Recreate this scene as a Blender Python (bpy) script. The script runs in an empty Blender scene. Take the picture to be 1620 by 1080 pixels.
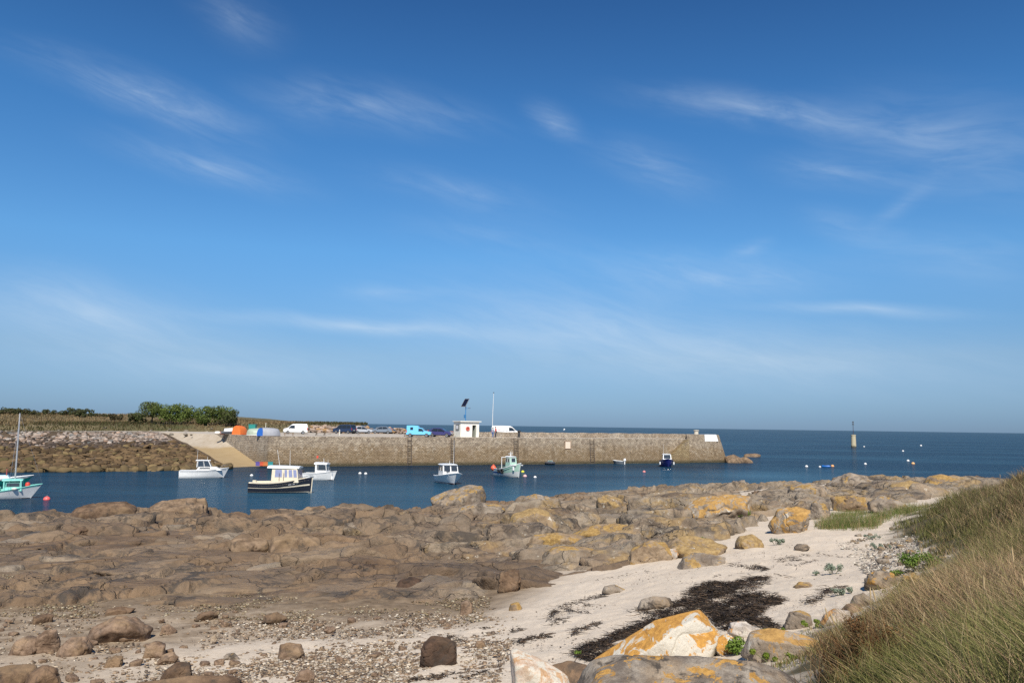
import bpy, bmesh, math, random
import numpy as np
from mathutils import Vector, Matrix, Quaternion

random.seed(7)
rng = np.random.default_rng(7)
scene = bpy.context.scene
COL = scene.collection
R = math.radians

# ------------------------------------------------------------------ camera, sky, sun, exposure
CAM_H = 6.3                       # eye height above the water (z = 0)
FPX = 1308.0                      # focal length in pixels of the 1620 px wide photograph
PITCH, ROLL = R(5.82), R(0.81)
_F = Vector((0, math.cos(PITCH), math.sin(PITCH)))
_U = Vector((0, -math.sin(PITCH), math.cos(PITCH)))
_X = Vector((1, 0, 0))
CR = math.cos(ROLL) * _X + math.sin(ROLL) * _U
CU = -math.sin(ROLL) * _X + math.cos(ROLL) * _U
cam_data = bpy.data.cameras.new('camera')
cam_data.sensor_width = 22.3
cam_data.lens = FPX / 1620 * 22.3
cam_data.clip_start = 0.1
cam_data.clip_end = 80000
cam = bpy.data.objects.new('camera', cam_data)
COL.objects.link(cam)
m = Matrix((CR, CU, -_F)).transposed().to_4x4()
m.translation = (0, 0, CAM_H)
cam.matrix_world = m
scene.camera = cam

SUN_EL, SUN_AZ = R(46), R(175)    # azimuth clockwise from +Y (behind the camera, a little to the right)
sun_dir = Vector((math.sin(SUN_AZ) * math.cos(SUN_EL), math.cos(SUN_AZ) * math.cos(SUN_EL), math.sin(SUN_EL)))
sl = bpy.data.lights.new('sun', 'SUN')
sl.energy = 5.0
sl.angle = R(0.5)
sl.color = (1.0, 0.935, 0.83)
so = bpy.data.objects.new('sun', sl)
COL.objects.link(so)
so.rotation_euler = sun_dir.to_track_quat('Z', 'Y').to_euler()
so.location = (20, -60, 80)

scene.view_settings.view_transform = 'Standard'
scene.view_settings.look = 'None'
scene.view_settings.gamma = 1
scene.view_settings.use_curve_mapping = False
scene.view_settings.exposure = 0.35
scene.cycles.use_denoising = False
scene.cycles.max_bounces = 6
scene.cycles.diffuse_bounces = 3
scene.cycles.glossy_bounces = 3
scene.cycles.transmission_bounces = 3

def ray(px, py):
    return (_F + CR * ((px - 810) / FPX) + CU * ((540 - py) / FPX)).normalized()

def at(px, py, z=0.0):            # where the line of sight through a photo pixel meets the level z
    d = ray(px, py)
    t = (z - CAM_H) / d.z
    return Vector((d.x * t, d.y * t, z))

world = bpy.data.worlds.new('World')
scene.world = world
world.use_nodes = True
WT = world.node_tree
WT.nodes.clear()

class NT:
    """small helper for building node trees"""
    def __init__(s, tree): s.t = tree
    def n(s, kind, **kw):
        nd = s.t.nodes.new(kind)
        for k, v in kw.items():
            if k.startswith('i_'):
                nd.inputs[k[2:].replace('_', ' ')].default_value = v
            else:
                setattr(nd, k, v)
        return nd
    def l(s, a, b): s.t.links.new(a, b)
    def setin(s, sock, v):
        if hasattr(v, 'is_output') or isinstance(v, bpy.types.NodeSocket): s.l(v, sock)
        else: sock.default_value = v
    def math(s, op, a, b=None, c=None, clamp=False):
        nd = s.n('ShaderNodeMath', operation=op, use_clamp=clamp)
        s.setin(nd.inputs[0], a)
        if b is not None: s.setin(nd.inputs[1], b)
        if c is not None: s.setin(nd.inputs[2], c)
        return nd.outputs[0]
    def vmath(s, op, a, b=None):
        nd = s.n('ShaderNodeVectorMath', operation=op)
        s.setin(nd.inputs[0], a)
        if b is not None: s.setin(nd.inputs[1], b)
        return nd.outputs['Value'] if op in ('DOT_PRODUCT', 'LENGTH') else nd.outputs[0]
    def noise(s, vec, scale, detail=4, rough=0.55, dist=0.0, out='Fac'):
        nd = s.n('ShaderNodeTexNoise')
        nd.inputs['Scale'].default_value = scale
        nd.inputs['Detail'].default_value = detail
        nd.inputs['Roughness'].default_value = rough
        nd.inputs['Distortion'].default_value = dist
        if vec is not None: s.l(vec, nd.inputs['Vector'])
        return nd.outputs[out]
    def smooth(s, v, a, b, lo=0.0, hi=1.0):
        nd = s.n('ShaderNodeMapRange', interpolation_type='SMOOTHSTEP')
        s.setin(nd.inputs[0], v)
        nd.inputs[1].default_value = a; nd.inputs[2].default_value = b
        nd.inputs[3].default_value = lo; nd.inputs[4].default_value = hi
        return nd.outputs[0]
    def mix(s, f, a, b, mode='MIX'):
        nd = s.n('ShaderNodeMix', data_type='RGBA', blend_type=mode)
        s.setin(nd.inputs[0], f)
        for sock, v in ((nd.inputs[6], a), (nd.inputs[7], b)):
            if isinstance(v, tuple): sock.default_value = (v + (1,))[:4]
            else: s.l(v, sock)
        return nd.outputs[2]
    def ramp(s, f, stops, interp='LINEAR'):
        nd = s.n('ShaderNodeValToRGB')
        cr = nd.color_ramp; cr.interpolation = interp
        while len(cr.elements) < len(stops): cr.elements.new(0.5)
        for e, (p, c) in zip(cr.elements, stops):
            e.position = p; e.color = (c + (1,))[:4]
        s.setin(nd.inputs[0], f)
        return nd.outputs[0]

def build_world():
    w = NT(WT)
    sky = w.n('ShaderNodeTexSky', sky_type='NISHITA', sun_disc=False)
    sky.sun_elevation = SUN_EL
    sky.sun_rotation = SUN_AZ
    sky.altitude = 0; sky.air_density = 1.0; sky.dust_density = 0.35; sky.ozone_density = 2.2
    tc = w.n('ShaderNodeTexCoord').outputs['Generated']
    sep = w.n('ShaderNodeSeparateXYZ'); w.l(tc, sep.inputs[0])
    # clear September air: deeper blue overhead, grey-blue low down
    tint = w.ramp(sep.outputs[2], SKY_TINT)
    col = w.mix(1.0, sky.outputs[0], tint, 'MULTIPLY')
    # slow warp and fibre pattern shared by all the wisps
    wv = w.vmath('SUBTRACT', w.noise(tc, 4.0, 2, out='Color'), (0.5, 0.5, 0.5))
    wmul = w.n('ShaderNodeVectorMath', operation='MULTIPLY_ADD'); w.l(wv, wmul.inputs[0])
    wmul.inputs[1].default_value = (0.08, 0.0, 0.04); w.l(tc, wmul.inputs[2])
    wp = wmul.outputs[0]
    fm = w.n('ShaderNodeMapping', vector_type='TEXTURE'); w.l(wp, fm.inputs[0])
    fm.inputs['Rotation'].default_value = (0, R(15), 0); fm.inputs['Scale'].default_value = (0.12, 0.5, 0.026)
    tex = w.smooth(w.noise(fm.outputs[0], 1.6, 7, 0.60, 0.35), 0.22, 0.82, 0.12, 1.0)
    lowz = w.smooth(sep.outputs[2], 0.24, 0.10, 0.0, 0.6)
    tex = w.math('ADD', w.math('MULTIPLY', tex, w.math('SUBTRACT', 1.0, lowz)), w.math('MULTIPLY', lowz, 0.58))     # the low veil is smoother
    total = None
    for (x0, y0, x1, y1, wid, op, bend, k) in CIRRUS:
        a = ray(x0, y0); b = ray(x1, y1)
        c = (a + b).normalized(); t = b - a; la = t.length / 2 * 1.75; t = (t - c * t.dot(c)).normalized()
        n = c.cross(t).normalized()
        mp = w.n('ShaderNodeMapping', vector_type='TEXTURE'); w.l(wp, mp.inputs[0])
        mp.inputs['Location'].default_value = c
        mp.inputs['Rotation'].default_value = Matrix((t, n, c)).transposed().to_euler()
        mp.inputs['Scale'].default_value = (la, wid / FPX * 1.9, 1.0)
        gr = w.n('ShaderNodeTexGradient', gradient_type='QUADRATIC_SPHERE'); w.l(mp.outputs[0], gr.inputs[0])
        total = w.math('MULTIPLY_ADD', gr.outputs['Fac'], op * 1.05, total if total is not None else 0.0)
    total = w.math('MULTIPLY', total, tex)
    total = w.math('MINIMUM', total, 0.8)
    col = w.mix(total, col, CLOUD_COL)
    bg = w.n('ShaderNodeBackground'); bg.inputs[1].default_value = SKY_STR
    w.l(col, bg.inputs[0])
    out = w.n('ShaderNodeOutputWorld'); w.l(bg.outputs[0], out.inputs[0])

SKY_STR = 0.079
CLOUD_COL = (6.6, 7.8, 9.0)
SKY_TINT = [(0.0, (.31, .50, .95)), (.012, (.316, .51, .95)), (.081, (.47, .644, .90)), (.201, (.50, .90, 1.2)), (.348, (.36, .81, 1.18)), (.47, (.266, .617, .97)), (1.0, (.25, .58, .93))]
# cirrus wisps: two ends (as directions), half width, opacity, bend, seed
CIRRUS = [(30, 80, 400, 205, 26, .50, .3, 1), (300, 0, 450, 60, 30, .24, 0, 2), (180, 220, 480, 290, 24, .34, .3, 3),
          (420, 150, 770, 200, 32, .34, .5, 4), (600, 280, 860, 335, 24, .22, 0, 5), (850, 165, 925, 215, 20, .38, 0, 6),
          (1030, 150, 1420, 200, 22, .44, .5, 7), (1330, 190, 1680, 270, 60, .30, .2, 8), (950, 235, 1130, 290, 30, .26, .4, 9),
          (1230, 262, 1430, 285, 22, .28, 0, 10), (-120, 478, 380, 525, 46, .66, .2, 11), (370, 495, 790, 533, 12, .70, .3, 12),
          (620, 495, 1240, 555, 64, .58, .1, 13), (1230, 487, 1540, 505, 9, .66, .1, 14), (930, 420, 1340, 445, 34, .40, -.6, 15),
          (1290, 345, 1440, 385, 20, .24, -.2, 16), (540, 455, 680, 465, 12, .24, 0, 17), (860, 560, 1720, 592, 46, .50, 0, 18),
          (1150, 395, 1220, 380, 12, .24, 0, 19), (-60, 560, 700, 596, 38, .40, 0, 20), (1380, 400, 1680, 440, 36, .24, 0, 21),
          (1395, 365, 1480, 290, 12, .2, 0, 22), (650, 360, 920, 400, 28, .14, 0, 23)]
build_world()

# ------------------------------------------------------------------ numeric noise
def _h(ix, iy, iz, seed):
    n = (ix * 374761393 + iy * 668265263 + iz * 1442695041 + seed * 1274126177) & 0xffffffff
    n = ((n ^ (n >> 13)) * 1274126177) & 0xffffffff
    n = ((n ^ (n >> 15)) * 2246822519) & 0xffffffff
    return ((n ^ (n >> 16)) & 0xffff) / 65535.0

def vnoise(p, seed=0):
    i = np.floor(p).astype(np.int64); f = p - i
    f = f * f * f * (f * (f * 6 - 15) + 10)
    x, y, z = i[:, 0], i[:, 1], i[:, 2]
    fx, fy, fz = f[:, 0], f[:, 1], f[:, 2]
    r = 0
    for dx in (0, 1):
        wx = fx if dx else 1 - fx
        for dy in (0, 1):
            wy = fy if dy else 1 - fy
            for dz in (0, 1):
                wz = fz if dz else 1 - fz
                r = r + wx * wy * wz * _h(x + dx, y + dy, z + dz, seed)
    return r * 2 - 1

def fbm(p, scale=1.0, octs=4, seed=0, gain=0.5):
    p = np.asarray(p, float)
    if p.shape[1] == 2: p = np.column_stack([p, np.zeros(len(p))])
    a, r, s = 1.0, 0.0, scale
    for o in range(octs):
        r = r + a * vnoise(p * s + o * 17.3, seed + o)
        a *= gain; s *= 2.03
    return r

def sstep(x, a, b):
    t = np.clip((x - a) / (b - a), 0, 1)
    return t * t * (3 - 2 * t)

def voro(a, b, seed):
    """2D cells: nearest and second distance, two random values of both, offsets from both centres"""
    ia, ib = np.floor(a).astype(np.int64), np.floor(b).astype(np.int64)
    F1 = np.full(a.shape, 9.0); F2 = np.full(a.shape, 9.0)
    r1 = np.zeros(a.shape + (5,)); r2 = np.zeros(a.shape + (5,))
    for da in (-1, 0, 1):
        for db in (-1, 0, 1):
            ca, cb = ia + da, ib + db
            o = np.zeros_like(ca)
            ox = ca + 0.12 + 0.76 * _h(ca, cb, o, seed); oy = cb + 0.12 + 0.76 * _h(ca, cb, o, seed + 51)
            d = np.hypot(a - ox, b - oy)
            info = np.stack([_h(ca, cb, o, seed + 7), _h(ca, cb, o, seed + 13), _h(ca, cb, o, seed + 29), a - ox, b - oy], -1)
            near = d < F1
            sec = (~near) & (d < F2)
            F2 = np.where(near, F1, np.where(sec, d, F2))
            r2 = np.where(near[..., None], r1, np.where(sec[..., None], info, r2))
            F1 = np.where(near, d, F1)
            r1 = np.where(near[..., None], info, r1)
    return F1, F2, r1, r2

# ------------------------------------------------------------------ scene helpers
def tag(o, label=None, cat=None, group=None, kind=None):
    if label: o['label'] = label
    if cat: o['category'] = cat
    if group: o['group'] = group
    if kind: o['kind'] = kind
    return o

def mesh_np(name, verts, faces, mats=(), smooth=True, parent=None, attrs=None, loops=None):
    """mesh object from arrays; faces (n, k) of equal size"""
    verts = np.ascontiguousarray(verts, np.float32); faces = np.ascontiguousarray(faces, np.int32)
    me = bpy.data.meshes.new(name)
    nf, k = faces.shape
    me.vertices.add(len(verts)); me.vertices.foreach_set('co', verts.ravel())
    me.loops.add(nf * k); me.loops.foreach_set('vertex_index', faces.ravel())
    me.polygons.add(nf)
    me.polygons.foreach_set('loop_start', np.arange(0, nf * k, k, dtype=np.int32))
    if smooth: me.polygons.foreach_set('use_smooth', np.ones(nf, bool))
    for nm, v in (attrs or {}).items():
        v = np.asarray(v, np.float32)
        if v.ndim == 1:
            at_ = me.attributes.new(nm, 'FLOAT', 'POINT'); at_.data.foreach_set('value', v)
        else:
            at_ = me.attributes.new(nm, 'FLOAT_COLOR', 'POINT')
            if v.shape[1] == 3: v = np.column_stack([v, np.ones(len(v), np.float32)])
            at_.data.foreach_set('color', np.ascontiguousarray(v, np.float32).ravel())
    for mt in (mats if isinstance(mats, (list, tuple)) else [mats]): me.materials.append(mt)
    me.update(calc_edges=True); me.validate()
    o = bpy.data.objects.new(name, me)
    COL.objects.link(o)
    if parent: o.parent = parent
    return o

def empty(name, loc, rz=0.0):
    o = bpy.data.objects.new(name, None)
    o.empty_display_size = 0.2
    COL.objects.link(o)
    o.location = loc; o.rotation_euler = (0, 0, rz)
    return o

def copy_tree(o, parent=None):
    c = o.copy(); COL.objects.link(c)
    if parent: c.parent = parent
    for ch in list(o.children): copy_tree(ch, c)
    return c

class MB:
    """collects shapes and links them as one mesh object"""
    def __init__(s): s.v = []; s.f = []; s.uv = None
    def add(s, vs, fs):
        b = len(s.v); s.v += [tuple(v) for v in vs]; s.f += [tuple(b + i for i in f) for f in fs]
        return s
    def box(s, c, d, rz=0.0, taper=(1, 1), tilt=None):
        x, y, z = d[0] / 2, d[1] / 2, d[2] / 2
        vs = [Vector((sx * x * (taper[0] if sz > 0 else 1), sy * y * (taper[1] if sz > 0 else 1), sz * z)) for sz in (-1, 1) for sx, sy in ((-1, -1), (1, -1), (1, 1), (-1, 1))]
        m_ = Matrix.Rotation(rz, 3, 'Z')
        if tilt: m_ = m_ @ tilt
        return s.add([m_ @ v + Vector(c) for v in vs], [(3, 2, 1, 0), (4, 5, 6, 7), (0, 1, 5, 4), (1, 2, 6, 5), (2, 3, 7, 6), (3, 0, 4, 7)])
    def tube(s, pts, r, n=8, r2=None, cap=True):
        pts = [Vector(p) for p in pts]; rings = []
        for i, p in enumerate(pts):
            t = (pts[min(i + 1, len(pts) - 1)] - pts[max(i - 1, 0)]).normalized()
            u = t.orthogonal().normalized() if i == 0 else (u - t * u.dot(t)).normalized()
            v = t.cross(u)
            k = i / max(len(pts) - 1, 1)
            rr = r[i] if isinstance(r, (list, tuple)) else (r if r2 is None else r + (r2 - r) * k)
            rings.append([p + (u * math.cos(a) + v * math.sin(a)) * rr for a in [2 * math.pi * j / n for j in range(n)]])
        return s.loft(rings, True, cap)
    def loft(s, rings, closed=True, cap=True):
        n = len(rings[0]); vs = [v for r in rings for v in r]; fs = []
        for i in range(len(rings) - 1):
            for j in range(n if closed else n - 1):
                a, b = i * n + j, i * n + (j + 1) % n
                fs.append((a, b, b + n, a + n))
        if cap and closed:
            fs.append(tuple(range(n))[::-1]); fs.append(tuple((len(rings) - 1) * n + j for j in range(n)))
        return s.add(vs, fs)
    def lathe(s, prof, c=(0, 0, 0), n=16, axis='Z'):
        rings = []
        for r, h in prof:
            ring = []
            for j in range(n):
                a = 2 * math.pi * j / n
                p = (r * math.cos(a), r * math.sin(a), h)
                if axis == 'Y': p = (p[0], p[2], p[1])
                if axis == 'X': p = (p[2], p[0], p[1])
                ring.append(Vector(p) + Vector(c))
            rings.append(ring)
        return s.loft(rings)
    def prism(s, poly, y0, y1):      # polygon in x,z pushed along y
        n = len(poly)
        vs = [(x, y0, z) for x, z in poly] + [(x, y1, z) for x, z in poly]
        return s.add(vs, [tuple(range(n)), tuple(range(n, 2 * n))[::-1]] + [(i, i + n, (i + 1) % n + n, (i + 1) % n) for i in range(n)])
    def slab(s, quad, th):           # four points given thickness along their normal
        q = [Vector(p) for p in quad]
        n = (q[1] - q[0]).cross(q[2] - q[0]).normalized() * th
        k = len(q)
        return s.add(q + [p + n for p in q], [tuple(range(k))[::-1], tuple(range(k, 2 * k))] + [(i, (i + 1) % k, (i + 1) % k + k, i + k) for i in range(k)])
    def build(s, name, mat, parent=None, smooth=False, bevel=0.0, sub=0, angle=40):
        me = bpy.data.meshes.new(name)
        me.from_pydata([tuple(v) for v in s.v], [], s.f)
        bm = bmesh.new(); bm.from_mesh(me)
        bmesh.ops.recalc_face_normals(bm, faces=bm.faces)
        if bevel: bmesh.ops.bevel(bm, geom=[e for e in bm.edges if e.is_manifold and e.calc_face_angle(0) > 0.5], offset=bevel, segments=2, affect='EDGES', profile=0.6)
        bm.to_mesh(me); bm.free()
        me.materials.append(mat)
        if smooth:
            for p in me.polygons: p.use_smooth = True
            me.set_sharp_from_angle(angle=R(angle))
        o = bpy.data.objects.new(name, me); COL.objects.link(o)
        if sub:
            md = o.modifiers.new('sub', 'SUBSURF'); md.levels = md.render_levels = sub
        if parent: o.parent = parent
        return o

def face_yaw(p, ang):
    """rotation about z for a thing at p whose own +x should point to the right of the view (ang 0), turned by ang degrees"""
    return -math.atan2(p.x, p.y) + R(ang)

# ------------------------------------------------------------------ simple materials
_MC = {}
def paint(name, col, rough=0.45, metal=0.0, var=0.12, spec=0.5, scale=6.0, bump=0.0, dirt=0.0):
    if name in _MC: return _MC[name]
    mt = bpy.data.materials.new(name); mt.use_nodes = True
    n = NT(mt.node_tree); b = mt.node_tree.nodes['Principled BSDF']
    tc = n.n('ShaderNodeTexCoord').outputs['Object']
    f = n.noise(tc, scale, 4)
    dark = tuple(c * (1 - var * 2.2) for c in col); lite = tuple(min(1, c * (1 + var)) for c in col)
    c = n.mix(f, dark, lite)
    if dirt:
        mp = n.n('ShaderNodeMapping'); mp.inputs['Scale'].default_value = (1, 1, 0.25); n.l(tc, mp.inputs[0])
        c = n.mix(n.smooth(n.noise(mp.outputs[0], 5, 5), 0.55, 0.75, 0, dirt), c, (0.16, 0.12, 0.08))
    n.l(c, b.inputs['Base Color'])
    b.inputs['Roughness'].default_value = rough; b.inputs['Metallic'].default_value = metal
    b.inputs['Specular IOR Level'].default_value = spec
    if bump:
        bp = n.n('ShaderNodeBump'); bp.inputs['Strength'].default_value = bump; bp.inputs['Distance'].default_value = 0.02
        n.l(n.noise(tc, scale * 5, 5), bp.inputs['Height']); n.l(bp.outputs[0], b.inputs['Normal'])
    _MC[name] = mt
    return mt

def attr_mat(name, rough=0.8, spec=0.3, trans=0.0, bump=0.0):
    """colour comes from the mesh's own 'tone' attribute"""
    if name in _MC: return _MC[name]
    mt = bpy.data.materials.new(name); mt.use_nodes = True
    n = NT(mt.node_tree); b = mt.node_tree.nodes['Principled BSDF']
    a = n.n('ShaderNodeAttribute', attribute_name='tone')
    n.l(a.outputs['Color'], b.inputs['Base Color'])
    b.inputs['Roughness'].default_value = rough; b.inputs['Specular IOR Level'].default_value = spec
    if trans:
        tr = n.n('ShaderNodeBsdfTranslucent'); n.l(a.outputs['Color'], tr.inputs[0])
        mx = n.n('ShaderNodeMixShader'); mx.inputs[0].default_value = trans
        n.l(b.outputs[0], mx.inputs[1]); n.l(tr.outputs[0], mx.inputs[2])
        n.l(mx.outputs[0], mt.node_tree.nodes['Material Output'].inputs[0])
    if bump:
        bp = n.n('ShaderNodeBump'); bp.inputs['Strength'].default_value = bump; bp.inputs['Distance'].default_value = 0.03
        g = n.n('ShaderNodeNewGeometry')
        n.l(n.noise(g.outputs['Position'], 9, 6), bp.inputs['Height']); n.l(bp.outputs[0], b.inputs['Normal'])
    _MC[name] = mt
    return mt
# ------------------------------------------------------------------ the near shore as one smooth height surface (thin plate through surveyed spots)
SPOTS = [  # photo pixel, height
 (-200,815,0),(0,815,0),(200,812,0),(400,814,0),(560,814,0),(640,806,0),(760,796,0),(900,784,0),(1000,779,0),(1100,775,0),(1200,776,0),
 (-150,850,.75),(0,840,.7),(300,840,.75),(500,840,.8),(700,830,1.0),(850,830,1.25),(1000,810,1.5),(1100,785,1.5),(1340,762,2.3),(1340,790,2.6),(1250,800,2.4),
 (1200,830,2.4),(1500,782,2.9),(1560,763,2.6),
 (-150,900,.8),(0,900,.85),(250,900,.9),(500,900,1.0),(700,900,1.2),(850,880,1.5),(950,860,1.8),(1060,850,2.1),
 (-150,960,1.0),(0,960,1.1),(250,960,1.2),(500,970,1.4),(700,970,1.6),(800,950,1.7),(900,915,1.85),(1000,890,2.1),(1100,860,2.3),
 (-150,1020,1.3),(0,1020,1.4),(300,1020,1.5),(600,1020,1.9),(800,1010,2.2),(950,960,2.3),(1100,930,2.55),(1200,890,2.65),(1300,850,2.8),(1400,830,2.95),
 (-150,1080,1.5),(0,1080,1.6),(300,1080,1.8),(600,1080,2.2),(850,1080,2.6),(1000,1040,2.75),(1150,1010,3.0),(1250,970,3.1),(1330,930,3.15),(1400,890,3.15),
 (0,1250,1.9),(400,1250,2.3),(800,1250,3.1),(1100,1250,3.8),(1000,1500,4.2),(400,1500,3.0),
 (1440,835,3.1),(1463,860,3.2),(1427,933,3.35),(1327,987,3.4),(1247,1060,3.55),(1500,950,3.85),(1620,850,4.3),(1400,1050,4.1),(1600,1070,4.7),
 (1560,800,3.9),(1620,790,4.7),(1620,760,4.85)]
_pts = [(at(px, py, z).x, at(px, py, z).y, z) for px, py, z in SPOTS]
for px, py in ((-200,815),(0,815),(200,812),(400,814),(560,814),(640,806),(760,796),(900,784),(1000,779),(1100,775),(1200,776)):
    p = at(px, py, 0)
    _pts += [(p.x * 1.15, p.y * 1.15, -1.1), (p.x * 1.5, p.y * 1.5, -2.5)]
for px in (1340, 1440, 1540, 1700):
    d = ray(px, 690); d = Vector((d.x, d.y)).normalized()
    for r_, z in ((76, 1.6), (92, 0.0), (108, -1.2), (140, -2.5)): _pts.append((d.x * r_, d.y * r_, z))
_pts += [(0, 0, 4.7), (-5, 2, 4.4), (6, 4, 5.0), (10, 6, 5.3), (20, 17, 5.4), (3, -4, 4.9), (24, 34, 4.2), (30, 40, 3.4), (34, 48, 2.7), (30, 25, 5.0), (42, 44, 3.0), (-16, 6, 2.4)]
_pts = np.array(_pts)

def _uv(x, y):
    d = np.maximum(np.hypot(x, y), 2.0)
    return np.arctan2(x, y) * 1.7, np.log(d)

def _tps_fit(pts, lam):
    u, v = _uv(pts[:, 0], pts[:, 1]); n = len(u)
    d2 = (u[:, None] - u) ** 2 + (v[:, None] - v) ** 2
    K = 0.5 * d2 * np.log(d2 + 1e-12)
    P = np.column_stack([np.ones(n), u, v])
    A = np.block([[K + lam * np.eye(n), P], [P.T, np.zeros((3, 3))]])
    w = np.linalg.solve(A, np.concatenate([pts[:, 2], np.zeros(3)]))
    return u, v, w
_TPS = _tps_fit(_pts, 0.004)

def ground(x, y):
    x = np.atleast_1d(np.asarray(x, float)); y = np.atleast_1d(np.asarray(y, float))
    u, v = _uv(x, y); U, V, w = _TPS; n = len(U)
    r = w[n] + w[n + 1] * u + w[n + 2] * v
    if len(x) < 2000:
        d2 = (u[:, None] - U) ** 2 + (v[:, None] - V) ** 2
        return r + (0.5 * d2 * np.log(d2 + 1e-12)) @ w[:n]
    for i in range(n):
        d2 = (u - U[i]) ** 2 + (v - V[i]) ** 2
        r = r + w[i] * 0.5 * d2 * np.log(d2 + 1e-12)
    return r

def hit(px, py):
    """where the line of sight through a photo pixel meets the near shore"""
    d = ray(px, py)
    t = np.exp(np.linspace(math.log(3), math.log(120), 150))
    for _ in range(2):
        z = CAM_H + d.z * t
        g = ground(d.x * t, d.y * t)
        k = int(np.argmax(z < g))
        if k == 0: return at(px, py, 0.0)
        if _ == 0: t = np.linspace(t[k - 1], t[k], 14)
    a, b = z[k - 1] - g[k - 1], g[k] - z[k]
    tt = t[k - 1] + (t[k] - t[k - 1]) * a / (a + b + 1e-9)
    return Vector((d.x * tt, d.y * tt, CAM_H + d.z * tt))

def dens(poly, step=40):
    out = []
    for (x0, y0), (x1, y1) in zip(poly, poly[1:] + poly[:1]):
        k = max(1, int(math.hypot(x1 - x0, y1 - y0) / step))
        out += [(x0 + (x1 - x0) * i / k, y0 + (y1 - y0) * i / k) for i in range(k)]
    return out

def inside_dist(P, poly):
    """signed distance (positive inside) of points to a polygon, both in metres on the ground"""
    x, y = P[:, 0], P[:, 1]
    ins = np.zeros(len(P), bool); dm = np.full(len(P), 1e9)
    n = len(poly)
    for i in range(n):
        x0, y0 = poly[i]; x1, y1 = poly[(i + 1) % n]
        ex, ey = x1 - x0, y1 - y0
        t = np.clip(((x - x0) * ex + (y - y0) * ey) / (ex * ex + ey * ey + 1e-12), 0, 1)
        dm = np.minimum(dm, np.hypot(x - x0 - t * ex, y - y0 - t * ey))
        c = ((y0 > y) != (y1 > y)) & (x < ex * (y - y0) / (ey + 1e-12) + x0)
        ins ^= c
    return np.where(ins, dm, -dm)

def ground_poly(px, step=40):
    return [(p.x, p.y) for p in (hit(*q) for q in dens(px, step))]

def polar_grid(a0, a1, na, d0, d1, nd, curve=1.0):
    A = np.linspace(R(a0), R(a1), na); D = np.exp(np.linspace(math.log(d0), math.log(d1), nd))
    AA, DD = np.meshgrid(A, D)
    x, y = (np.sin(AA) * DD).ravel(), (np.cos(AA) * DD).ravel()
    i = np.arange(na * nd).reshape(nd, na)
    f = np.stack([i[:-1, :-1], i[:-1, 1:], i[1:, 1:], i[1:, :-1]], -1).reshape(-1, 4)
    return x, y, f

ROCK_PX = [(-200,965),(0,958),(120,955),(250,950),(430,958),(560,962),(690,962),(800,950),(850,930),(900,912),(985,890),(1060,870),(1100,857),(1150,852),(1200,840),(1225,812),(1262,818),(1300,812),
           (1400,800),(1470,792),(1560,772)]
rock_poly = [(p.x, p.y) for p in (hit(*q) for q in ROCK_PX)]
_r = ray(1560, 690); _r2 = ray(1900, 690)
rock_poly += [(_r.x * 66 / _r.y, 66), (_r2.x * 60, 60), (_r2.x * 110, 110), (30, 112), (0, 100), (-60, 75), (-70, 40)]
GRASS_PX = [(1237,1085),(1247,1053),(1290,1020),(1327,987),(1377,960),(1427,933),(1464,909),(1488,890),(1444,866),(1416,839),(1462,806),(1524,785),(1580,770),(1618,748)]
grass_poly = [(p.x, p.y) for p in (hit(*q) for q in GRASS_PX)]
grass_poly += [(22, 34), (34, 40), (46, 30), (30, 0), (8, -8), (-4, -6), (-3, 2.2), (0.6, 4.2), (2.0, 5.6)]

def detail(x, y):
    """fractured granite: blocks of three sizes along the strike, with joints; returns height, joint amount"""
    P = np.column_stack([x, y])
    wx = x + 0.9 * fbm(P, 0.35, 3, 3); wy = y + 0.9 * fbm(P, 0.35, 3, 9)
    th = R(24); a = wx * math.cos(th) + wy * math.sin(th); b = -wx * math.sin(th) + wy * math.cos(th)
    H = np.zeros(len(x)); J = np.zeros(len(x))
    for (sa, sb, seed, amp, tilt, dome, gw, gd, bw) in ((5.5, 3.4, 11, .95, .55, .30, .10, .34, .16), (2.3, 1.5, 23, .46, .42, .20, .06, .16, .10), (.85, .6, 37, .13, .26, .07, .04, .05, .07)):
        F1, F2, r1, r2 = voro(a / sa, b / sb, seed)
        def pl(r): return amp * (r[:, 0] - .5) + tilt * ((r[:, 1] - .5) * r[:, 3] * 1.3 + (r[:, 2] - .62) * r[:, 4] * 1.1)
        w = sstep((F2 - F1) * sb, 0, bw * 2)
        h1, h2 = pl(r1), pl(r2)
        H += (h1 + h2) / 2 * (1 - w) + h1 * w - dome * F1 ** 2
        g = np.exp(-((F2 - F1) * sb / gw) ** 2) * (0.45 + r1[:, 1])
        H -= gd * g; J = np.maximum(J, g)
    H += 0.16 * fbm(P, 0.6, 5, 41) + 0.05 * np.abs(fbm(P, 2.2, 4, 43))
    return H, J

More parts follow.
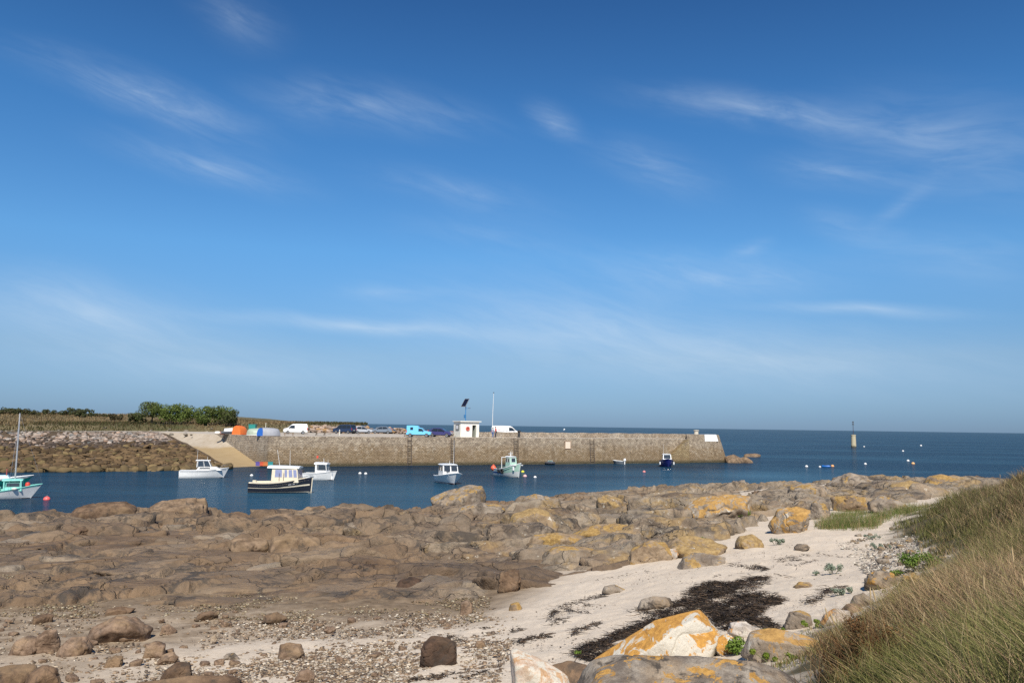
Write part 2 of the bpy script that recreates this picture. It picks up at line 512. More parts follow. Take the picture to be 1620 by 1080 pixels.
def build_shore():
    # sand and soil under everything
    x, y, f = polar_grid(-50, 62, 620, 1.2, 140, 560)
    P = np.column_stack([x, y])
    z = ground(x, y)
    gd = inside_dist(P, grass_poly)
    z += 0.035 * fbm(P, 0.9, 4, 5) * np.clip(np.hypot(x, y) / 18, .4, 1.2) + 0.020 * fbm(P, 4.5, 3, 6)
    z += sstep(gd, -.6, 1.6) * (0.12 + 0.12 * fbm(P, 0.8, 3, 8))
    z = np.where(np.hypot(x, y) < 3.2, np.minimum(z, CAM_H - 1.45), z)
    wet = sstep(fbm(P, 0.22, 3, 71) * 0.25 + np.clip((1.86 - z) / .9, -1, 1), -.05, .55)
    rd = inside_dist(P, rock_poly)
    film = sstep(rd + .9 * fbm(P, .5, 4, 73), -2.6, .2) * sstep(np.degrees(np.arctan2(x, y)), 5, -4)
    soil = sstep(gd + 0.5 * fbm(P, 1.4, 3, 17), -.3, .5)
    far = np.zeros(len(x))
    mt = bpy.data.materials.new('beach_sand'); mt.use_nodes = True
    n = NT(mt.node_tree); b = mt.node_tree.nodes['Principled BSDF']
    g = n.n('ShaderNodeNewGeometry').outputs['Position']
    c = n.mix(n.noise(g, 0.7, 5), (.48, .40, .31), (.615, .525, .42))
    c = n.mix(n.smooth(n.noise(g, 14, 6, .7), .42, .72, 0, .45), c, (.33, .26, .19))
    c = n.mix(n.smooth(n.noise(g, 85, 3, .7), .5, .8, 0, .5), c, (.66, .58, .48))
    wa = n.n('ShaderNodeAttribute', attribute_name='wet').outputs['Fac']
    wc = n.mix(n.smooth(n.noise(g, 1.6, 7, .68), .3, .7), (.165, .118, .075), (.36, .285, .205))
    c = n.mix(wa, c, wc)
    fa = n.n('ShaderNodeAttribute', attribute_name='film').outputs['Fac']
    c = n.mix(n.math('MULTIPLY', fa, .9), c, n.mix(n.smooth(n.noise(g, 2.2, 7, .68), .3, .7), (.100, .068, .040), (.235, .170, .108)))
    sa = n.n('ShaderNodeAttribute', attribute_name='soil').outputs['Fac']
    c = n.mix(sa, c, n.mix(n.noise(g, 3, 5), (.05, .043, .022), (.115, .095, .05)))
    n.l(c, b.inputs['Base Color']); b.inputs['Roughness'].default_value = .92; b.inputs['Specular IOR Level'].default_value = .2
    bp = n.n('ShaderNodeBump'); bp.inputs['Strength'].default_value = .7; bp.inputs['Distance'].default_value = .03
    n.l(n.math('ADD', n.noise(g, 5, 6, .65), n.math('MULTIPLY', n.noise(g, 28, 4), .5)), bp.inputs['Height']); n.l(bp.outputs[0], b.inputs['Normal'])
    o = mesh_np('beach_ground', np.column_stack([x, y, z]), f, mt, attrs={'wet': wet, 'soil': soil, 'film': film})
    tag(o, kind='structure')

    # bedrock shelf
    x, y, f = polar_grid(-40, 42, 1080, 14.0, 104, 640)
    P = np.column_stack([x, y])
    z0 = ground(x, y)
    sd = inside_dist(P, rock_poly) + 0.55 * fbm(P, .8, 4, 61) + 0.9 * fbm(P, .22, 2, 62)
    w = sstep(sd, -.5, .9)
    H, J = detail(x, y)
    az = np.degrees(np.arctan2(x, y)); d = np.hypot(x, y)
    # lower flats on the left are smoother than the crest
    flat = sstep(d, 22, 34) * 0.6 + 0.4 * sstep(d, 36, 46)
    amp = 0.42 + 0.55 * np.maximum(flat, sstep(az, -2, 12))
    amp *= 1 - 0.45 * sstep(d, 58, 72) * (az < 8)
    H = H * amp
    H = np.where(H > 0.75, 0.75 + (H - .75) * .35, H)
    z = z0 + w * (H + .22 - .34 * sstep(d, 29, 38)) - (1 - w) * 0.9
    z = np.where(z0 < 0, z - (1 - w * 1) * .5 - np.clip(-z0, 0, 1) * .6, z)
    # small overhang-like lateral shift
    q = np.column_stack([x, y, z])
    x = x + 0.07 * fbm(q, 1.8, 3, 81) * w; y = y + 0.07 * fbm(q, 1.8, 3, 82) * w
    lich = sstep(az + 6 * fbm(P, .12, 2, 91), -6, 10) * sstep(z, 1.0, 1.9)
    o = mesh_np('rock_shelf', np.column_stack([x, y, z]), f, ROCK_SHELF_MAT, attrs={'lichen': lich, 'tint': np.clip(.4 + .6 * fbm(P, .5, 2, 77), 0, 1), 'low': np.maximum(1 - sstep(z + .25 * fbm(P, .3, 3, 95), .7, 1.7), sstep(az + 5 * fbm(P, .15, 2, 96), 5, -9))})
    # keep only faces that can show: drop what lies under the sand
    me = o.data
    bm = bmesh.new(); bm.from_mesh(me)
    dead = np.flatnonzero((w < 0.02) | (z < -0.8))
    bm.verts.ensure_lookup_table()
    bmesh.ops.delete(bm, geom=[bm.verts[i] for i in dead], context='VERTS')
    bm.to_mesh(me); bm.free()
    tag(o, kind='structure')

def shelf_material():
    mt = bpy.data.materials.new('shelf_granite'); mt.use_nodes = True
    n = NT(mt.node_tree); b = mt.node_tree.nodes['Principled BSDF']
    geo = n.n('ShaderNodeNewGeometry'); g = geo.outputs['Position']
    lich = n.n('ShaderNodeAttribute', attribute_name='lichen').outputs['Fac']
    low = n.n('ShaderNodeAttribute', attribute_name='low').outputs['Fac']
    tint = n.n('ShaderNodeAttribute', attribute_name='tint').outputs['Fac']
    brown = n.mix(n.smooth(n.noise(g, .9, 7, .66), .3, .7), (.076, .046, .026), (.218, .140, .080))
    brown = n.mix(n.math('MULTIPLY', tint, .6), brown, (.23, .162, .10))
    grey = n.mix(n.smooth(n.noise(g, 1.3, 7, .66), .3, .7), (.110, .085, .060), (.295, .235, .170))
    grey = n.mix(n.math('MULTIPLY', tint, .55), grey, (.32, .265, .20))
    c = n.mix(n.math('MULTIPLY', low, n.smooth(n.noise(g, .35, 4), .2, .6, .55, 1)), grey, brown)
    tan = n.smooth(n.noise(g, .55, 5, .6), .48, .64)
    c = n.mix(n.math('MULTIPLY', tan, .45), c, (.25, .165, .095))
    c = n.mix(n.smooth(n.noise(g, .45, 6, .7), .50, .62, 0, .55), c, n.mix(.5, c, (.05, .036, .026)))
    # dark tar-lichen blotches
    dk = n.smooth(n.noise(g, .75, 9, .74, .5), .49, .60, 0, .88)
    zone = n.smooth(n.noise(g, .14, 2), .38, .54)
    bn = n.smooth(n.noise(g, 8, 5, .75), .54, .64, 0, .6)
    c = n.mix(n.math('MULTIPLY', bn, n.smooth(n.noise(g, .3, 3), .40, .6)), c, (.07, .058, .048))
    c = n.mix(n.math('MULTIPLY', dk, zone), c, (.055, .046, .038))
    fm = n.n('ShaderNodeAttribute', attribute_name='film').outputs['Fac']
    c = n.mix(n.math('MULTIPLY', fm, n.smooth(n.noise(g, .8, 6, .65), .25, .6, .25, .75)), c, n.mix(n.smooth(n.noise(g, 3, 6, .65), .3, .7), (.058, .040, .028), (.150, .105, .070)))
    # orange lichen
    li = n.math('MULTIPLY', n.smooth(n.noise(g, .7, 8, .70, .6), .50, .60), lich)
    c = n.mix(n.math('MULTIPLY', li, .60), c, n.mix(n.smooth(n.noise(g, 6, 5), .3, .7), (.22, .135, .05), (.38, .26, .11)))
    li2 = n.math('MULTIPLY', n.smooth(n.noise(g, 5, 5, .6), .62, .70), n.smooth(lich, 0, .7, 0, .6))
    c = n.mix(li2, c, (.50, .46, .38))
    sp = n.smooth(n.noise(g, 34, 4, .7), .38, .70)
    c = n.mix(n.math('MULTIPLY', sp, .35), c, n.mix(.5, c, (.04, .035, .03)))
    n.l(c, b.inputs['Base Color']); b.inputs['Roughness'].default_value = .86; b.inputs['Specular IOR Level'].default_value = .3
    bp = n.n('ShaderNodeBump'); bp.inputs['Strength'].default_value = .85; bp.inputs['Distance'].default_value = .14
    cr = n.n('ShaderNodeTexVoronoi', feature='DISTANCE_TO_EDGE'); cr.inputs['Scale'].default_value = .42
    wv = n.n('ShaderNodeVectorMath', operation='ADD'); n.l(g, wv.inputs[0])
    n.l(n.noise(g, 1.2, 4, out='Color'), wv.inputs[1]); n.l(wv.outputs[0], cr.inputs['Vector'])
    crk = n.smooth(cr.outputs['Distance'], 0, .022, -1.4, 0)
    n.l(n.math('ADD', n.math('ADD', n.noise(g, 2.6, 7, .66), n.math('MULTIPLY', n.noise(g, 17, 5, .6), .22)), n.math('MULTIPLY', crk, .4)), bp.inputs['Height'])
    n.l(bp.outputs[0], b.inputs['Normal'])
    return mt
ROCK_SHELF_MAT = shelf_material()
build_shore()

# ------------------------------------------------------------------ sea
def build_sea():
    mt = bpy.data.materials.new('sea_water'); mt.use_nodes = True
    n = NT(mt.node_tree); b = mt.node_tree.nodes['Principled BSDF']
    g = n.n('ShaderNodeNewGeometry').outputs['Position']
    mp = n.n('ShaderNodeMapping'); mp.inputs['Scale'].default_value = (.35, 1, 1); mp.inputs['Rotation'].default_value = (0, 0, R(12)); n.l(g, mp.inputs[0])
    st = n.smooth(n.noise(mp.outputs[0], .035, 5, .6), .42, .66)
    c = n.mix(n.math('MULTIPLY', st, 1.0), SEA_A, SEA_B)
    shal = n.n('ShaderNodeAttribute', attribute_name='shallow').outputs['Fac']
    c = n.mix(shal, c, n.mix(n.noise(mp.outputs[0], .12, 4), SEA_C, SEA_D))
    m2 = n.n('ShaderNodeMapping'); m2.inputs['Scale'].default_value = (.5, 1, 1); m2.inputs['Rotation'].default_value = (0, 0, R(-14)); n.l(g, m2.inputs[0])
    h = n.math('ADD', n.noise(m2.outputs[0], 1.5, 5, .62), n.math('MULTIPLY', n.noise(mp.outputs[0], .32, 3, .5), 1.6))
    bp = n.n('ShaderNodeBump'); bp.inputs['Strength'].default_value = 1.0; bp.inputs['Distance'].default_value = SEA_BUMP
    n.l(h, bp.inputs['Height'])
    df = n.n('ShaderNodeBsdfDiffuse'); n.l(c, df.inputs[0]); n.l(bp.outputs[0], df.inputs['Normal'])
    gl = n.n('ShaderNodeBsdfGlossy'); gl.inputs['Roughness'].default_value = .12; n.l(bp.outputs[0], gl.inputs['Normal'])
    fr = n.n('ShaderNodeFresnel'); fr.inputs['IOR'].default_value = 1.33; n.l(bp.outputs[0], fr.inputs['Normal'])
    mx = n.n('ShaderNodeMixShader'); n.l(n.math('MULTIPLY', fr.outputs[0], SEA_SPEC), mx.inputs[0])      # wave backs hide much of the sky's mirror image
    n.l(df.outputs[0], mx.inputs[1]); n.l(gl.outputs[0], mx.inputs[2])
    mt.node_tree.nodes.remove(b); n.l(mx.outputs[0], mt.node_tree.nodes['Material Output'].inputs[0])
    A = np.concatenate([np.linspace(-180, -45, 40), np.linspace(-44, 44, 260), np.linspace(45, 180, 40)[:-1]])
    D = np.concatenate([[8.0, 20, 30], np.exp(np.linspace(math.log(40), math.log(400), 200)), np.exp(np.linspace(math.log(440), math.log(60000), 40))])
    AA, DD = np.meshgrid(np.radians(A), D); x, y = (np.sin(AA) * DD).ravel(), (np.cos(AA) * DD).ravel()
    i = np.arange(x.size).reshape(DD.shape); j = np.roll(i, -1, 1)
    f = np.stack([i[:-1], j[:-1], j[1:], i[1:]], -1).reshape(-1, 4)
    dep = ground(x, y)
    ok = np.hypot(x, y) < 150
    P = np.column_stack([x, y])
    sh = np.where(ok, sstep(dep + .5 * fbm(P, .06, 3, 3), -2.6, -.3), 0) * sstep(np.degrees(np.arctan2(x, y)), -14, 6)
    az = np.degrees(np.arctan2(x, y))
    sh = np.maximum(sh, .8 * np.exp(-((az - 14) / 10) ** 2 - ((np.hypot(x, y) - 108) / 32) ** 2) * (0.6 + .6 * fbm(P, .05, 3, 4)))
    sh = np.maximum(sh, .62 * sstep(np.hypot(x, y), 122, 70) * (.75 + .35 * fbm(P, .05, 3, 14)) * sstep(az, -34, -16))
    o = mesh_np('sea_water', np.column_stack([x, y, np.zeros_like(x)]), f, mt, attrs={'shallow': np.clip(sh, 0, 1)})
    tag(o, kind='structure')
SEA_A, SEA_B, SEA_C, SEA_D = (.003, .021, .046), (.012, .046, .080), (.028, .084, .138), (.040, .108, .164)
SEA_SPEC, SEA_BUMP = .40, .16
build_sea()
# ------------------------------------------------------------------ far side of the harbour: land, slipway, quay
QZ = 4.3                                           # quay level
Q0 = Vector((-34.6, 119.0, 0)); Q1 = Vector((42.6, 158.5, 0))
QE = (Q1 - Q0).normalized(); QN = Vector((-QE.y, QE.x, 0)); QL = (Q1 - Q0).length
def qp(s, t, z=QZ): return Q0 + QE * s + QN * t + Vector((0, 0, z))

SLIP = [(-37.5, 112.7), (-34.8, 120.0), (-47.5, 134.5), (-64.0, 149.0)]   # bottom left, bottom right, top right, top left

def stone_wall_mat(name, cw=.46, ch=.22, a=(.215, .148, .085), b=(.47, .36, .235), mortar=(.16, .115, .068), tidal=True, pale=(.49, .41, .31)):
    mt = bpy.data.materials.new(name); mt.use_nodes = True
    n = NT(mt.node_tree); bs = mt.node_tree.nodes['Principled BSDF']
    uv = n.n('ShaderNodeUVMap').outputs[0]
    g = n.n('ShaderNodeNewGeometry').outputs['Position']
    wob = n.vmath('ADD', uv, n.vmath('MULTIPLY', n.vmath('SUBTRACT', n.noise(g, 1.2, 3, out='Color'), (.5, .5, .5)), (.75, .42, 0)))
    br = n.n('ShaderNodeTexBrick', offset=.5, squash=1.0); n.l(wob, br.inputs['Vector'])
    br.inputs['Scale'].default_value = 1.0; br.inputs['Brick Width'].default_value = cw; br.inputs['Row Height'].default_value = ch
    br.inputs['Mortar Size'].default_value = .035; br.inputs['Mortar Smooth'].default_value = .4; br.inputs['Bias'].default_value = .1
    br.inputs['Color1'].default_value = a + (1,); br.inputs['Color2'].default_value = b + (1,); br.inputs['Mortar'].default_value = mortar + (1,)
    vo = n.n('ShaderNodeTexVoronoi'); vo.inputs['Scale'].default_value = 2.4; n.l(wob, vo.inputs['Vector'])
    vs = n.n('ShaderNodeSeparateColor'); n.l(vo.outputs['Color'], vs.inputs[0])
    c = n.mix(n.smooth(vs.outputs[0], .05, .9, .1, .8), br.outputs['Color'], n.mix(vs.outputs[1], a, pale))
    c = n.mix(n.smooth(n.noise(g, .35, 5, .6), .40, .66, 0, .5), c, (.27, .195, .125))
    mpz = n.n('ShaderNodeMapping'); mpz.inputs['Scale'].default_value = (1, 1, .12); n.l(g, mpz.inputs[0])
    c = n.mix(n.smooth(n.noise(mpz.outputs[0], 1.1, 5, .6), .52, .70, 0, .45), c, (.10, .072, .045))
    c = n.mix(n.smooth(n.noise(g, 3.2, 3, .6), .60, .70, 0, .7), c, (.075, .058, .045))
    if tidal:
        sp = n.n('ShaderNodeSeparateXYZ'); n.l(g, sp.inputs[0])
        h = n.math('ADD', sp.outputs[2], n.math('MULTIPLY', n.math('SUBTRACT', n.noise(g, .25, 4), .5), 1.6))
        c = n.mix(n.smooth(h, 2.3, 3.6, 0, .55), c, n.mix(vs.outputs[1], (.24, .20, .165), pale))
        c = n.mix(n.smooth(h, 2.6, 1.2, 0, .50), c, (.20, .135, .07))          # weed film of the tidal zone
        c = n.mix(n.smooth(sp.outputs[2], .75, .15, 0, .85), c, (.055, .050, .028))
    n.l(c, bs.inputs['Base Color']); bs.inputs['Roughness'].default_value = .9; bs.inputs['Specular IOR Level'].default_value = .25
    bp = n.n('ShaderNodeBump'); bp.inputs['Strength'].default_value = 1.0; bp.inputs['Distance'].default_value = .10
    n.l(n.math('ADD', n.math('MULTIPLY', br.outputs['Fac'], -1.0), n.math('ADD', n.math('MULTIPLY', vs.outputs[2], .5), n.noise(g, 5, 5))), bp.inputs['Height'])
    n.l(bp.outputs[0], bs.inputs['Normal'])
    return mt
WALL = stone_wall_mat('harbour_masonry')
PARAPET = stone_wall_mat('parapet_masonry', .5, .3, (.24, .20, .16), (.47, .41, .34), (.19, .155, .12), tidal=False)

def ground_mat(name, cols, scale=.5, rough=.95, bump=.3, patches=()):
    mt = bpy.data.materials.new(name); mt.use_nodes = True
    n = NT(mt.node_tree); b = mt.node_tree.nodes['Principled BSDF']
    g = n.n('ShaderNodeNewGeometry').outputs['Position']
    c = n.mix(n.smooth(n.noise(g, scale, 6, .62), .3, .7), cols[0], cols[1])
    c = n.mix(n.smooth(n.noise(g, scale * 7, 5, .65), .45, .7, 0, .5), c, cols[2])
    for sc, lo, hi, col in patches: c = n.mix(n.smooth(n.noise(g, sc, 5, .6), lo, hi), c, col)
    n.l(c, b.inputs['Base Color']); b.inputs['Roughness'].default_value = rough; b.inputs['Specular IOR Level'].default_value = .2
    bp = n.n('ShaderNodeBump'); bp.inputs['Strength'].default_value = bump; bp.inputs['Distance'].default_value = .1
    n.l(n.noise(g, scale * 6, 6, .65), bp.inputs['Height']); n.l(bp.outputs[0], b.inputs['Normal'])
    return mt
GRAVEL = ground_mat('quay_gravel', ((.36, .31, .255), (.44, .39, .325), (.30, .255, .20)), .15)
SLIPMAT = ground_mat('slip_concrete', ((.34, .285, .215), (.42, .36, .285), (.27, .21, .14)), .2)
HEATH = ground_mat('heath_ground', ((.10, .085, .04), (.19, .145, .08), (.07, .07, .03)), .06, patches=((.10, .55, .68, (.06, .068, .026)),))

def uv_wall(o, fn):
    me = o.data; uvl = me.uv_layers.new(name='UVMap')
    for l in me.loops:
        uvl.data[l.index].uv = fn(me.vertices[l.vertex_index].co)

# land behind the harbour: one height sheet of the point, with the bank to the left
def land_h(x, y):
    P = np.column_stack([x, y])
    d = np.hypot(x, y)
    s = (x - Q0.x) * QE.x + (y - Q0.y) * QE.y; t = (x - Q0.x) * QN.x + (y - Q0.y) * QN.y
    h = QZ - .06 + 0 * x
    # moor rises gently away from the apron on the left
    back = sstep(d, 148, 205) * sstep(-x, 14, 34)
    lot_ = sstep(t, 60, 52) * sstep(s, -46, -38)
    back = back * (1 - lot_)
    h = h + back * (1.75 + .5 * fbm(P, .03, 3, 5)) + sstep(d, 205, 300) * sstep(-x, 50, 130) * 2.3
    h = h + .07 * fbm(P, .4, 3, 6) * (1 - lot_) - .25 * lot_
    return h
SHORELINE = [at(-260, 748), at(-120, 748), at(0, 747), at(140, 746), at(280, 744), at(340, 743), at(375, 741)]
def build_land():
    A = np.linspace(R(-46), R(-2), 420); D = np.exp(np.linspace(math.log(112), math.log(900), 150))
    AA, DD = np.meshgrid(A, D); x, y = (np.sin(AA) * DD).ravel(), (np.cos(AA) * DD).ravel()
    z = land_h(x, y)
    i = np.arange(x.size).reshape(DD.shape); f = np.stack([i[:-1, :-1], i[:-1, 1:], i[1:, 1:], i[1:, :-1]], -1).reshape(-1, 4)
    s = (x - Q0.x) * QE.x + (y - Q0.y) * QE.y; t = (x - Q0.x) * QN.x + (y - Q0.y) * QN.y
    # front edge: behind the slip and the bank; sea side falls away behind the rubble
    lx = np.array([(-140, 118), (-64, 133), (-61, 150), (-47.5, 135.5), (-36, 123.5), (-20, 131)])
    edge = np.interp(np.degrees(np.arctan2(x, y)), [-46, -38, -31.4, -26.7, -24, -23.2, -22.5, -19.4, -16.4, -8, -2], [172, 153, 145, 146, 152, 158, 160, 144, 127, 134, 141])
    d = np.hypot(x, y)
    azd = np.degrees(np.arctan2(x, y)) + 1.2 * fbm(np.column_stack([x, y]), .05, 2, 8)
    lot = np.interp(s, [-14, 5, 20, 33, 39, 44, 200], [58, 58, 57, 53, 32, 15, 10])
    sea = (t > lot) & ~((azd < -10.6) & (d < 330))
    keep = (d > edge) & ~((t > lot + 6) & sea) & (t > .8)
    z = np.where(sea, -1, z)
    kf = keep[f].all(1)
    o = mesh_np('land', np.column_stack([x, y, z]), f[kf], HEATH)
    bm = bmesh.new(); bm.from_mesh(o.data); bmesh.ops.delete(bm, geom=[v for v in bm.verts if not v.link_faces], context='VERTS'); bm.to_mesh(o.data); bm.free()
    tag(o, kind='structure')
build_land()

def build_quay():
    # apron and quay surface of beaten gravel, one flat sheet a little above the land
    top = [qp(0, .45), qp(QL - 3, .45), qp(QL - 1, 8.5), qp(44, 9.5), qp(39, 26), qp(33, 46), qp(20, 50), qp(5, 52), qp(-14, 52), qp(-40, 40), Vector((-75, 147, QZ)), Vector((-66, 148.3, QZ)), Vector((-64, 149, QZ)), Vector((-47.5, 134.5, QZ))]
    bm = bmesh.new(); vs = [bm.verts.new((p.x, p.y, QZ)) for p in top]
    bm.faces.new(vs); bmesh.ops.triangulate(bm, faces=bm.faces)
    me = bpy.data.meshes.new('quay_ground'); bm.to_mesh(me); bm.free(); me.materials.append(GRAVEL)
    o = bpy.data.objects.new('quay_ground', me); COL.objects.link(o); tag(o, kind='structure')
    # slipway
    a, b, c, d = SLIP
    n, k = 24, 10; V = []; F = []
    for i in range(n + 1):
        u = i / n
        for j in range(k + 1):
            v = j / k
            p = Vector(a).lerp(Vector(b), v).lerp(Vector(d).lerp(Vector(c), v), u)
            z = -.45 + (QZ + .45 + .006) * (u ** .93) if u < .999 else QZ + .006
            V.append((p.x, p.y, z))
    for i in range(n):
        for j in range(k): q = i * (k + 1) + j; F.append((q, q + 1, q + k + 2, q + k + 1))
    mt = SLIPMAT.copy(); mt.name = 'slip_paving'; nn = NT(mt.node_tree); bs = mt.node_tree.nodes['Principled BSDF']
    g = nn.n('ShaderNodeNewGeometry').outputs['Position']; sp = nn.n('ShaderNodeSeparateXYZ'); nn.l(g, sp.inputs[0])
    old = bs.inputs['Base Color'].links[0].from_socket
    h = nn.math('ADD', sp.outputs[2], nn.math('MULTIPLY', nn.math('SUBTRACT', nn.noise(g, .3, 4), .5), 1.2))
    wd = nn.smooth(h, 2.55, 2.1, 0, .85)
    nn.l(nn.mix(wd, old, nn.mix(nn.noise(g, .6, 5), (.25, .165, .07), (.33, .245, .13))), bs.inputs['Base Color'])
    o = mesh_np('slipway', V, F, mt); tag(o, kind='structure')
    # kerb along the open edge of the slip
    kb = MB()
    aa, dd = Vector(a), Vector(d); side = Vector((-(dd - aa).y, (dd - aa).x)).normalized() * .55
    rings = []
    for i in range(n + 1):
        u = i / n; p = aa.lerp(dd, u); z = -.45 + (QZ + .45) * u ** .93
        zz = z + .12 if u < .97 else z + .02
        q = p + side
        rings.append([Vector((p.x, p.y, zz)), Vector((q.x, q.y, zz)), Vector((q.x, q.y, z - 1.2)), Vector((p.x, p.y, z - 1.2))])
    kb.loft(rings)
    kerb = kb.build('slipway_kerb', paint('kerb_concrete', (.40, .34, .25), .9, scale=1.5, bump=.5)); tag(kerb, kind='structure')

    # quay wall: long harbour face with a batter, returning along the slip at its left end
    q = empty('quay_wall', Q0)
    tag(q, 'long granite masonry quay wall stained brown towards the water, parking on top', 'quay')
    L = lambda p: tuple(p - Q0)
    mb = MB()
    S1 = QL * .868                                     # beyond here the face rises to parapet height
    face = [qp(i * S1 / 60, 0, 0) for i in range(61)]
    rings = []
    for p in face:
        rings.append([L(p + QN * (-.25) + Vector((0, 0, -2))), L(p + QN * .05 + Vector((0, 0, QZ + .03))), L(p + QN * .75 + Vector((0, 0, QZ + .03))), L(p + QN * .9 + Vector((0, 0, -2)))])
    mb.loft(rings)
    o = mb.build('harbour_face', WALL, q)
    uv_wall(o, lambda c: (Vector((c.x, c.y)).dot(QE.xy), c.z + c.y * .3 if False else c.z + Vector((c.x, c.y)).dot(QN.xy)))
    mb = MB(); sr = Vector(SLIP[2]); sb = Q0.xy + Vector((-.1, .3))
    rings = []
    dirv = (sr - sb).normalized(); nrm = Vector((-dirv.y, dirv.x))
    if nrm.dot(Vector((-1, 0))) < 0: nrm = -nrm
    for i in range(25):
        u = i / 24; p = sb.lerp(sr, u); zt = QZ + .03 + .02 * u
        f_ = p + nrm * .02; bk = p - nrm * .75
        rings.append([L(Vector((f_.x + nrm.x * .22, f_.y + nrm.y * .22, -2))), L(Vector((f_.x, f_.y, zt))), L(Vector((bk.x, bk.y, zt))), L(Vector((bk.x, bk.y, -2)))])
    mb.loft(rings)
    SL = stone_wall_mat('slip_side_masonry', .5, .26, (.26, .215, .165), (.46, .40, .32), (.2, .16, .11), tidal=True)
    o = mb.build('slip_face', SL, q)
    uv_wall(o, lambda c: (Vector((c.x, c.y)).dot(dirv), c.z))
    # pier head, battered on its outer end
    h = empty('pier_head', qp(S1, 0, 0))
    tag(h, 'high rough granite pier head with sloping outer end and white painted block', 'pier')
    Lh = lambda p: tuple(p - h.location)
    ZP = 5.18
    mb = MB(); rings = []
    S2 = QL - 2.6
    prof = [(S1, 0), (S1 + (S2 - S1) * .33, 0), (S1 + (S2 - S1) * .66, 0), (S2, 0)]
    def corner(s, t, out): return (s, t, out)
    foot = [(S1 + .04, -.32), (S1 + 4, -.32), (S2 - 1.5, -.32), (S2 + .9, .1), (S2 + 2.0, 1.6), (S2 + 2.2, 5.0), (S2 + 1.6, 8.6), (S1 + 7.6, 9.4)]
    crown = [(S1 + .04, .05), (S1 + 4, .05), (S2 - 2.2, .05), (S2 - .9, .35), (S2 - .3, 1.5), (S2 - .2, 5.0), (S2 - .6, 8.4), (S1 + 7.4, 9.2)]
    for k in range(7):
        u = k / 6; z = -2 + (ZP + 2) * u
        rings.append([Lh(qp(a_[0] + (b_[0] - a_[0]) * max(0, (z) / ZP), a_[1] + (b_[1] - a_[1]) * max(0, z / ZP), z)) for a_, b_ in zip(foot, crown)])
    mb.loft(rings)
    o = mb.build('masonry', WALL, h)
    uv_wall(o, lambda c: (Vector((c.x, c.y)).dot(QE.xy) + .8 * Vector((c.x, c.y)).dot(QN.xy), c.z))
    wb = MB()
    zf = lambda z: -.32 + .37 * z / ZP
    s0, s1 = S2 - 4.6, S2 - 2.0
    def pt(s, z, off): return Lh(qp(s, zf(z) - off, z))
    wb.add([pt(s0, 3.95, .035), pt(s1 + .62, 3.95, .035), pt(s1 + .2, ZP + .03, .035), pt(s0, ZP + .03, .035), pt(s0, 3.95, -.02), pt(s1 + .62, 3.95, -.02), Lh(qp(s1 + .2, 1.3, ZP + .03)), Lh(qp(s0, 1.3, ZP + .03))],
           [(0, 1, 2, 3), (3, 2, 6, 7), (1, 5, 6, 2), (0, 3, 7, 4)])
    wb.build('white_panel', paint('whitewash', (.82, .81, .78), .7, scale=2), h)
    # low dark joint between quay and head
    # parapet along the sea side
    p = empty('parapet_wall', qp(26, 9.0, QZ))
    tag(p, 'low pale rubble parapet wall running along the seaward edge of the quay', 'wall')
    mb = MB(); rings = []
    for i in range(41):
        s = 24 + (S1 + 7.2 - 24) * i / 40
        zt = QZ + .25 + .62 * sstep(np.array([s]), 24, 40)[0] + .06 * math.sin(s * 2.1) * math.sin(s * .7)
        t0 = 9.3 - .6 * i / 40
        rings.append([tuple(qp(s, t0, QZ - .3) - p.location), tuple(qp(s, t0 + .05, zt) - p.location), tuple(qp(s, t0 + .7, zt + .03) - p.location), tuple(qp(s, t0 + .9, QZ - 2) - p.location)])
    mb.loft(rings)
    o = mb.build('masonry', PARAPET, p)
    uv_wall(o, lambda c: (Vector((c.x, c.y)).dot(QE.xy), c.z + .7 * Vector((c.x, c.y)).dot(QN.xy)))
    # stairs down the face beside the head
    st = empty('harbour_steps', qp(S1, 0, 0))
    tag(st, 'stone steps running down the harbour face beside the pier head, green with weed', 'steps')
    mb = MB(); tb = MB(); N = 18
    for i in range(N):
        s = S1 - .35 - i * .33; z = QZ - i * (QZ + .2) / N
        mb.add([tuple(qp(s + dx, t, zz) - st.location) for dx, t, zz in ((0, -1.12, z - .1), (-.33, -1.12, z - .1), (-.33, -.16, z - .1), (0, -.16, z - .1), (0, -1.3, -2), (-.33, -1.3, -2), (-.33, -.16, -2), (0, -.16, -2))],
               [(0, 1, 2, 3), (0, 4, 5, 1), (1, 5, 6, 2), (2, 6, 7, 3), (3, 7, 4, 0)])
        tb.add([tuple(qp(s + dx, t, zz) - st.location) for zz in (z, z - .098) for dx, t in ((.03, -1.18), (-.34, -1.18), (-.34, -.2), (.03, -.2))], [(0, 1, 2, 3), (0, 4, 5, 1), (1, 5, 6, 2), (2, 6, 7, 3), (3, 7, 4, 0), (4, 7, 6, 5)])
    SM = stone_wall_mat('stair_masonry', .5, .25, (.26, .18, .085), (.44, .34, .19), (.2, .14, .07), tidal=True, pale=(.46, .37, .22))
    o = mb.build('stair_masonry', SM, st)
    uv_wall(o, lambda c: (Vector((c.x, c.y)).dot(QE.xy), c.z))
    stm = bpy.data.materials.new('weedy_steps'); stm.use_nodes = True; nn = NT(stm.node_tree); bs = stm.node_tree.nodes['Principled BSDF']
    g = nn.n('ShaderNodeNewGeometry').outputs['Position']; sp = nn.n('ShaderNodeSeparateXYZ'); nn.l(g, sp.inputs[0])
    c = nn.mix(nn.noise(g, 1.8, 5), (.30, .20, .09), (.46, .36, .20))
    c = nn.mix(nn.smooth(nn.math('ADD', sp.outputs[2], nn.noise(g, 1, 3)), 2.1, 1.2), c, (.16, .18, .05))
    c = nn.mix(nn.smooth(sp.outputs[2], .6, .1), c, (.05, .05, .02))
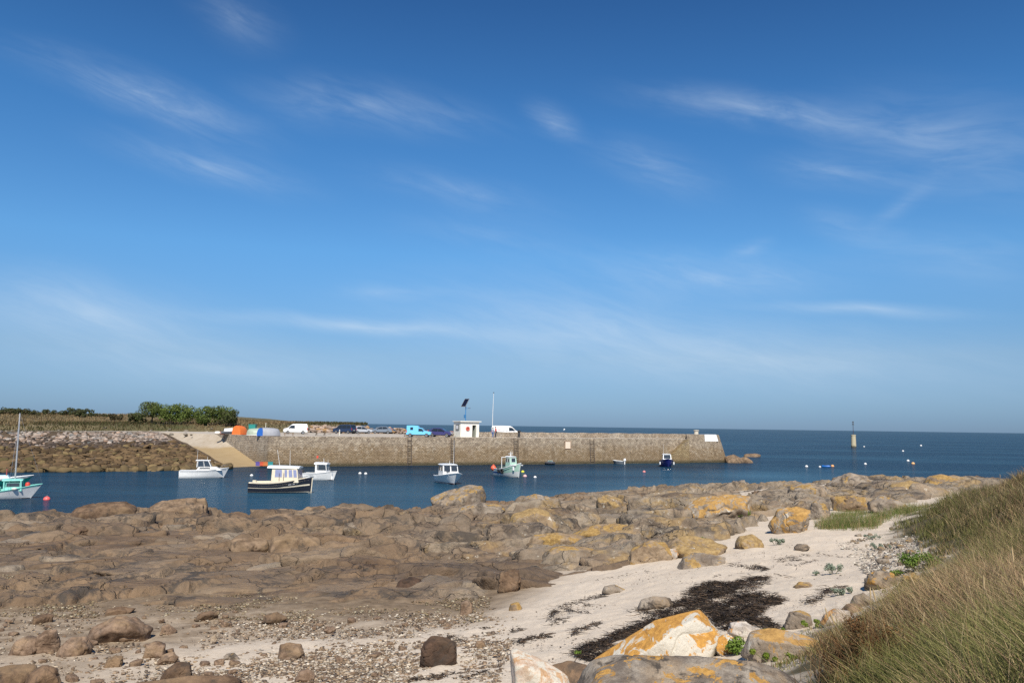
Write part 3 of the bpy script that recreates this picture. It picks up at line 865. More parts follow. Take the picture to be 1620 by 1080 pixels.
    nn.l(c, bs.inputs['Base Color']); bs.inputs['Roughness'].default_value = .9
    tb.build('treads', stm, st)
    # a dark expansion joint
    # bollard cap on the head
    bc = MB(); bc.lathe([(.0, 0), (.42, 0), (.42, .55), (.36, .62), (.55, .66), (.55, .82), (.0, .86)], (0, 0, 0), 14)
    o = bc.build('mooring_bollard', paint('bollard_stone', (.5, .46, .38), .8, bump=.3), None, True)
    o.location = qp(S2 - 3.6, 3.6, ZP - .01); tag(o, 'stubby pale stone bollard standing on top of the pier head', 'bollard')
    return S1, S2, ZP
S1, S2, ZP = build_quay()

# ladders down the face
LADDER = paint('rusty_iron', (.085, .062, .048), .8, scale=3)
def ladder(px, label, wide=.62, top=QZ + .05):
    d0 = at(px, 690, QZ)
    r_ = ray(px, 690); r2 = Vector((r_.x, r_.y))
    # where the sight line crosses the face line
    M2 = Matrix(((r2.x, -QE.x), (r2.y, -QE.y))); sol = M2.inverted() @ Q0.xy
    s = sol[1]
    e = empty('quay_ladder', qp(s, -.05, 0), math.atan2(QE.y, QE.x))
    tag(e, label, 'ladder', 'iron ladders on the quay wall')
    for sx in (-wide / 2, wide / 2):
        mb = MB(); mb.tube([(sx, -.30, -.6), (sx, -.06, top)], .055, 6); mb.build('rail', LADDER, e)
    for k in range(11):
        z = .1 + k * (top - .2) / 11; y = -.30 + .24 * (z + .6) / (top + .6)
        mb = MB(); mb.tube([(-wide / 2, y, z), (wide / 2, y, z)], .03, 6); mb.build('rung', LADDER, e)
    return e
ladder(648, 'iron ladder on the quay wall below the pale blue van')
ladder(716, 'iron ladder on the quay wall behind the white boat seen from its bow', .6)
ladder(816, 'iron ladder on the quay wall just behind the green fishing boat', .75)
ladder(936, 'wide iron ladder on the quay wall between the two small tenders', .8)

# notice on the wall
def wall_point(px, z, off=0):
    r_ = ray(px, 690); r2 = Vector((r_.x, r_.y)); M2 = Matrix(((r2.x, -QE.x), (r2.y, -QE.y))); s = (M2.inverted() @ Q0.xy)[1]
    return qp(s, -.25 + .3 * (z + 2) / (QZ + 2) - off, z), s
p_, s_ = wall_point(898, 3.2, .03)
e = empty('wall_notice', p_, math.atan2(QE.y, QE.x)); tag(e, 'small cream notice board fixed to the quay wall', 'notice board')
MB().box((0, -.05, 0), (1.0, .06, 1.15)).build('board', paint('notice_cream', (.74, .62, .48), .6), e)
fr = MB()
for c, d in (((0, -.06, .61), (1.12, .09, .07)), ((0, -.06, -.61), (1.12, .09, .07)), ((-.53, -.06, 0), (.07, .09, 1.15)), ((.53, -.06, 0), (.07, .09, 1.15))): fr.box(c, d)
fr.build('frame', paint('notice_frame', (.35, .2, .12), .7), e)

# ------------------------------------------------------------------ rubble: merged banks nobody could count
def rock_dirs(level):
    bm = bmesh.new(); bmesh.ops.create_icosphere(bm, subdivisions=level, radius=1)
    v = np.array([x.co[:] for x in bm.verts]); f = np.array([[q.index for q in p.verts] for p in bm.faces]); bm.free()
    return v / np.linalg.norm(v, axis=1)[:, None], f
DIRS = {k: rock_dirs(k) for k in (1, 2, 3, 4, 5, 6)}

def soft_rock(D, planes, offs, p=14.0):
    s = np.zeros(len(D))
    for n_, h in zip(planes, offs):
        s += (np.maximum(D @ n_, 0) / h) ** p
    return np.maximum(s, 1e-9) ** (-1 / p)

def rand_planes(r_, k=11, box=.6):
    pl = []; of = []
    for ax in range(3):
        for sg in (-1, 1):
            n_ = np.zeros(3); n_[ax] = sg; n_ += r_.normal(0, .16, 3); pl.append(n_ / np.linalg.norm(n_)); of.append(r_.uniform(.72, 1))
    for _ in range(k - 6):
        n_ = r_.normal(0, 1, 3); pl.append(n_ / np.linalg.norm(n_)); of.append(r_.uniform(.82, 1.05))
    return np.array(pl), np.array(of)

PROTO = {}
def protos(kind, n=18):
    """angular broken stones: hulls of scattered points"""
    if kind not in PROTO:
        out = []
        for i in range(n):
            bm = bmesh.new()
            m_ = 15 if kind == 2 else 10
            d = rng.normal(0, 1, (m_, 3)); d /= np.linalg.norm(d, axis=1)[:, None]; d = np.sign(d) * np.abs(d) ** .7
            for v in d * rng.uniform(.8, 1.05, (m_, 1)): bm.verts.new(v)
            r_ = bmesh.ops.convex_hull(bm, input=bm.verts)
            bmesh.ops.delete(bm, geom=list({g for g in r_['geom_interior'] if isinstance(g, bmesh.types.BMVert)}), context='VERTS')
            if kind == 2:
                bmesh.ops.dissolve_limit(bm, angle_limit=R(12), verts=bm.verts, edges=bm.edges)
                bmesh.ops.bevel(bm, geom=list(bm.edges), offset=.10, segments=1, affect='EDGES')
            bmesh.ops.triangulate(bm, faces=bm.faces); bm.verts.index_update()
            out.append((np.array([v.co[:] for v in bm.verts]), np.array([[v.index for v in f.verts] for f in bm.faces]))); bm.free()
        PROTO[kind] = out
    return PROTO[kind]

def rubble(name, pos, size, cols, mat, level=2, flat=.62, label=None):
    vs = protos(level)
    V = []; FF = []; C = []; b = 0
    for (x, y, z), s, c in zip(pos, size, cols):
        v, F = vs[rng.integers(len(vs))]; v = v * np.array([s * rng.uniform(.75, 1.35), s * rng.uniform(.7, 1.1), s * flat * rng.uniform(.7, 1.25)])
        a = rng.uniform(0, 6.28); t = rng.normal(0, .25)
        v = v @ np.array([[1, 0, 0], [0, math.cos(t), -math.sin(t)], [0, math.sin(t), math.cos(t)]]).T
        v = v @ np.array([[math.cos(a), -math.sin(a), 0], [math.sin(a), math.cos(a), 0], [0, 0, 1]]).T
        V.append(v + np.array([x, y, z])); FF.append(F + b); b += len(v)
        C.append(np.tile(c, (len(v), 1)))
    o = mesh_np(name, np.concatenate(V), np.concatenate(FF), mat, smooth=False, attrs={'tone': np.concatenate(C)})
    tag(o, kind='stuff')
    return o
ROCKTONE = attr_mat('loose_stone', .9, .25, bump=.6)

def build_banks():
    # left bank: weed-brown blocks below, bleached stones above
    W = [Vector((p.x, p.y)) for p in SHORELINE]
    cr = [Vector(q) for q in ((-130, 121), (-95, 121.5), (-76, 124.5), (-66, 131), (-62, 139), (-60.5, 141), (-59, 143))]
    def pt(u, v):
        k = u * (len(W) - 1); i = min(int(k), len(W) - 2); f_ = k - i
        a = W[i].lerp(W[i + 1], f_); b = cr[i].lerp(cr[i + 1], f_)
        # never over the slip
        return a.lerp(b, v)
    sl0, sl1 = Vector(SLIP[0]), Vector(SLIP[3]); sd = (sl1 - sl0).normalized()
    def slipside(p): r_ = p - sl0; return sd.x * r_.y - sd.y * r_.x      # > 0 left of the slip edge
    # earth core under the stones
    n, m_ = 60, 14; V = []; F = []
    for i in range(n + 1):
        for j in range(m_ + 1):
            p = pt(i / n, j / m_ * 1.12 - .06); v = j / m_ * 1.12 - .06
            V.append((p.x, p.y, -.5 + (QZ + .3) * max(v, -.1) ** .9 if v > 0 else -.7))
    for i in range(n):
        for j in range(m_): q = i * (m_ + 1) + j; F.append((q, q + 1, q + m_ + 2, q + m_ + 1))
    V = np.array(V); V[:, 2] += .15 * fbm(V, .4, 3, 4)
    core = mesh_np('bank_slope', V, np.array(F), ground_mat('bank_earth', ((.07, .05, .03), (.13, .09, .055), (.05, .04, .03)), .8)); tag(core, kind='structure')
    pos, size, cols = [], [], []
    for _ in range(5200):
        u, v = rng.uniform(0, 1), rng.uniform(-.03, 1.03); p = pt(u, v)
        if slipside(p) < .9: continue
        z = -.5 + (QZ + .3) * max(v, 0) ** .9
        hz = z + rng.normal(0, .25)
        if hz > 2.95:
            c = np.array([.27, .215, .175]) * rng.uniform(.45, 1.35) + np.array([.02, .0, -.01]) * rng.normal()
            s = rng.uniform(.18, .55)
        elif hz > 2.3:
            c = np.array([.075, .055, .042]) * rng.uniform(.5, 1.4); s = rng.uniform(.25, .6)
        else:
            c = np.array([.105, .068, .034]) * rng.uniform(.4, 1.5) + (rng.random() < .15) * np.array([.03, .03, .01]); s = rng.uniform(.22, .8)
        pos.append((p.x, p.y, z + .05)); size.append(s); cols.append(np.clip(c, .01, .9))
    for k in range(90):                                   # squared footing blocks along the water
        u = k / 90; p = pt(u, .012)
        if slipside(p) < .5: continue
        pos.append((p.x, p.y, .12 + rng.normal(0, .1))); size.append(rng.uniform(.75, 1.05)); cols.append(np.array([.13, .092, .045]) * rng.uniform(.6, 1.25))
    o = rubble('bank_rubble', pos, size, cols, ROCKTONE)
    # pinkish seaward rubble behind the parked cars and beyond the parapet
    pos, size, cols = [], [], []
    for _ in range(760):
        s = rng.uniform(19, 44); f_ = np.interp(s, [-30, -14, 5, 20, 33, 39, 44], [55, 54, 54, 52, 48, 27, 10.5])
        t = f_ + rng.uniform(0, 4.5); p = qp(s, t)
        top = .5 + 1.25 * math.exp(-((t - f_ - 2) / 1.7) ** 2) * np.interp(s, [-30, -10, 20, 36, 42], [.9, 1.0, 1.0, .8, .45])
        pos.append((p.x, p.y, QZ - .35 + rng.uniform(.2, 1) * top)); size.append(rng.uniform(.35, .95) * (1 if s < 25 else .75))
        c = np.array([.31, .235, .185]) * rng.uniform(.6, 1.25)
        if rng.random() < .2: c = np.array([.33, .20, .09]) * rng.uniform(.8, 1.1)
        cols.append(c)
    for _ in range(420):
        s = rng.uniform(38, S1 + 1); t = 10.0 - (s - 38) * .02 + rng.uniform(0, 2.5); p = qp(s, t)
        pos.append((p.x, p.y, QZ + rng.uniform(-.4, .55 - .25 * abs(t - 10)))); size.append(rng.uniform(.3, .7)); cols.append(np.array([.36, .31, .26]) * rng.uniform(.6, 1.25))
    rubble('seaward_rubble', pos, size, cols, ROCKTONE)
    # half-buried pale stones on the moor
    pos, size, cols = [], [], []
    for x0, y0, k, w_ in ((410 - 170, 672, 16, 22), (290, 672, 16, 26), (330, 670, 8, 14), (120, 669, 26, 60), (20, 667, 16, 40), (170, 672, 14, 40), (560, 672, 20, 50)):
        for _ in range(k):
            px = x0 + rng.normal(0, w_ * .5); dd = 165 + rng.normal(0, 8)
            r_ = ray(px, 670); r2 = Vector((r_.x, r_.y)).normalized() * dd
            z = land_h(np.array([r2.x]), np.array([r2.y]))[0]
            pos.append((r2.x, r2.y, z + .1)); size.append(rng.uniform(.2, .55)); cols.append(np.array([.27, .235, .19]) * rng.uniform(.5, 1.3))
    rubble('moor_stones', pos, size, cols, ROCKTONE)
build_banks()

# rocks awash off the pier head: a few separate ones
# ------------------------------------------------------------------ foliage helpers
def leaf_cloud(name, centers, radii, n, leaf, cols, mat, parent=None, seed=1, squash=.8, shell=.55):
    """leaf-sized quads spread through overlapping clumps"""
    r_ = np.random.default_rng(seed)
    centers = np.array(centers, float); radii = np.array(radii, float)
    w = radii ** 2; k = r_.choice(len(centers), n, p=w / w.sum())
    d = r_.normal(0, 1, (n, 3)); d /= np.linalg.norm(d, axis=1)[:, None]
    rr = radii[k] * (shell + (1 - shell) * r_.random(n) ** .5)
    ctr = centers[k] + d * rr[:, None] * np.array([1, 1, squash])
    nrm = d + r_.normal(0, .55, (n, 3)); nrm[:, 2] += .25; nrm /= np.linalg.norm(nrm, axis=1)[:, None]
    a = np.cross(nrm, r_.normal(0, 1, (n, 3))); a /= np.linalg.norm(a, axis=1)[:, None]; b = np.cross(nrm, a)
    s = leaf * r_.uniform(.6, 1.3, n)[:, None]
    V = np.stack([ctr - a * s - b * s * .2, ctr + b * s * .6, ctr + a * s + b * s * .1, ctr - b * s * .7], 1).reshape(-1, 3)
    F = np.arange(4 * n).reshape(n, 4)
    base = np.array(cols)[r_.integers(len(cols), size=n)] * r_.uniform(.7, 1.35, (n, 1))
    ct = np.array(cols)[k % len(cols)]
    C = np.repeat(base * .6 + ct * .4, 4, 0)
    return mesh_np(name, V, F, mat, smooth=False, parent=parent, attrs={'tone': C})
LEAF = attr_mat('leaf_green', .75, .25, .25)
BARK = paint('bark', (.10, .075, .05), .9, bump=.5)

def shrub_tree(px, dist, w, h, label, cols, seed, group='trees beyond the slipway', n=2600, leaf=.16, name='shrub_tree', cat='tree', long=False):
    r_ = ray(px, 667); v = Vector((r_.x, r_.y)).normalized() * dist
    z = float(land_h(np.array([v.x]), np.array([v.y]))[0])
    t = empty(name, (v.x, v.y, z - .05)); tag(t, label, cat, group)
    q = np.random.default_rng(seed)
    cs, rs = [], []
    for i in range(26 if long else 14):
        a = q.uniform(0, 6.28); rad = w * .5 * q.uniform(.0, .72)
        if long: cs.append((w * q.uniform(-.5, .5), q.uniform(-1, 1), h * q.uniform(.1, .62))); rs.append(h * q.uniform(.28, .5)); continue
        cs.append((math.cos(a) * rad, math.sin(a) * rad, h * q.uniform(.22, .78))); rs.append(h * q.uniform(.18, .30))
    if not long: cs.append((0, 0, h * .55)); rs.append(h * .4)
    leaf_cloud('crown', cs, rs, n, leaf, cols, LEAF, t, seed)
    mb = MB(); mb.tube([(0, 0, 0), (.1, 0, h * .25), (.05, .1, h * .55)], .16 * h / 4, 7, .06)
    for k in range(4):
        a = k * 1.6 + q.uniform(0, 1); mb.tube([(.06, 0, h * .25), (math.cos(a) * w * .2, math.sin(a) * w * .2, h * .6)], .07, 5, .03)
    mb.build('trunk', BARK, t, True)
    return t
GR1 = [(.105, .145, .03), (.14, .18, .04), (.08, .11, .025)]
GR2 = [(.062, .072, .027), (.08, .08, .034), (.05, .058, .022)]
GR3 = [(.07, .055, .028), (.055, .05, .022), (.085, .07, .035)]
shrub_tree(240, 186, 8.0, 5.4, 'tallest dark topped tree at the left end of the green clump', GR1 + GR2[:2], 3)
shrub_tree(270, 184, 7.0, 4.7, 'bright green tree second from the left end of the clump', GR1, 4)
shrub_tree(297, 187, 6.5, 4.7, 'bright green tree in the middle of the clump beyond the slipway', GR1, 5)
shrub_tree(323, 185, 6.5, 4.6, 'green tree right of the middle of the clump', GR1 + GR2[:1], 6)
shrub_tree(348, 186, 6.5, 4.9, 'green tree second from the right end of the clump', GR1, 7)
shrub_tree(364, 182, 4.6, 4.0, 'dark green tree at the right end of the clump above the slipway', GR2 + GR1[:1], 8)
shrub_tree(215, 190, 5.0, 2.4, 'low dull green bush at the left foot of the tree clump', GR2, 9, n=1500)
shrub_tree(384, 176, 1.8, 1.6, 'single small round dark bush right of the tree clump', GR2, 10, 'bushes on the moor', 700, .12)
shrub_tree(180, 240, 5.0, 2.2, 'brownish round bush on the skyline left of the tree clump', GR3, 11, 'bushes on the moor', 900, .2)
shrub_tree(125, 255, 8.5, 2.7, 'dark bush on the skyline midway along the straw field', GR2, 12, 'bushes on the moor', 1200, .22)
for i, (px, d_, w, h, lb) in enumerate(((-40, 262, 20, 2.6, 'dark scrub hedge on the skyline cut off by the left picture edge'), (10, 258, 17, 2.2, 'dark scrub hedge on the skyline behind the sailing boat mast'),
                                        (50, 262, 17, 1.8, 'low dark scrub on the skyline just right of the mast'), (88, 266, 16, 1.4, 'thin low dark scrub on the skyline over the straw field'), (152, 262, 14, 1.0, 'lowest dark scrub on the skyline between two bushes'))):
    shrub_tree(px, d_, w, h, lb, GR2 + GR3[:1], 20 + i, 'scrub on the skyline', 2200, .2, 'scrub_bush', 'bush', True)

# straw grass and low scrub on the moor
def blades(name, pos, h, wid, lean, cols, mat, segs=2, seed=1, kind='stuff', parent=None, tipw=.15, droop=.5):
    r_ = np.random.default_rng(seed); n = len(pos)
    a = r_.uniform(0, 2 * math.pi, n); az = r_.uniform(0, 2 * math.pi, n)
    side = np.stack([np.cos(az), np.sin(az), np.zeros(n)], 1)
    ld = np.stack([np.cos(a), np.sin(a), np.zeros(n)], 1) + lean.get('wind', np.zeros(3)); le = r_.uniform(lean['lo'], lean['hi'], n)[:, None]
    hh = (h * r_.uniform(.55, 1.25, n))[:, None]; ww = (wid * r_.uniform(.7, 1.3, n))[:, None]
    V = []; 
    for k in range(segs + 1):
        u = k / segs
        c = pos + np.array([0, 0, 1]) * hh * (u - droop * le * u * u * .5) + ld * hh * le * u ** 1.7
        w = ww * (1 - (1 - tipw) * u)
        V += [c - side * w, c + side * w]
    V = np.stack(V, 1); m_ = V.shape[1]
    F = np.concatenate([np.stack([np.arange(n) * m_ + 2 * k + j for j in (0, 1, 3, 2)], 1) for k in range(segs)])
    C = np.repeat(cols, m_, 0)
    o = mesh_np(name, V.reshape(-1, 3), F, mat, smooth=False, parent=parent, attrs={'tone': C})
    if kind: tag(o, kind=kind)
    return o
GRASSM = attr_mat('grass_blade', .7, .25, .3)
def moor_grass():
    n = 40000
    az = rng.uniform(R(-37), R(-9.8), n); d = np.exp(rng.uniform(math.log(150), math.log(285), n))
    x, y = np.sin(az) * d, np.cos(az) * d
    s = (x - Q0.x) * QE.x + (y - Q0.y) * QE.y; t = (x - Q0.x) * QN.x + (y - Q0.y) * QN.y
    z = land_h(x, y)
    ok = (z > QZ + .12) | ((np.degrees(az) < -24.5) & (d > 149))
    ok &= ~((t < 50) & (s > -40) & (t < 42 + .3 * (s + 40)))
    x, y, z, d = x[ok], y[ok], z[ok], d[ok]; n = len(x)
    P = np.column_stack([x, y, z])
    f = sstep(fbm(P, .05, 3, 5) + .5 * sstep(d, 175, 215), -.1, .5)[:, None]
    green = np.array([.062, .062, .02]); straw = np.array([.26, .185, .095]); rust = np.array([.11, .075, .035])
    C = green * (1 - f) + straw * f
    C = np.where((rng.random(n) < .28)[:, None], rust, C) * rng.uniform(.6, 1.3, (n, 1))
    blades('moor_grass', P - np.array([0, 0, .05]), .5, .11, {'lo': .1, 'hi': .6}, C, GRASSM, 1, 5)
moor_grass()

# ------------------------------------------------------------------ vehicles
GLASS = paint('car_glass', (.018, .022, .026), .08, 0, .05, .6)
TYRE = paint('tyre_rubber', (.018, .018, .018), .85)
RIM = paint('wheel_rim', (.42, .42, .43), .35, .6)
BLACKP = paint('black_plastic', (.03, .03, .032), .6)
LAMPW = paint('lamp_glass', (.62, .62, .60), .15)
LAMPR = paint('red_lamp', (.48, .02, .015), .2)
PLATE = paint('number_plate', (.62, .60, .52), .5)
def car(name, p, ang, label, cat, prof, W, belt, side, wind, rear, wheels, col, group=None, wr=.31, rims=True, extra=None):
    M_ = paint('paint_%d_%d_%d' % tuple(int(c * 255) for c in col), col, .28, 0, .03, .55)
    c = empty(name, p, face_yaw(p, ang)); tag(c, label, cat, group)
    H = max(z for x, z in prof)
    hw = lambda z: W / 2 * (1 - .03 * max(0, (.55 - z)) if z < belt else 1 - .17 * (z - belt) / (H - belt + 1e-6))
    # body shell: profile with bevelled shoulders
    n = len(prof); mb = MB()
    rows = []
    for f_, ins in ((-1, .05), (-1, 0), (1, 0), (1, .05)):
        rows.append([((x * (1 - ins / 2.2)), f_ * hw(z) * (1 - (0 if ins == 0 else 0)) + (-f_ * 0 if ins else 0) + (f_ * 0), z * (1 - ins * .2) + (ins * .08)) for x, z in prof])
    rows[0] = [(x, -hw(z) - .0, z) for x, z in prof]; rows[1] = [(x, -hw(z) * .90, z + (.03 if z > belt + .2 else .015)) for x, z in prof]
    rows[2] = [(x, hw(z) * .90, z + (.03 if z > belt + .2 else .015)) for x, z in prof]; rows[3] = [(x, hw(z), z) for x, z in prof]
    mb.loft(rows)
    mb.build('body', M_, c, True, 0, 0, 35)
    sx0 = min(x for x, z in prof); sx1 = max(x for x, z in prof)
    sk = MB(); sk.box(((sx0 + sx1) / 2, 0, .36), (sx1 - sx0 - .06, W * .97, .22)); sk.build('sill', BLACKP, c, bevel=.03)
    for poly in side:
        for sg in (-1, 1):
            q = [(x, sg * (hw(z) + .004), z) for x, z in poly]
            if sg > 0: q = q[::-1]
            MB().slab(q, .012).build('side_window', GLASS, c)
    (xa, za), (xb, zb) = wind
    MB().slab([(xa + .02, -hw(za) * .86, za), (xa + .02, hw(za) * .86, za), (xb + .02, hw(zb) * .88, zb), (xb + .02, -hw(zb) * .88, zb)], .03).build('windscreen', GLASS, c)
    if rear:
        (xa, za), (xb, zb) = rear
        MB().slab([(xa - .015, hw(za) * .82, za), (xa - .015, -hw(za) * .82, za), (xb - .015, -hw(zb) * .84, zb), (xb - .015, hw(zb) * .84, zb)], .025).build('rear_window', GLASS, c)
    for wx in wheels:
        for sg in (-1, 1):
            w = MB(); w.lathe([(wr * .62, -.10), (wr * .95, -.10), (wr, -.06), (wr, .06), (wr * .95, .10), (wr * .62, .10)], (wx, sg * (W / 2 - .085), wr), 18, 'Y')
            wo = w.build('wheel', TYRE, c, True)
            if rims:
                r_ = MB(); r_.lathe([(0, -.09), (wr * .6, -.105), (wr * .66, -.02), (wr * .66, .02), (wr * .6, .105), (0, .09)], (wx, sg * (W / 2 - .082), wr), 14, 'Y'); r_.build('rim', RIM, wo, True)
    zl = .68
    for sg in (-1, 1):
        MB().box((sx1 - .07, sg * W * .37, zl + .03), (.16, W * .2, .17)).build('headlight', LAMPW, c, bevel=.02)
        MB().box((sx0 + .04, sg * W * .44, zl + .22), (.12, W * .09, .42)).build('tail_light', LAMPR, c, bevel=.02)
        MB().box((wind[0][0] - .25, sg * (W / 2 + .09), belt + .08), (.10, .17, .12)).build('mirror', BLACKP, c, bevel=.02)
    MB().box((sx1 - .02, 0, .42), (.14, W * .94, .18)).build('bumper', BLACKP, c, bevel=.03)
    MB().box((sx0 + .03, 0, .45), (.14, W * .92, .2)).build('bumper', BLACKP, c, bevel=.03)
    MB().box((sx0 - .045, 0, .68), (.03, .5, .12)).build('number_plate', PLATE, c)
    MB().box((sx1 + .055, 0, .46), (.03, .5, .12)).build('number_plate', PLATE, c)
    return c
def on_quay(px, py, dmax=None):
    p = at(px, py, QZ)
    if dmax and p.length > dmax: p = Vector((p.x, p.y, 0)).normalized() * dmax
    p.z = QZ + .006
    return p
PROF_SV = [(2.02, .36), (2.07, .62), (1.98, .92), (1.35, 1.06), (.72, 1.60), (.42, 1.76), (-.6, 1.80), (-1.95, 1.79), (-2.05, 1.55), (-2.08, .36)]
car('small_van', on_quay(467, 686.3), 182, 'white small panel van parked side-on beside the picnic table', 'van', PROF_SV, 1.74, 1.02, [[(1.22, 1.06), (.76, 1.50), (.14, 1.56), (.14, 1.02)]], ((1.30, 1.08), (.74, 1.60)), None, (1.32, -1.30), (.80, .80, .78))
PROF_BV = [(2.38, .38), (2.43, .70), (2.34, .98), (1.82, 1.18), (1.20, 1.78), (.86, 1.93), (-.5, 1.97), (-2.3, 1.96), (-2.43, 1.7), (-2.46, .38)]
vb = car('panel_van', on_quay(799, 691), 4, 'long white panel van right of the hut with faint red and grey lettering', 'van', PROF_BV, 1.9, 1.12, [[(1.72, 1.17), (1.18, 1.66), (.62, 1.70), (.62, 1.12)]], ((1.78, 1.20), (1.22, 1.76)), ((-2.45, 1.2), (-2.40, 1.72)), (1.52, -1.45), (.82, .81, .79), wr=.33)
# worn, unreadable remains of the firm's lettering
def mark(x, z, w, h_, mat): MB().box((x, -.962, z), (w, .012, h_)).build('lettering', mat, vb)
mark(-1.1, 1.22, .55, .09, paint('faded_red', (.70, .46, .48), .6)); mark(-.3, 1.18, .28, .12, paint('faded_grey', (.58, .58, .60), .6)); mark(.25, 1.18, .34, .12, paint('faded_grey', (.58, .58, .60), .6))
PROF_C15 = [(1.93, .40), (1.97, .66), (1.92, .84), (.98, .98), (.55, 1.40), (-.02, 1.47), (-.12, 1.78), (-1.0, 1.82), (-1.93, 1.80), (-1.99, .40)]
car('box_van', on_quay(663, 691), -8, 'pale blue old box van with raised rear body parked near the quay edge', 'van', PROF_C15, 1.64, .96, [[(.86, .98), (.52, 1.32), (-.02, 1.36), (-.02, .95)], [(-.9, 1.15), (-.9, 1.55), (-1.35, 1.55), (-1.35, 1.15)]], ((.93, 1.0), (.58, 1.38)), ((-1.985, 1.1), (-1.96, 1.6)), (1.28, -1.35), (.16, .50, .74), wr=.30)
PROF_H = [(1.93, .36), (1.97, .62), (1.85, .82), (1.0, .95), (.28, 1.38), (-.2, 1.46), (-1.2, 1.42), (-1.82, 1.02), (-1.93, .9), (-1.95, .36)]
WIN_H = [[(.88, .95), (.24, 1.32), (-.25, 1.37), (-.25, .93)], [(-.33, .93), (-.33, 1.37), (-1.1, 1.34), (-1.42, .98)]]
car('hatchback', on_quay(697, 691), -14, 'dark purple blue hatchback parked between the pale blue van and the hut', 'car', PROF_H, 1.68, .93, WIN_H, ((.95, .97), (.32, 1.36)), ((-1.78, 1.04), (-1.26, 1.38)), (1.22, -1.22), (.045, .04, .13))
PROF_M = [(2.15, .38), (2.2, .66), (2.1, .95), (1.45, 1.12), (.75, 1.66), (.2, 1.76), (-1.9, 1.74), (-2.12, 1.2), (-2.2, .95), (-2.2, .38)]
WIN_M = [[(1.3, 1.10), (.72, 1.58), (.1, 1.64), (.1, 1.06)], [(0, 1.06), (0, 1.64), (-.95, 1.64), (-.95, 1.06)], [(-1.05, 1.06), (-1.05, 1.64), (-1.75, 1.62), (-1.9, 1.1)]]
car('people_carrier', on_quay(545, 685, 168), 146, 'dark navy people carrier with red tail light, biggest of the row by the rubble', 'car', PROF_M, 1.82, 1.04, WIN_M, ((1.40, 1.14), (.78, 1.64)), ((-2.10, 1.22), (-1.94, 1.66)), (1.38, -1.40), (.022, .035, .075), wr=.33)
car('hatchback', on_quay(572, 685, 172), 20, 'light silver hatchback in the middle of the row by the rubble', 'car', PROF_H, 1.7, .93, WIN_H, ((.95, .97), (.32, 1.36)), ((-1.78, 1.04), (-1.26, 1.38)), (1.22, -1.22), (.40, .42, .45))
PROF_S = [(2.1, .36), (2.14, .62), (2.0, .84), (1.15, .97), (.42, 1.40), (-.1, 1.48), (-1.0, 1.45), (-1.75, 1.10), (-2.1, 1.02), (-2.15, .36)]
car('saloon_car', on_quay(603, 685, 176), 184, 'slate grey saloon parked alone at the right end of the row by the rubble', 'car', PROF_S, 1.74, .95, [[(1.05, .97), (.4, 1.34), (-.1, 1.39), (-.1, .95)], [(-.18, .95), (-.18, 1.39), (-.9, 1.37), (-1.4, 1.02)]], ((1.1, .99), (.46, 1.38)), ((-1.72, 1.12), (-1.05, 1.42)), (1.3, -1.3), (.16, .19, .23))

# ------------------------------------------------------------------ hut, solar lamp, flagpole, bin, table, posts
def hut():
    p = on_quay(743, 691.2); e = empty('harbour_hut', p, face_yaw(p, 26))
    tag(e, 'small white flat roofed hut with open doorway and red lifebuoy on the quay', 'hut')
    W_ = paint('hut_white', (.76, .74, .66), .75, scale=1.2, dirt=.12, bump=.15)
    w, d, h = 3.5, 2.7, 2.55
    mb = MB(); t = .18
    mb.box((-w / 2 + t / 2, d / 2, h / 2), (t, d, h)); mb.box((w / 2 - t / 2, d / 2, h / 2), (t, d, h)); mb.box((0, d - t / 2, h / 2), (w - 2 * t, t, h))
    dx0, dx1, dh = .48, 1.22, 2.02
    mb.box(((-w / 2 + t + dx0) / 2, t / 2, h / 2), (dx0 + w / 2 - t, t, h)); mb.box(((w / 2 - t + dx1) / 2, t / 2, h / 2), (w / 2 - t - dx1, t, h)); mb.box(((dx0 + dx1) / 2, t / 2, (h + dh) / 2), (dx1 - dx0, t, h - dh))
    mb.build('wall', W_, e)
    MB().box((.05, d / 2 - .08, h + .075), (w + .45, d + .5, .15)).build('roof', W_, e, bevel=.02)
    MB().box((dx1 - .05, .55, dh / 2), (.05, .75, dh - .06), .12).build('door', paint('door_grey', (.38, .40, .34), .6), e)
    lb = MB(); lb.lathe([(.30 + .075 * math.cos(a), .075 * math.sin(a)) for a in [i * math.pi / 6 for i in range(13)]], (-.42, -.09, 1.42), 20, 'Y')
    lf = empty('lifebuoy', e.matrix_world @ Vector((0, 0, 0)))
    COL.objects.unlink(lf); bpy.data.objects.remove(lf)
    MB().box((-.42, -.012, 1.42), (.78, .03, .84)).build('lifebuoy_board', paint('board_white', (.78, .76, .74), .6), e)
    lbo = lb.build('lifebuoy', paint('lifebuoy_red', (.62, .13, .09), .5), e, True)
    # notice case on the left wall
    fr = MB(); fr.box((-w / 2 - .04, 1.15, 1.62), (.08, 1.25, .95)); fo = fr.build('notice_case', paint('case_dark', (.10, .11, .11), .5), e)
    MB().box((-w / 2 - .085, 1.15, 1.64), (.02, .85, .62)).build('notice_sheet', paint('paper', (.70, .71, .72), .7), fo)
    MB().box((-w / 2 - .3, 1.2, .06), (.5, 1.5, .12)).build('step', paint('step_concrete', (.42, .4, .35), .9), e)
hut()
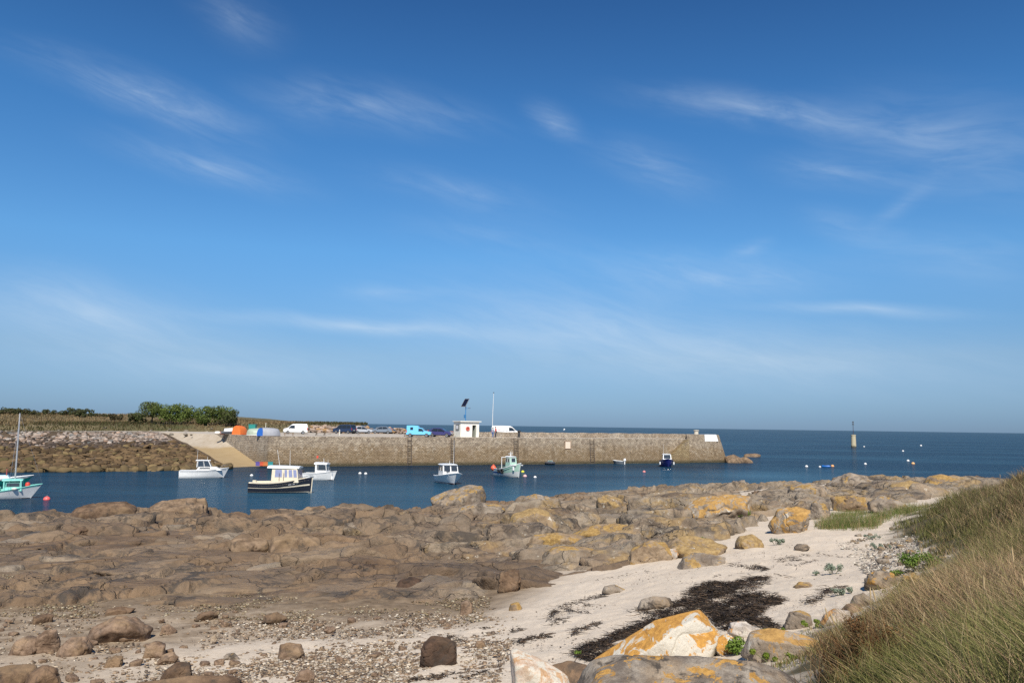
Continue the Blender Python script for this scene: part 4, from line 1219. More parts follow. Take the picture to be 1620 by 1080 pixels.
def solar_lamp():
    p = on_quay(736.5, 690.2); p = p + Vector((0, -1.0, 0)); e = empty('solar_street_lamp', p, face_yaw(p, 0))
    tag(e, 'tall blue lamp post with dark tilted solar panel in front of the hut', 'street lamp')
    B = paint('post_blue', (.03, .20, .45), .4)
    MB().tube([(0, 0, 0), (0, 0, 5.35)], .085, 10, .065).build('pole', B, e, True)
    MB().box((0, 0, .04), (.34, .34, .08)).build('base_plate', B, e)
    MB().box((-.20, -.02, 3.55), (.24, .22, .62)).build('control_box', paint('box_blue', (.025, .13, .30), .45), e, bevel=.02)
    a = MB(); a.tube([(0, 0, 4.95), (.55, -.12, 5.0)], .04, 8); a.build('arm', B, e, True)
    MB().box((.62, -.13, 5.0), (.42, .20, .10)).build('lamp_head', paint('lamp_dark', (.06, .08, .11), .4), e, bevel=.02)
    rot = Matrix.Rotation(R(-38), 3, 'Z') @ Matrix.Rotation(R(52), 3, 'X')
    pn = MB(); pn.box((-.12, .05, 5.95), (.95, 1.75, .05), 0, tilt=rot); po = pn.build('solar_panel', paint('solar_cells', (.010, .013, .030), .2, .1, .2), e)
    fr = MB()
    for c, d in (((-.475, 0, 0), (.05, 1.8, .08)), ((.475, 0, 0), (.05, 1.8, .08)), ((0, -.875, 0), (.95, .05, .08)), ((0, .875, 0), (.95, .05, .08))):
        fr.box(rot @ Vector(c) + Vector((-.12, .05, 5.95)), d, 0, tilt=rot)
    fr.build('panel_frame', paint('alu', (.5, .5, .5), .4, .7), po)
    MB().tube([(0, 0, 5.3), (-.1, .05, 5.9)], .05, 8).build('bracket', B, e)
solar_lamp()
p = on_quay(777.5, 690); p = p + Vector((.1, 2.2, 0)); e = empty('flagpole', p); tag(e, 'bare tall white flagpole beside the long white van', 'flagpole')
MB().tube([(0, 0, 0), (.02, 0, 4), (.14, 0, 8.1)], .07, 8, .035).build('pole', paint('pole_white', (.74, .74, .72), .5), e, True)
MB().lathe([(0, 0), (.10, .03), (.12, .09), (.08, .16), (0, .18)], (.14, 0, 8.1), 10).build('finial', BLACKP, e, True)
MB().box((0, 0, .06), (.5, .5, .12)).build('footing', paint('concrete', (.4, .38, .34), .9), e)
p = on_quay(715.5, 690.4); e = empty('rubbish_bin', p, .2); tag(e, 'red rubbish bin standing against the left side of the hut', 'bin')
RB = paint('bin_red', (.50, .14, .085), .6, dirt=.3)
MB().box((0, 0, .42), (.74, .6, .84), 0, (1.08, 1.08)).build('bin_body', RB, e, bevel=.03)
MB().box((0, 0, .885), (.86, .72, .09)).build('lid', paint('bin_lid', (.50, .25, .17), .6), e, bevel=.03)
WOOD = paint('weathered_wood', (.22, .155, .10), .85, scale=4, bump=.4)
p = on_quay(507, 688.6); e = empty('picnic_table', p, face_yaw(p, 8)); tag(e, 'weathered wooden picnic table with benches on the quay gravel', 'picnic table')
mb = MB()
for k in range(5): mb.box((0, -.32 + k * .16, .75), (1.9, .145, .045))
mb.build('table_top', WOOD, e)
for sg in (-1, 1):
    mb = MB()
    for k in (0, 1): mb.box((0, sg * (.62 + k * .14), .45), (1.9, .125, .045))
    mb.build('bench_seat', WOOD, e)
    for sx in (-.65, .65):
        mb = MB(); mb.tube([(sx, sg * .25, .72), (sx, sg * .66, .0)], .05, 6); mb.build('leg', WOOD, e)
for sx in (-.65, .65): MB().box((sx + .04, 0, .41), (.06, 1.5, .07)).build('crossbar', WOOD, e)
p = on_quay(457, 689); e = empty('low_bench', p, face_yaw(p, 3)); tag(e, 'low plank bench on the gravel under the nose of the white small van', 'bench')
MB().box((0, 0, .42), (1.6, .34, .06)).build('seat', WOOD, e)
for sx in (-.6, .6): MB().box((sx, 0, .2), (.12, .3, .39)).build('leg', WOOD, e)
def post(name, px, py, h, r_, col, label, cat='post', cap=None):
    p = on_quay(px, py); e = empty(name, p); tag(e, label, cat)
    MB().lathe([(0, 0), (r_ * 1.1, 0), (r_, .1), (r_ * .92, h * .9), (r_ * .8, h), (0, h + .02)], (0, 0, 0), 10).build('shaft', paint('post_%d' % px, col, .7), e, True)
    MB().lathe([(r_ * 1.02, h * .72), (r_ * 1.06, h * .74), (r_ * 1.06, h * .82), (r_ * 1.0, h * .84)], (0, 0, 0), 10).build('band', paint('post_band_%d' % px, cap or (.3, .3, .3), .6), e, True)
post('short_post', 537, 688.5, .95, .10, (.62, .60, .52), 'short white post on the gravel in front of the navy people carrier')
post('marker_pole', 420, 684, 1.9, .06, (.66, .64, .58), 'thin pale marker pole behind the blue boat on the hard', cap=(.6, .55, .3))
e = empty('mooring_post', qp(44.5, 7.8, QZ)); tag(e, 'dark iron mooring post on the quay in front of the parapet', 'bollard')
MB().lathe([(0, 0), (.22, 0), (.2, .9), (.30, 1.0), (.30, 1.15), (.2, 1.25), (0, 1.28)], (0, 0, 0), 12).build('post', BLACKP, e, True)
MB().lathe([(.0, 0), (.34, 0), (.34, .05), (.0, .05)], (0, 0, 0), 12).build('base_plate', LADDER, e)

# ------------------------------------------------------------------ people by the van
def person(p, ang, label, skin, top_col, leg_col, hair_col, h=1.72, fem=False, bend=0.0, arms='down'):
    """one skinned body; clothing and hair are children"""
    e_yaw = face_yaw(p, ang)
    k = h / 1.75
    J = {'pelvis': (0, 0, .95), 'belly': (0, 0, 1.10), 'chest': (.02, 0, 1.32), 'neck': (.02, 0, 1.48), 'chin': (.03, 0, 1.56), 'head': (.035, 0, 1.66), 'crown': (.03, 0, 1.74)}
    Ed = [('pelvis', 'belly'), ('belly', 'chest'), ('chest', 'neck'), ('neck', 'chin'), ('chin', 'head'), ('head', 'crown')]
    Rd = {'pelvis': .145, 'belly': .135, 'chest': .15, 'neck': .055, 'chin': .075, 'head': .095, 'crown': .06}
    for s, sg in (('l', 1), ('r', -1)):
        st = .10 if sg > 0 else -.06
        J.update({'hip' + s: (0, .09 * sg, .90), 'knee' + s: (.03 + st * .5, .10 * sg, .50), 'ank' + s: (-.02 + st, .10 * sg, .08), 'toe' + s: (.15 + st, .11 * sg, .04)})
        if arms == 'down': el, wr, hd = (.0, .27 * sg, 1.13), (.10, .25 * sg, .90), (.14, .24 * sg, .80)
        else: el, wr, hd = (.08, .26 * sg, 1.14), (.30, .17 * sg, 1.12), (.39, .14 * sg, 1.12)
        J.update({'sh' + s: (.01, .19 * sg, 1.42), 'el' + s: el, 'wr' + s: wr, 'hd' + s: hd})
        Ed += [('pelvis', 'hip' + s), ('hip' + s, 'knee' + s), ('knee' + s, 'ank' + s), ('ank' + s, 'toe' + s), ('chest', 'sh' + s), ('sh' + s, 'el' + s), ('el' + s, 'wr' + s), ('wr' + s, 'hd' + s)]
        Rd.update({'hip' + s: .095, 'knee' + s: .065, 'ank' + s: .045, 'toe' + s: .035, 'sh' + s: .065, 'el' + s: .045, 'wr' + s: .03, 'hd' + s: .035})
        for fi in range(5):                                     # fingers and thumb
            f0 = Vector(hd) + Vector((.0, (.02 if fi == 4 else 0) * -sg, 0)); dr = (Vector(hd) - Vector(wr)).normalized()
            sp = Vector((.018 * (fi - 1.5), 0, 0)) if fi < 4 else Vector((.035, -.03 * sg, .02))
            J['f%d' % fi + s] = tuple(f0 + sp * .9 + dr * .04); J['g%d' % fi + s] = tuple(f0 + sp + dr * (.085 if fi < 4 else .05) + Vector((.01, -.01 * sg, 0)))
            Rd['f%d' % fi + s] = .010; Rd['g%d' % fi + s] = .008
            Ed += [('hd' + s, 'f%d' % fi + s), ('f%d' % fi + s, 'g%d' % fi + s)]
    if bend:
        for q, v in list(J.items()):
            if v[2] > 1.0: J[q] = (v[0] + bend * (v[2] - 1.0) * .9, v[1], v[2] - bend * .3 * (v[2] - 1.0))
    def skinned(name, keys, grow, mat, parent, over=None):
        ks = [q for q in J if q in keys]; ix = {q: i for i, q in enumerate(ks)}
        me = bpy.data.meshes.new(name)
        me.from_pydata([tuple(Vector((over or J).get(q, J[q])) * k) for q in ks], [(ix[a], ix[b]) for a, b in Ed if a in ix and b in ix], [])
        o = bpy.data.objects.new(name, me); COL.objects.link(o)
        if parent: o.parent = parent
        md = o.modifiers.new('skin', 'SKIN'); md.use_smooth_shade = True
        sv = me.skin_vertices[0].data if me.skin_vertices else None
        if sv is None:
            return o
        for q, i in ix.items(): sv[i].radius = ((Rd[q] + grow) * k,) * 2; sv[i].use_root = False
        sv[ix['pelvis' if 'pelvis' in ix else ks[0]]].use_root = True
        s2 = o.modifiers.new('sub', 'SUBSURF'); s2.levels = s2.render_levels = 1
        me.materials.append(mat)
        return o
    def ensure(o): return o
    body = skinned('person', list(J), 0, paint('skin_%d' % int(skin[0] * 100), skin, .6), None)
    body.location = p; body.rotation_euler = (0, 0, e_yaw); tag(body, label, 'person')
    skinned('jacket', ['belly', 'chest', 'pelvis', 'shl', 'ell', 'shr', 'elr', 'wrl', 'wrr'], .028, paint('cloth_%d_%d' % (int(top_col[0] * 99), int(top_col[2] * 99)), top_col, .85), body)
    skinned('trousers', ['pelvis', 'hipl', 'hipr', 'kneel', 'kneer', 'ankl', 'ankr'], .022, paint('cloth_%d_%d' % (int(leg_col[0] * 99), int(leg_col[2] * 99)), leg_col, .85), body)
    skinned('shoes', ['ankl', 'toel'], .02, BLACKP, body); skinned('shoes', ['ankr', 'toer'], .02, BLACKP, body)
    hm = MB(); hx, hy, hz = (Vector(J['head']) * k)
    hm.lathe([(.0, .125), (.06, .115), (.105, .07), (.118, .0), (.10, -.05), (.07, -.06)], (hx - .022, hy, hz + .01), 12)
    hm.build('hair', paint('hair_%d' % int(hair_col[0] * 100), hair_col, .8), body, True)
    fc = MB()
    for sg in (-1, 1): fc.lathe([(0, -.012), (.012, 0), (0, .012)], (hx + .088, hy + .034 * sg, hz), 8)
    fc.build('eyes', BLACKP, body, True)
    nz = MB(); nz.loft([[(hx + .085, hy - .016, hz - .035), (hx + .085, hy + .016, hz - .035), (hx + .118, hy, hz - .03)], [(hx + .085, hy - .008, hz + .01), (hx + .085, hy + .008, hz + .01), (hx + .095, hy, hz + .01)]])
    nz.build('nose', paint('skin_%d' % int(skin[0] * 100), skin, .6), body, True)
    mo = MB(); mo.box((hx + .078, hy, hz - .058), (.02, .045, .010)); mo.build('mouth', paint('lips', (.35, .13, .11), .6), body)
    return body
p = on_quay(779.5, 692.3); person(p, 40, 'person in blue jeans and pale grey top standing behind the long white van', (.52, .34, .26), (.38, .40, .46), (.10, .17, .36), (.16, .10, .06), 1.66, arms='up')
p = on_quay(784.2, 691.6); person(p, 190, 'person in red jacket and dark trousers standing close against the long white van', (.52, .34, .26), (.58, .06, .035), (.03, .035, .06), (.10, .07, .05), 1.82)

# ------------------------------------------------------------------ boats laid up on the hard
def hull_dome(p, ang, L_, B_, H_, col, name, label, cover=None, ridge=True):
    """small boat turned over, or lying under a sheet, on the hard"""
    e = empty(name, p, face_yaw(p, ang)); tag(e, label, 'boat', 'small boats laid up on the hard')
    mb = MB(); rings = []
    for i in range(15):
        t = i / 14; b = B_ / 2 * (.80 + .2 * math.sin(min(t / .4, 1) * math.pi / 2)) * (1 - max(0, (t - .45) / .55) ** 2.3) + .02
        hz = H_ * (1 - .22 * t ** 3) * (1 - max(0, (t - .86) / .14) ** 2 * .7)
        rings.append([(-L_ / 2 + L_ * t, b * math.cos(a) * (1 if abs(math.cos(a)) < .7 else 1), max(.02, hz * math.sin(a) ** .75)) for a in [math.pi * j / 12 for j in range(13)]])
    mb.loft(rings, False); mb.add(rings[0], [tuple(range(13))]); mb.add(rings[-1], [tuple(range(13))])
    mb.build('hull' if not cover else 'cover', col, e, True, angle=55)
    kl = MB(); kl.tube([(-L_ / 2 + L_ * t, 0, H_ * (1 - .22 * t ** 3) * (1 - max(0, (t - .86) / .14) ** 2 * .7) + .015) for t in [i / 14 for i in range(15)]], .035, 6)
    kl.build('keel' if not cover else 'ridge_rope', cover or col, e, True)
    rr = MB()
    for sg in (-1, 1): rr.tube([(-L_ / 2 + L_ * t, sg * (B_ / 2 * (.80 + .2 * math.sin(min(t / .4, 1) * math.pi / 2)) * (1 - max(0, (t - .45) / .55) ** 2.3) + .03), .06) for t in [i / 14 for i in range(15)]], .05, 6)
    rr.build('gunwale', cover or paint('gunwale_white', (.7, .7, .68), .5), e, True)
    return e
ORG = paint('orange_sheet', (.72, .17, .03), .6, scale=3); GRY = paint('grey_sheet', (.31, .32, .35), .6, scale=3); BLU = paint('boat_blue', (.02, .12, .46), .4)
MINT = paint('pale_green_hull', (.36, .42, .33), .5, dirt=.3); WHB = paint('gelcoat_white', (.78, .78, .76), .3, dirt=.12)
hull_dome(on_quay(381, 687.4), 62, 3.0, 1.75, 1.42, ORG, 'covered_dinghy', 'boat under a bright orange sheet on the hard', paint('orange_rope', (.55, .10, .02), .7))
hull_dome(on_quay(403, 688.6), 172, 2.4, 1.4, 1.05, MINT, 'upturned_dinghy', 'pale green and white dinghy lying upturned between orange and blue boats')
hull_dome(on_quay(414, 689.4), 75, 1.9, 1.15, 1.15, BLU, 'upturned_dinghy', 'bright blue boat lying upturned beside the grey covered one')
hull_dome(on_quay(429, 689.6), 10, 2.6, 1.3, 1.2, GRY, 'covered_dinghy', 'boat under a grey sheet, rightmost of those on the hard', paint('grey_rope', (.2, .2, .22), .7))
hull_dome(on_quay(374, 686.4), 80, 2.2, 1.2, 1.25, WHB, 'upturned_dinghy', 'white boat tucked close behind the left edge of the orange sheet')
e = empty('inflatable_dinghy', on_quay(361, 687.2), face_yaw(on_quay(361, 687.2), 5)); tag(e, 'dark inflatable dinghy with white hood on the hard', 'dinghy')
mb = MB(); mb.tube([(-1.1, -.55, .3), (.4, -.55, .32), (.95, -.3, .4), (1.1, 0, .44), (.95, .3, .4), (.4, .55, .32), (-1.1, .55, .3)], .22, 10); mb.build('tube', paint('hypalon', (.07, .075, .09), .6), e, True)
MB().box((-.1, 0, .15), (2.0, .9, .1)).build('floor', BLACKP, e)
mb = MB(); mb.loft([[(-.7, -.5, .45), (-.7, .5, .45), (-.6, .4, .95), (-.6, -.4, .95)], [(.55, -.45, .5), (.55, .45, .5), (.6, .35, 1.05), (.6, -.35, 1.05)]]); mb.build('hood', WHB, e)
e = empty('green_skip', on_quay(399.5, 684.6)); tag(e, 'teal green container standing behind the laid up boats', 'container')
TEAL = paint('teal_paint', (.02, .24, .21), .5)
MB().box((0, 0, .85), (1.15, 1.0, 1.3), 0, (1.12, 1.12)).build('bin_body', TEAL, e, bevel=.03)
MB().box((0, 0, 1.56), (1.34, 1.2, .10)).build('lid', TEAL, e, bevel=.02)
for sx in (-.4, .4): MB().box((sx, 0, .1), (.15, .8, .2)).build('foot', BLACKP, e)
for px, col, lb in ((344, (.76, .72, .66), 'white fender with pink end lying left of the inflatable dinghy'), (352, (.55, .10, .07), 'dull red float lying between white fender and inflatable dinghy')):
    e = empty('fender', on_quay(px, 687), face_yaw(on_quay(px, 687), 0)); tag(e, lb, 'fender')
    MB().lathe([(0, -.45), (.12, -.42), (.24, -.3), (.26, 0), (.24, .3), (.12, .42), (0, .45)], (0, 0, .25), 12, 'X').build('float', paint('fender_%d' % px, col, .5), e, True)
    MB().lathe([(0, .44), (.07, .44), (.07, .54), (0, .55)], (0, 0, .25), 8, 'X').build('eye', BLACKP if px > 350 else paint('pink', (.7, .4, .36), .5), e, True)
# crates at the foot of the slip
for i, (px, col, lb) in enumerate(((408, (.10, .07, .28), 'dark violet fish crate at the foot of the slipway'), (414, (.55, .09, .04), 'red fish crate at the foot of the slipway'), (419, (.62, .18, .05), 'orange fish crate at the foot of the slipway'), (427, (.05, .34, .33), 'turquoise fish crate at the right end by the quay wall'))):
    p = at(px, 736.5, .30); e = empty('fish_crate', p, face_yaw(p, 10 * i)); tag(e, lb, 'crate', 'fish crates at the slipway foot')
    cm = paint('crate_%d' % px, col, .6); w, d, h = .62, .46, .5
    mb = MB(); mb.box((0, 0, .03), (w, d, .05))
    for sg in (-1, 1): mb.box((sg * (w / 2 - .02), 0, h / 2 + .05), (.04, d, h)); mb.box((0, sg * (d / 2 - .02), h / 2 + .05), (w - .08, .04, h))
    mb.build('crate_body', cm, e)
    mb = MB()
    for sg in (-1, 1): mb.box((sg * (w / 2 + .012), 0, h + .02), (.03, d + .05, .07)); mb.box((0, sg * (d / 2 + .012), h + .02), (w + .0, .03, .07))
    mb.build('rim', cm, e)

# ------------------------------------------------------------------ boats afloat
class Hull:
    def __init__(s, L, B, fa, ff, tr=.8, rake=.35, dip=.10, flare=.16, keel=-.35, full=2.2):
        s.L, s.B, s.fa, s.ff, s.tr, s.rake, s.dip, s.flare, s.keel, s.full = L, B, fa, ff, tr, rake, dip, flare, keel, full
    def b(s, t): return s.B / 2 * (s.tr + (1 - s.tr) * math.sin(math.pi / 2 * min(t / .45, 1))) * (1 - max(0, (t - .45) / .55) ** s.full) + .012
    def s_(s, t): return s.fa + (s.ff - s.fa) * t ** 1.9 - s.dip * math.sin(math.pi * min(1, t * 1.15))
    def sec(s, t):
        b, sh = s.b(t), s.s_(t)
        bw = b * (.90 - .42 * t ** 2.2 - s.flare * t)
        return [(.0, s.keel * (1 - .75 * t ** 4)), (bw * .62, -.22 * (1 - .5 * t ** 3)), (bw, 0.0), (bw + (b - bw) * .42, sh * .42), (bw + (b - bw) * .76, sh * .74), (b, sh)]
    def x(s, t, z): return -s.L / 2 + s.L * t + s.rake * (z / s.ff - 1) * t ** 5
    def side(s, t, z, off=0):
        q = s.sec(t)
        for (y0, z0), (y1, z1) in zip(q, q[1:]):
            if z <= z1 or (y1, z1) == q[-1]:
                u = (z - z0) / (z1 - z0 + 1e-9); return (s.x(t, z), y0 + (y1 - y0) * u + off, z)
    def mesh(s, mat, parent, name='hull', n=22):
        rings = []
        for i in range(n + 1):
            t = i / n; q = s.sec(t)
            rings.append([(s.x(t, z), -y, z) for y, z in q[::-1]] + [(s.x(t, z), y, z) for y, z in q[1:]])
        mb = MB(); mb.loft(rings, False); mb.add(rings[0], [tuple(range(len(rings[0])))])
        return mb.build(name, mat, parent, True, angle=50)
    def strip(s, t0, t1, za, zb, off, mat, parent, name, n=20):
        """band along both sides between two heights given as functions of t"""
        for sg in (-1, 1):
            r_ = []
            for i in range(n + 1):
                t = t0 + (t1 - t0) * i / n
                a, b = s.side(t, za(t), off), s.side(t, zb(t), off); c, d = s.side(t, zb(t), -.02), s.side(t, za(t), -.02)
                r_.append([(q[0], sg * q[1], q[2]) for q in (a, b, c, d)])
            MB().loft(r_).build(name, mat, parent, True, angle=60)
    def deck(s, mat, parent, drop=.03, t0=0, t1=1, name='deck', n=18, camber=.03):
        r_ = []
        for i in range(n + 1):
            t = t0 + (t1 - t0) * i / n; b = s.b(t) - .012; z = s.s_(t) - drop
            r_.append([(s.x(t, z), -b, z), (s.x(t, z), -b * .5, z + camber), (s.x(t, z), 0, z + camber * 1.4), (s.x(t, z), b * .5, z + camber), (s.x(t, z), b, z)])
        MB().loft(r_, False).build(name, mat, parent, True)
    def rail(s, mat, parent, r_=.03, t0=0, t1=1, up=.0, name='rub_rail', n=22):
        mb = MB(); pts = [(s.x(t, s.s_(t)), -s.b(t) , s.s_(t) + up) for t in [t0 + (t1 - t0) * i / n for i in range(n + 1)]]
        mb.tube(pts, r_, 6); mb.tube([(x, -y, z) for x, y, z in pts], r_, 6)
        mb.build(name, mat, parent, True)
    def transom(s, mat, parent, z1=None, name='transom'):
        q = s.sec(0); pts = [(-s.L / 2 - .012, y, z) for y, z in q[1:]] + [(-s.L / 2 - .012, -y, z) for y, z in q[1:][::-1]]
        MB().slab(pts, .01).build(name, mat, parent)

class Cabin:
    """tapered house with window panels on its faces"""
    def __init__(s, x0, x1, w0, X0, X1, w1, z0, z1):
        s.v = {(a, b, c): Vector(((x0, x1)[a] if c == 0 else (X0, X1)[a], ((w0, w1)[c] / 2) * (-1, 1)[b], (z0, z1)[c])) for a in (0, 1) for b in (0, 1) for c in (0, 1)}
    F = {'front': ((1, 0), (1, 1)), 'back': ((0, 1), (0, 0)), 'left': ((1, 1), (0, 1)), 'right': ((0, 0), (1, 0))}
    def build(s, mat, parent, name='cabin', bevel=.03):
        o = [(0, 0), (1, 0), (1, 1), (0, 1)]
        mb = MB(); mb.loft([[s.v[q + (0,)] for q in o], [s.v[q + (1,)] for q in o]]); return mb.build(name, mat, parent, bevel=bevel)
    def pt(s, f, u, v):
        a, b = s.F[f]; return (s.v[a + (0,)].lerp(s.v[b + (0,)], u)).lerp(s.v[a + (1,)].lerp(s.v[b + (1,)], u), v)
    def window(s, f, u0, u1, v0, v1, mat, parent, name='window', frame=None):
        q = [s.pt(f, u0, v0), s.pt(f, u1, v0), s.pt(f, u1, v1), s.pt(f, u0, v1)]
        w = MB().slab(q, .018).build(name, mat, parent)
        if frame:
            du, dv = .018 / max(.05, 1), .03
            mb = MB()
            for a_, b_ in ((0, 1), (1, 2), (2, 3), (3, 0)): mb.tube([q[a_], q[b_]], .022, 5)
            mb.build('frame', frame, w)
        return w
    def roof(s, mat, parent, over=.12, th=.07, fore=.12, aft=.12, name='roof'):
        a = s.v; z = a[(0, 0, 1)].z + .002
        x0, x1 = a[(0, 0, 1)].x - aft, a[(1, 0, 1)].x + fore; w0 = a[(0, 1, 1)].y + over
        mb = MB(); rings = []
        for i in range(7):
            t = i / 6; x = x0 + (x1 - x0) * t; w = w0 * (1 - .16 * t ** 4)
            rings.append([(x, w * math.cos(q), z + th * max(0, math.sin(q)) ** .6 * (1 - .25 * t ** 3)) for q in [math.pi * j / 8 for j in range(9)]])
        mb.loft(rings); return mb.build(name, mat, parent, True, angle=60)

BGLASS = paint('boat_glass', (.035, .042, .05), .06, 0, .1, .7)
CREAM = paint('cream_gelcoat', (.70, .62, .47), .35, dirt=.08)
NAVY = paint('charcoal_hull', (.018, .021, .032), .25)
STEEL = paint('stainless', (.55, .55, .55), .25, .9)
ANTI = paint('antifouling_dark', (.035, .02, .018), .7, dirt=.3)
FOULW = paint('waterline_dirty_white', (.42, .40, .33), .6, dirt=.4)
def antenna(parent, x, y, z, h, lean=0, r_=.016, name='antenna', mat=None):
    MB().tube([(x, y, z), (x + lean, y, z + h)], r_, 6, r_ * .6).build(name, mat or paint('antenna_white', (.74, .74, .72), .5), parent, True)
def outboard(parent, x, z, mat=BLACKP):
    o = MB(); o.box((x - .22, 0, z + .28), (.42, .32, .42), 0, (.8, .8)); m_ = o.build('outboard_motor', mat, parent, bevel=.06)
    MB().box((x - .2, 0, z - .25), (.16, .12, .8)).build('leg', mat, m_, bevel=.02)
def float_at(name, px, py, ang, label, group='boats moored in the harbour', cat='boat'):
    p = at(px, py, 0); e = empty(name, p, face_yaw(p, ang)); tag(e, label, cat, group); return e

# 1: white cabin cruiser, side on
e = float_at('motor_boat', 323, 755.3, -4, 'white cabin cruiser with windowed hardtop lying off the slipway')
h = Hull(5.2, 2.0, .82, 1.12, .88, .55, .05); h.mesh(WHB, e); h.deck(WHB, e, .02); h.rail(paint('rub_grey', (.55, .55, .54), .5), e, .03)
h.strip(0, .97, lambda t: -.05, lambda t: .07, .008, ANTI, e, 'boot_stripe'); h.strip(.02, .96, lambda t: h.s_(t) * .80, lambda t: h.s_(t) * .86, .007, paint('grey_line', (.38, .40, .42), .5), e, 'side_stripe'); h.transom(WHB, e)
c = Cabin(-.85, 1.9, 1.5, -.6, 1.2, 1.25, .86, 1.22); c.build(WHB, e, 'cabin_trunk'); c.window('right', .08, .62, .35, .8, BGLASS, e); c.window('left', .38, .92, .35, .8, BGLASS, e)
c = Cabin(-.8, .75, 1.35, -.75, .40, 1.15, 1.2, 1.92)
for f in ('left', 'right'):
    for u0, u1 in ((.06, .50), (.56, .97)) if f == 'right' else ((.03, .44), (.50, .94)): c.window(f, u0, u1, .08, .95, BGLASS, e, frame=WHB)
c.window('front', .05, .48, .08, .95, BGLASS, e, 'windscreen', WHB); c.window('front', .52, .95, .08, .95, BGLASS, e, 'windscreen', WHB)
for (a, b) in ((0, 0), (0, 1), (1, 0), (1, 1)): MB().tube([c.v[(a, b, 0)], c.v[(a, b, 1)]], .035, 6).build('pillar', WHB, e)
c.roof(WHB, e, .1, .09, .22, .18, 'hardtop'); antenna(e, -.8, -.4, 1.95, 1.25, .02); antenna(e, .25, .1, 2.0, .35)
mb = MB(); mb.tube([(1.5, -.62, 1.06), (2.0, -.42, 1.40), (2.55, 0, 1.46), (2.0, .42, 1.40), (1.5, .62, 1.06)], .015, 6); mb.build('bow_rail', STEEL, e)
MB().box((-2.35, 0, .5), (.34, 1.2, .1)).build('swim_step', WHB, e)

# 2: dark pilothouse boat
e = float_at('pilothouse_boat', 445, 778.8, -17, 'charcoal hulled fishing boat with long cream pilothouse and two cream stripes')
h = Hull(5.55, 2.15, .86, 1.42, .84, .12, .10, .10); h.mesh(NAVY, e); h.deck(CREAM, e, .20)
h.strip(0, .985, lambda t: -.06, lambda t: .10 + .05 * t, .008, FOULW, e, 'waterline_band'); h.strip(0, .975, lambda t: h.s_(t) * .50, lambda t: h.s_(t) * (.545 + .05 * sstep(np.array([t]), .5, .6)[0]), .012, CREAM, e, 'side_stripe'); h.transom(NAVY, e)
# inner bulwark, cream, rising above the hull edge
for sg in (-1, 1):
    r_ = []
    for i in range(17):
        t = .01 + .9 * i / 16; b, z = h.b(t) - .03, h.s_(t)
        r_.append([(h.x(t, z), sg * b, z - .02), (h.x(t, z), sg * (b - .02), z + .16 * math.sin(math.pi * min(1, .12 + t)) ** .5), (h.x(t, z), sg * (b - .14), z + .16 * math.sin(math.pi * min(1, .12 + t)) ** .5), (h.x(t, z), sg * (b - .16), z - .2)])
    MB().loft(r_).build('bulwark', CREAM, e, True, angle=50)
mb = MB(); mb.tube([(h.x(1, h.ff) + .03, 0, h.ff + .05), (h.x(1, .7) + .045, 0, .7), (h.x(1, 0) + .05, 0, 0)], .045, 6); mb.build('stem_band', CREAM, e, True)
c = Cabin(-.75, 1.75, 1.6, -.70, 1.55, 1.42, .95, 2.22); c.build(CREAM, e)
BW = paint('blue_tint_glass', (.25, .27, .42), .1, 0, .1, .7)
for u0, u1 in ((.13, .40), (.50, .60), (.66, .80), (.84, .97)): c.window('right', u0, u1, .38, .90, BW, e, frame=CREAM); c.window('left', 1 - u1, 1 - u0, .38, .90, BW, e, frame=CREAM)
for u0, u1 in ((.05, .33), (.36, .64), (.67, .95)): c.window('front', u0, u1, .38, .90, BW, e, 'windscreen', CREAM)
c.roof(WHB, e, .12, .22, .18, .42); antenna(e, -.15, -.3, 2.42, 1.45, -.28, .02); antenna(e, .75, -.2, 2.40, 1.4, -.03, .02)
MB().box((1.32, -.74, 1.18), (.16, .03, .10)).build('vent', BLACKP, e)
for x in (.02, .42): MB().tube([(x, -.93, 1.05), (x, -.90, 1.85)], .018, 6).build('grab_rail', paint('wood_dark', (.2, .13, .09), .6), e)
mb = MB(); mb.tube([(1.9, -.55, 1.38), (2.5, -.3, 1.58), (2.85, 0, 1.62), (2.5, .3, 1.58), (1.9, .55, 1.38)], .018, 6); mb.build('bow_rail', STEEL, e)
MB().box((2.72, 0, 1.46), (.36, .14, .08)).build('bow_roller', STEEL, e); MB().box((-2.55, .2, .92), (.3, .3, .28)).build('locker', CREAM, e, bevel=.02)
# faded, unreadable name on the bow
mb = MB()
for k in range(9):
    if k in (3, 6): continue
    t = .66 + k * .0165; zz = h.s_(t) * .74; a, b, d_, g_ = h.side(t, zz - .045, .008), h.side(t + .010, zz - .045, .008), h.side(t + .010, zz + .05, .008), h.side(t, zz + .05, .008)
    mb.slab([(q[0], -q[1], q[2]) for q in (a, b, d_, g_)], .006)
mb.build('name_lettering', paint('letter_grey', (.55, .55, .57), .6), e)

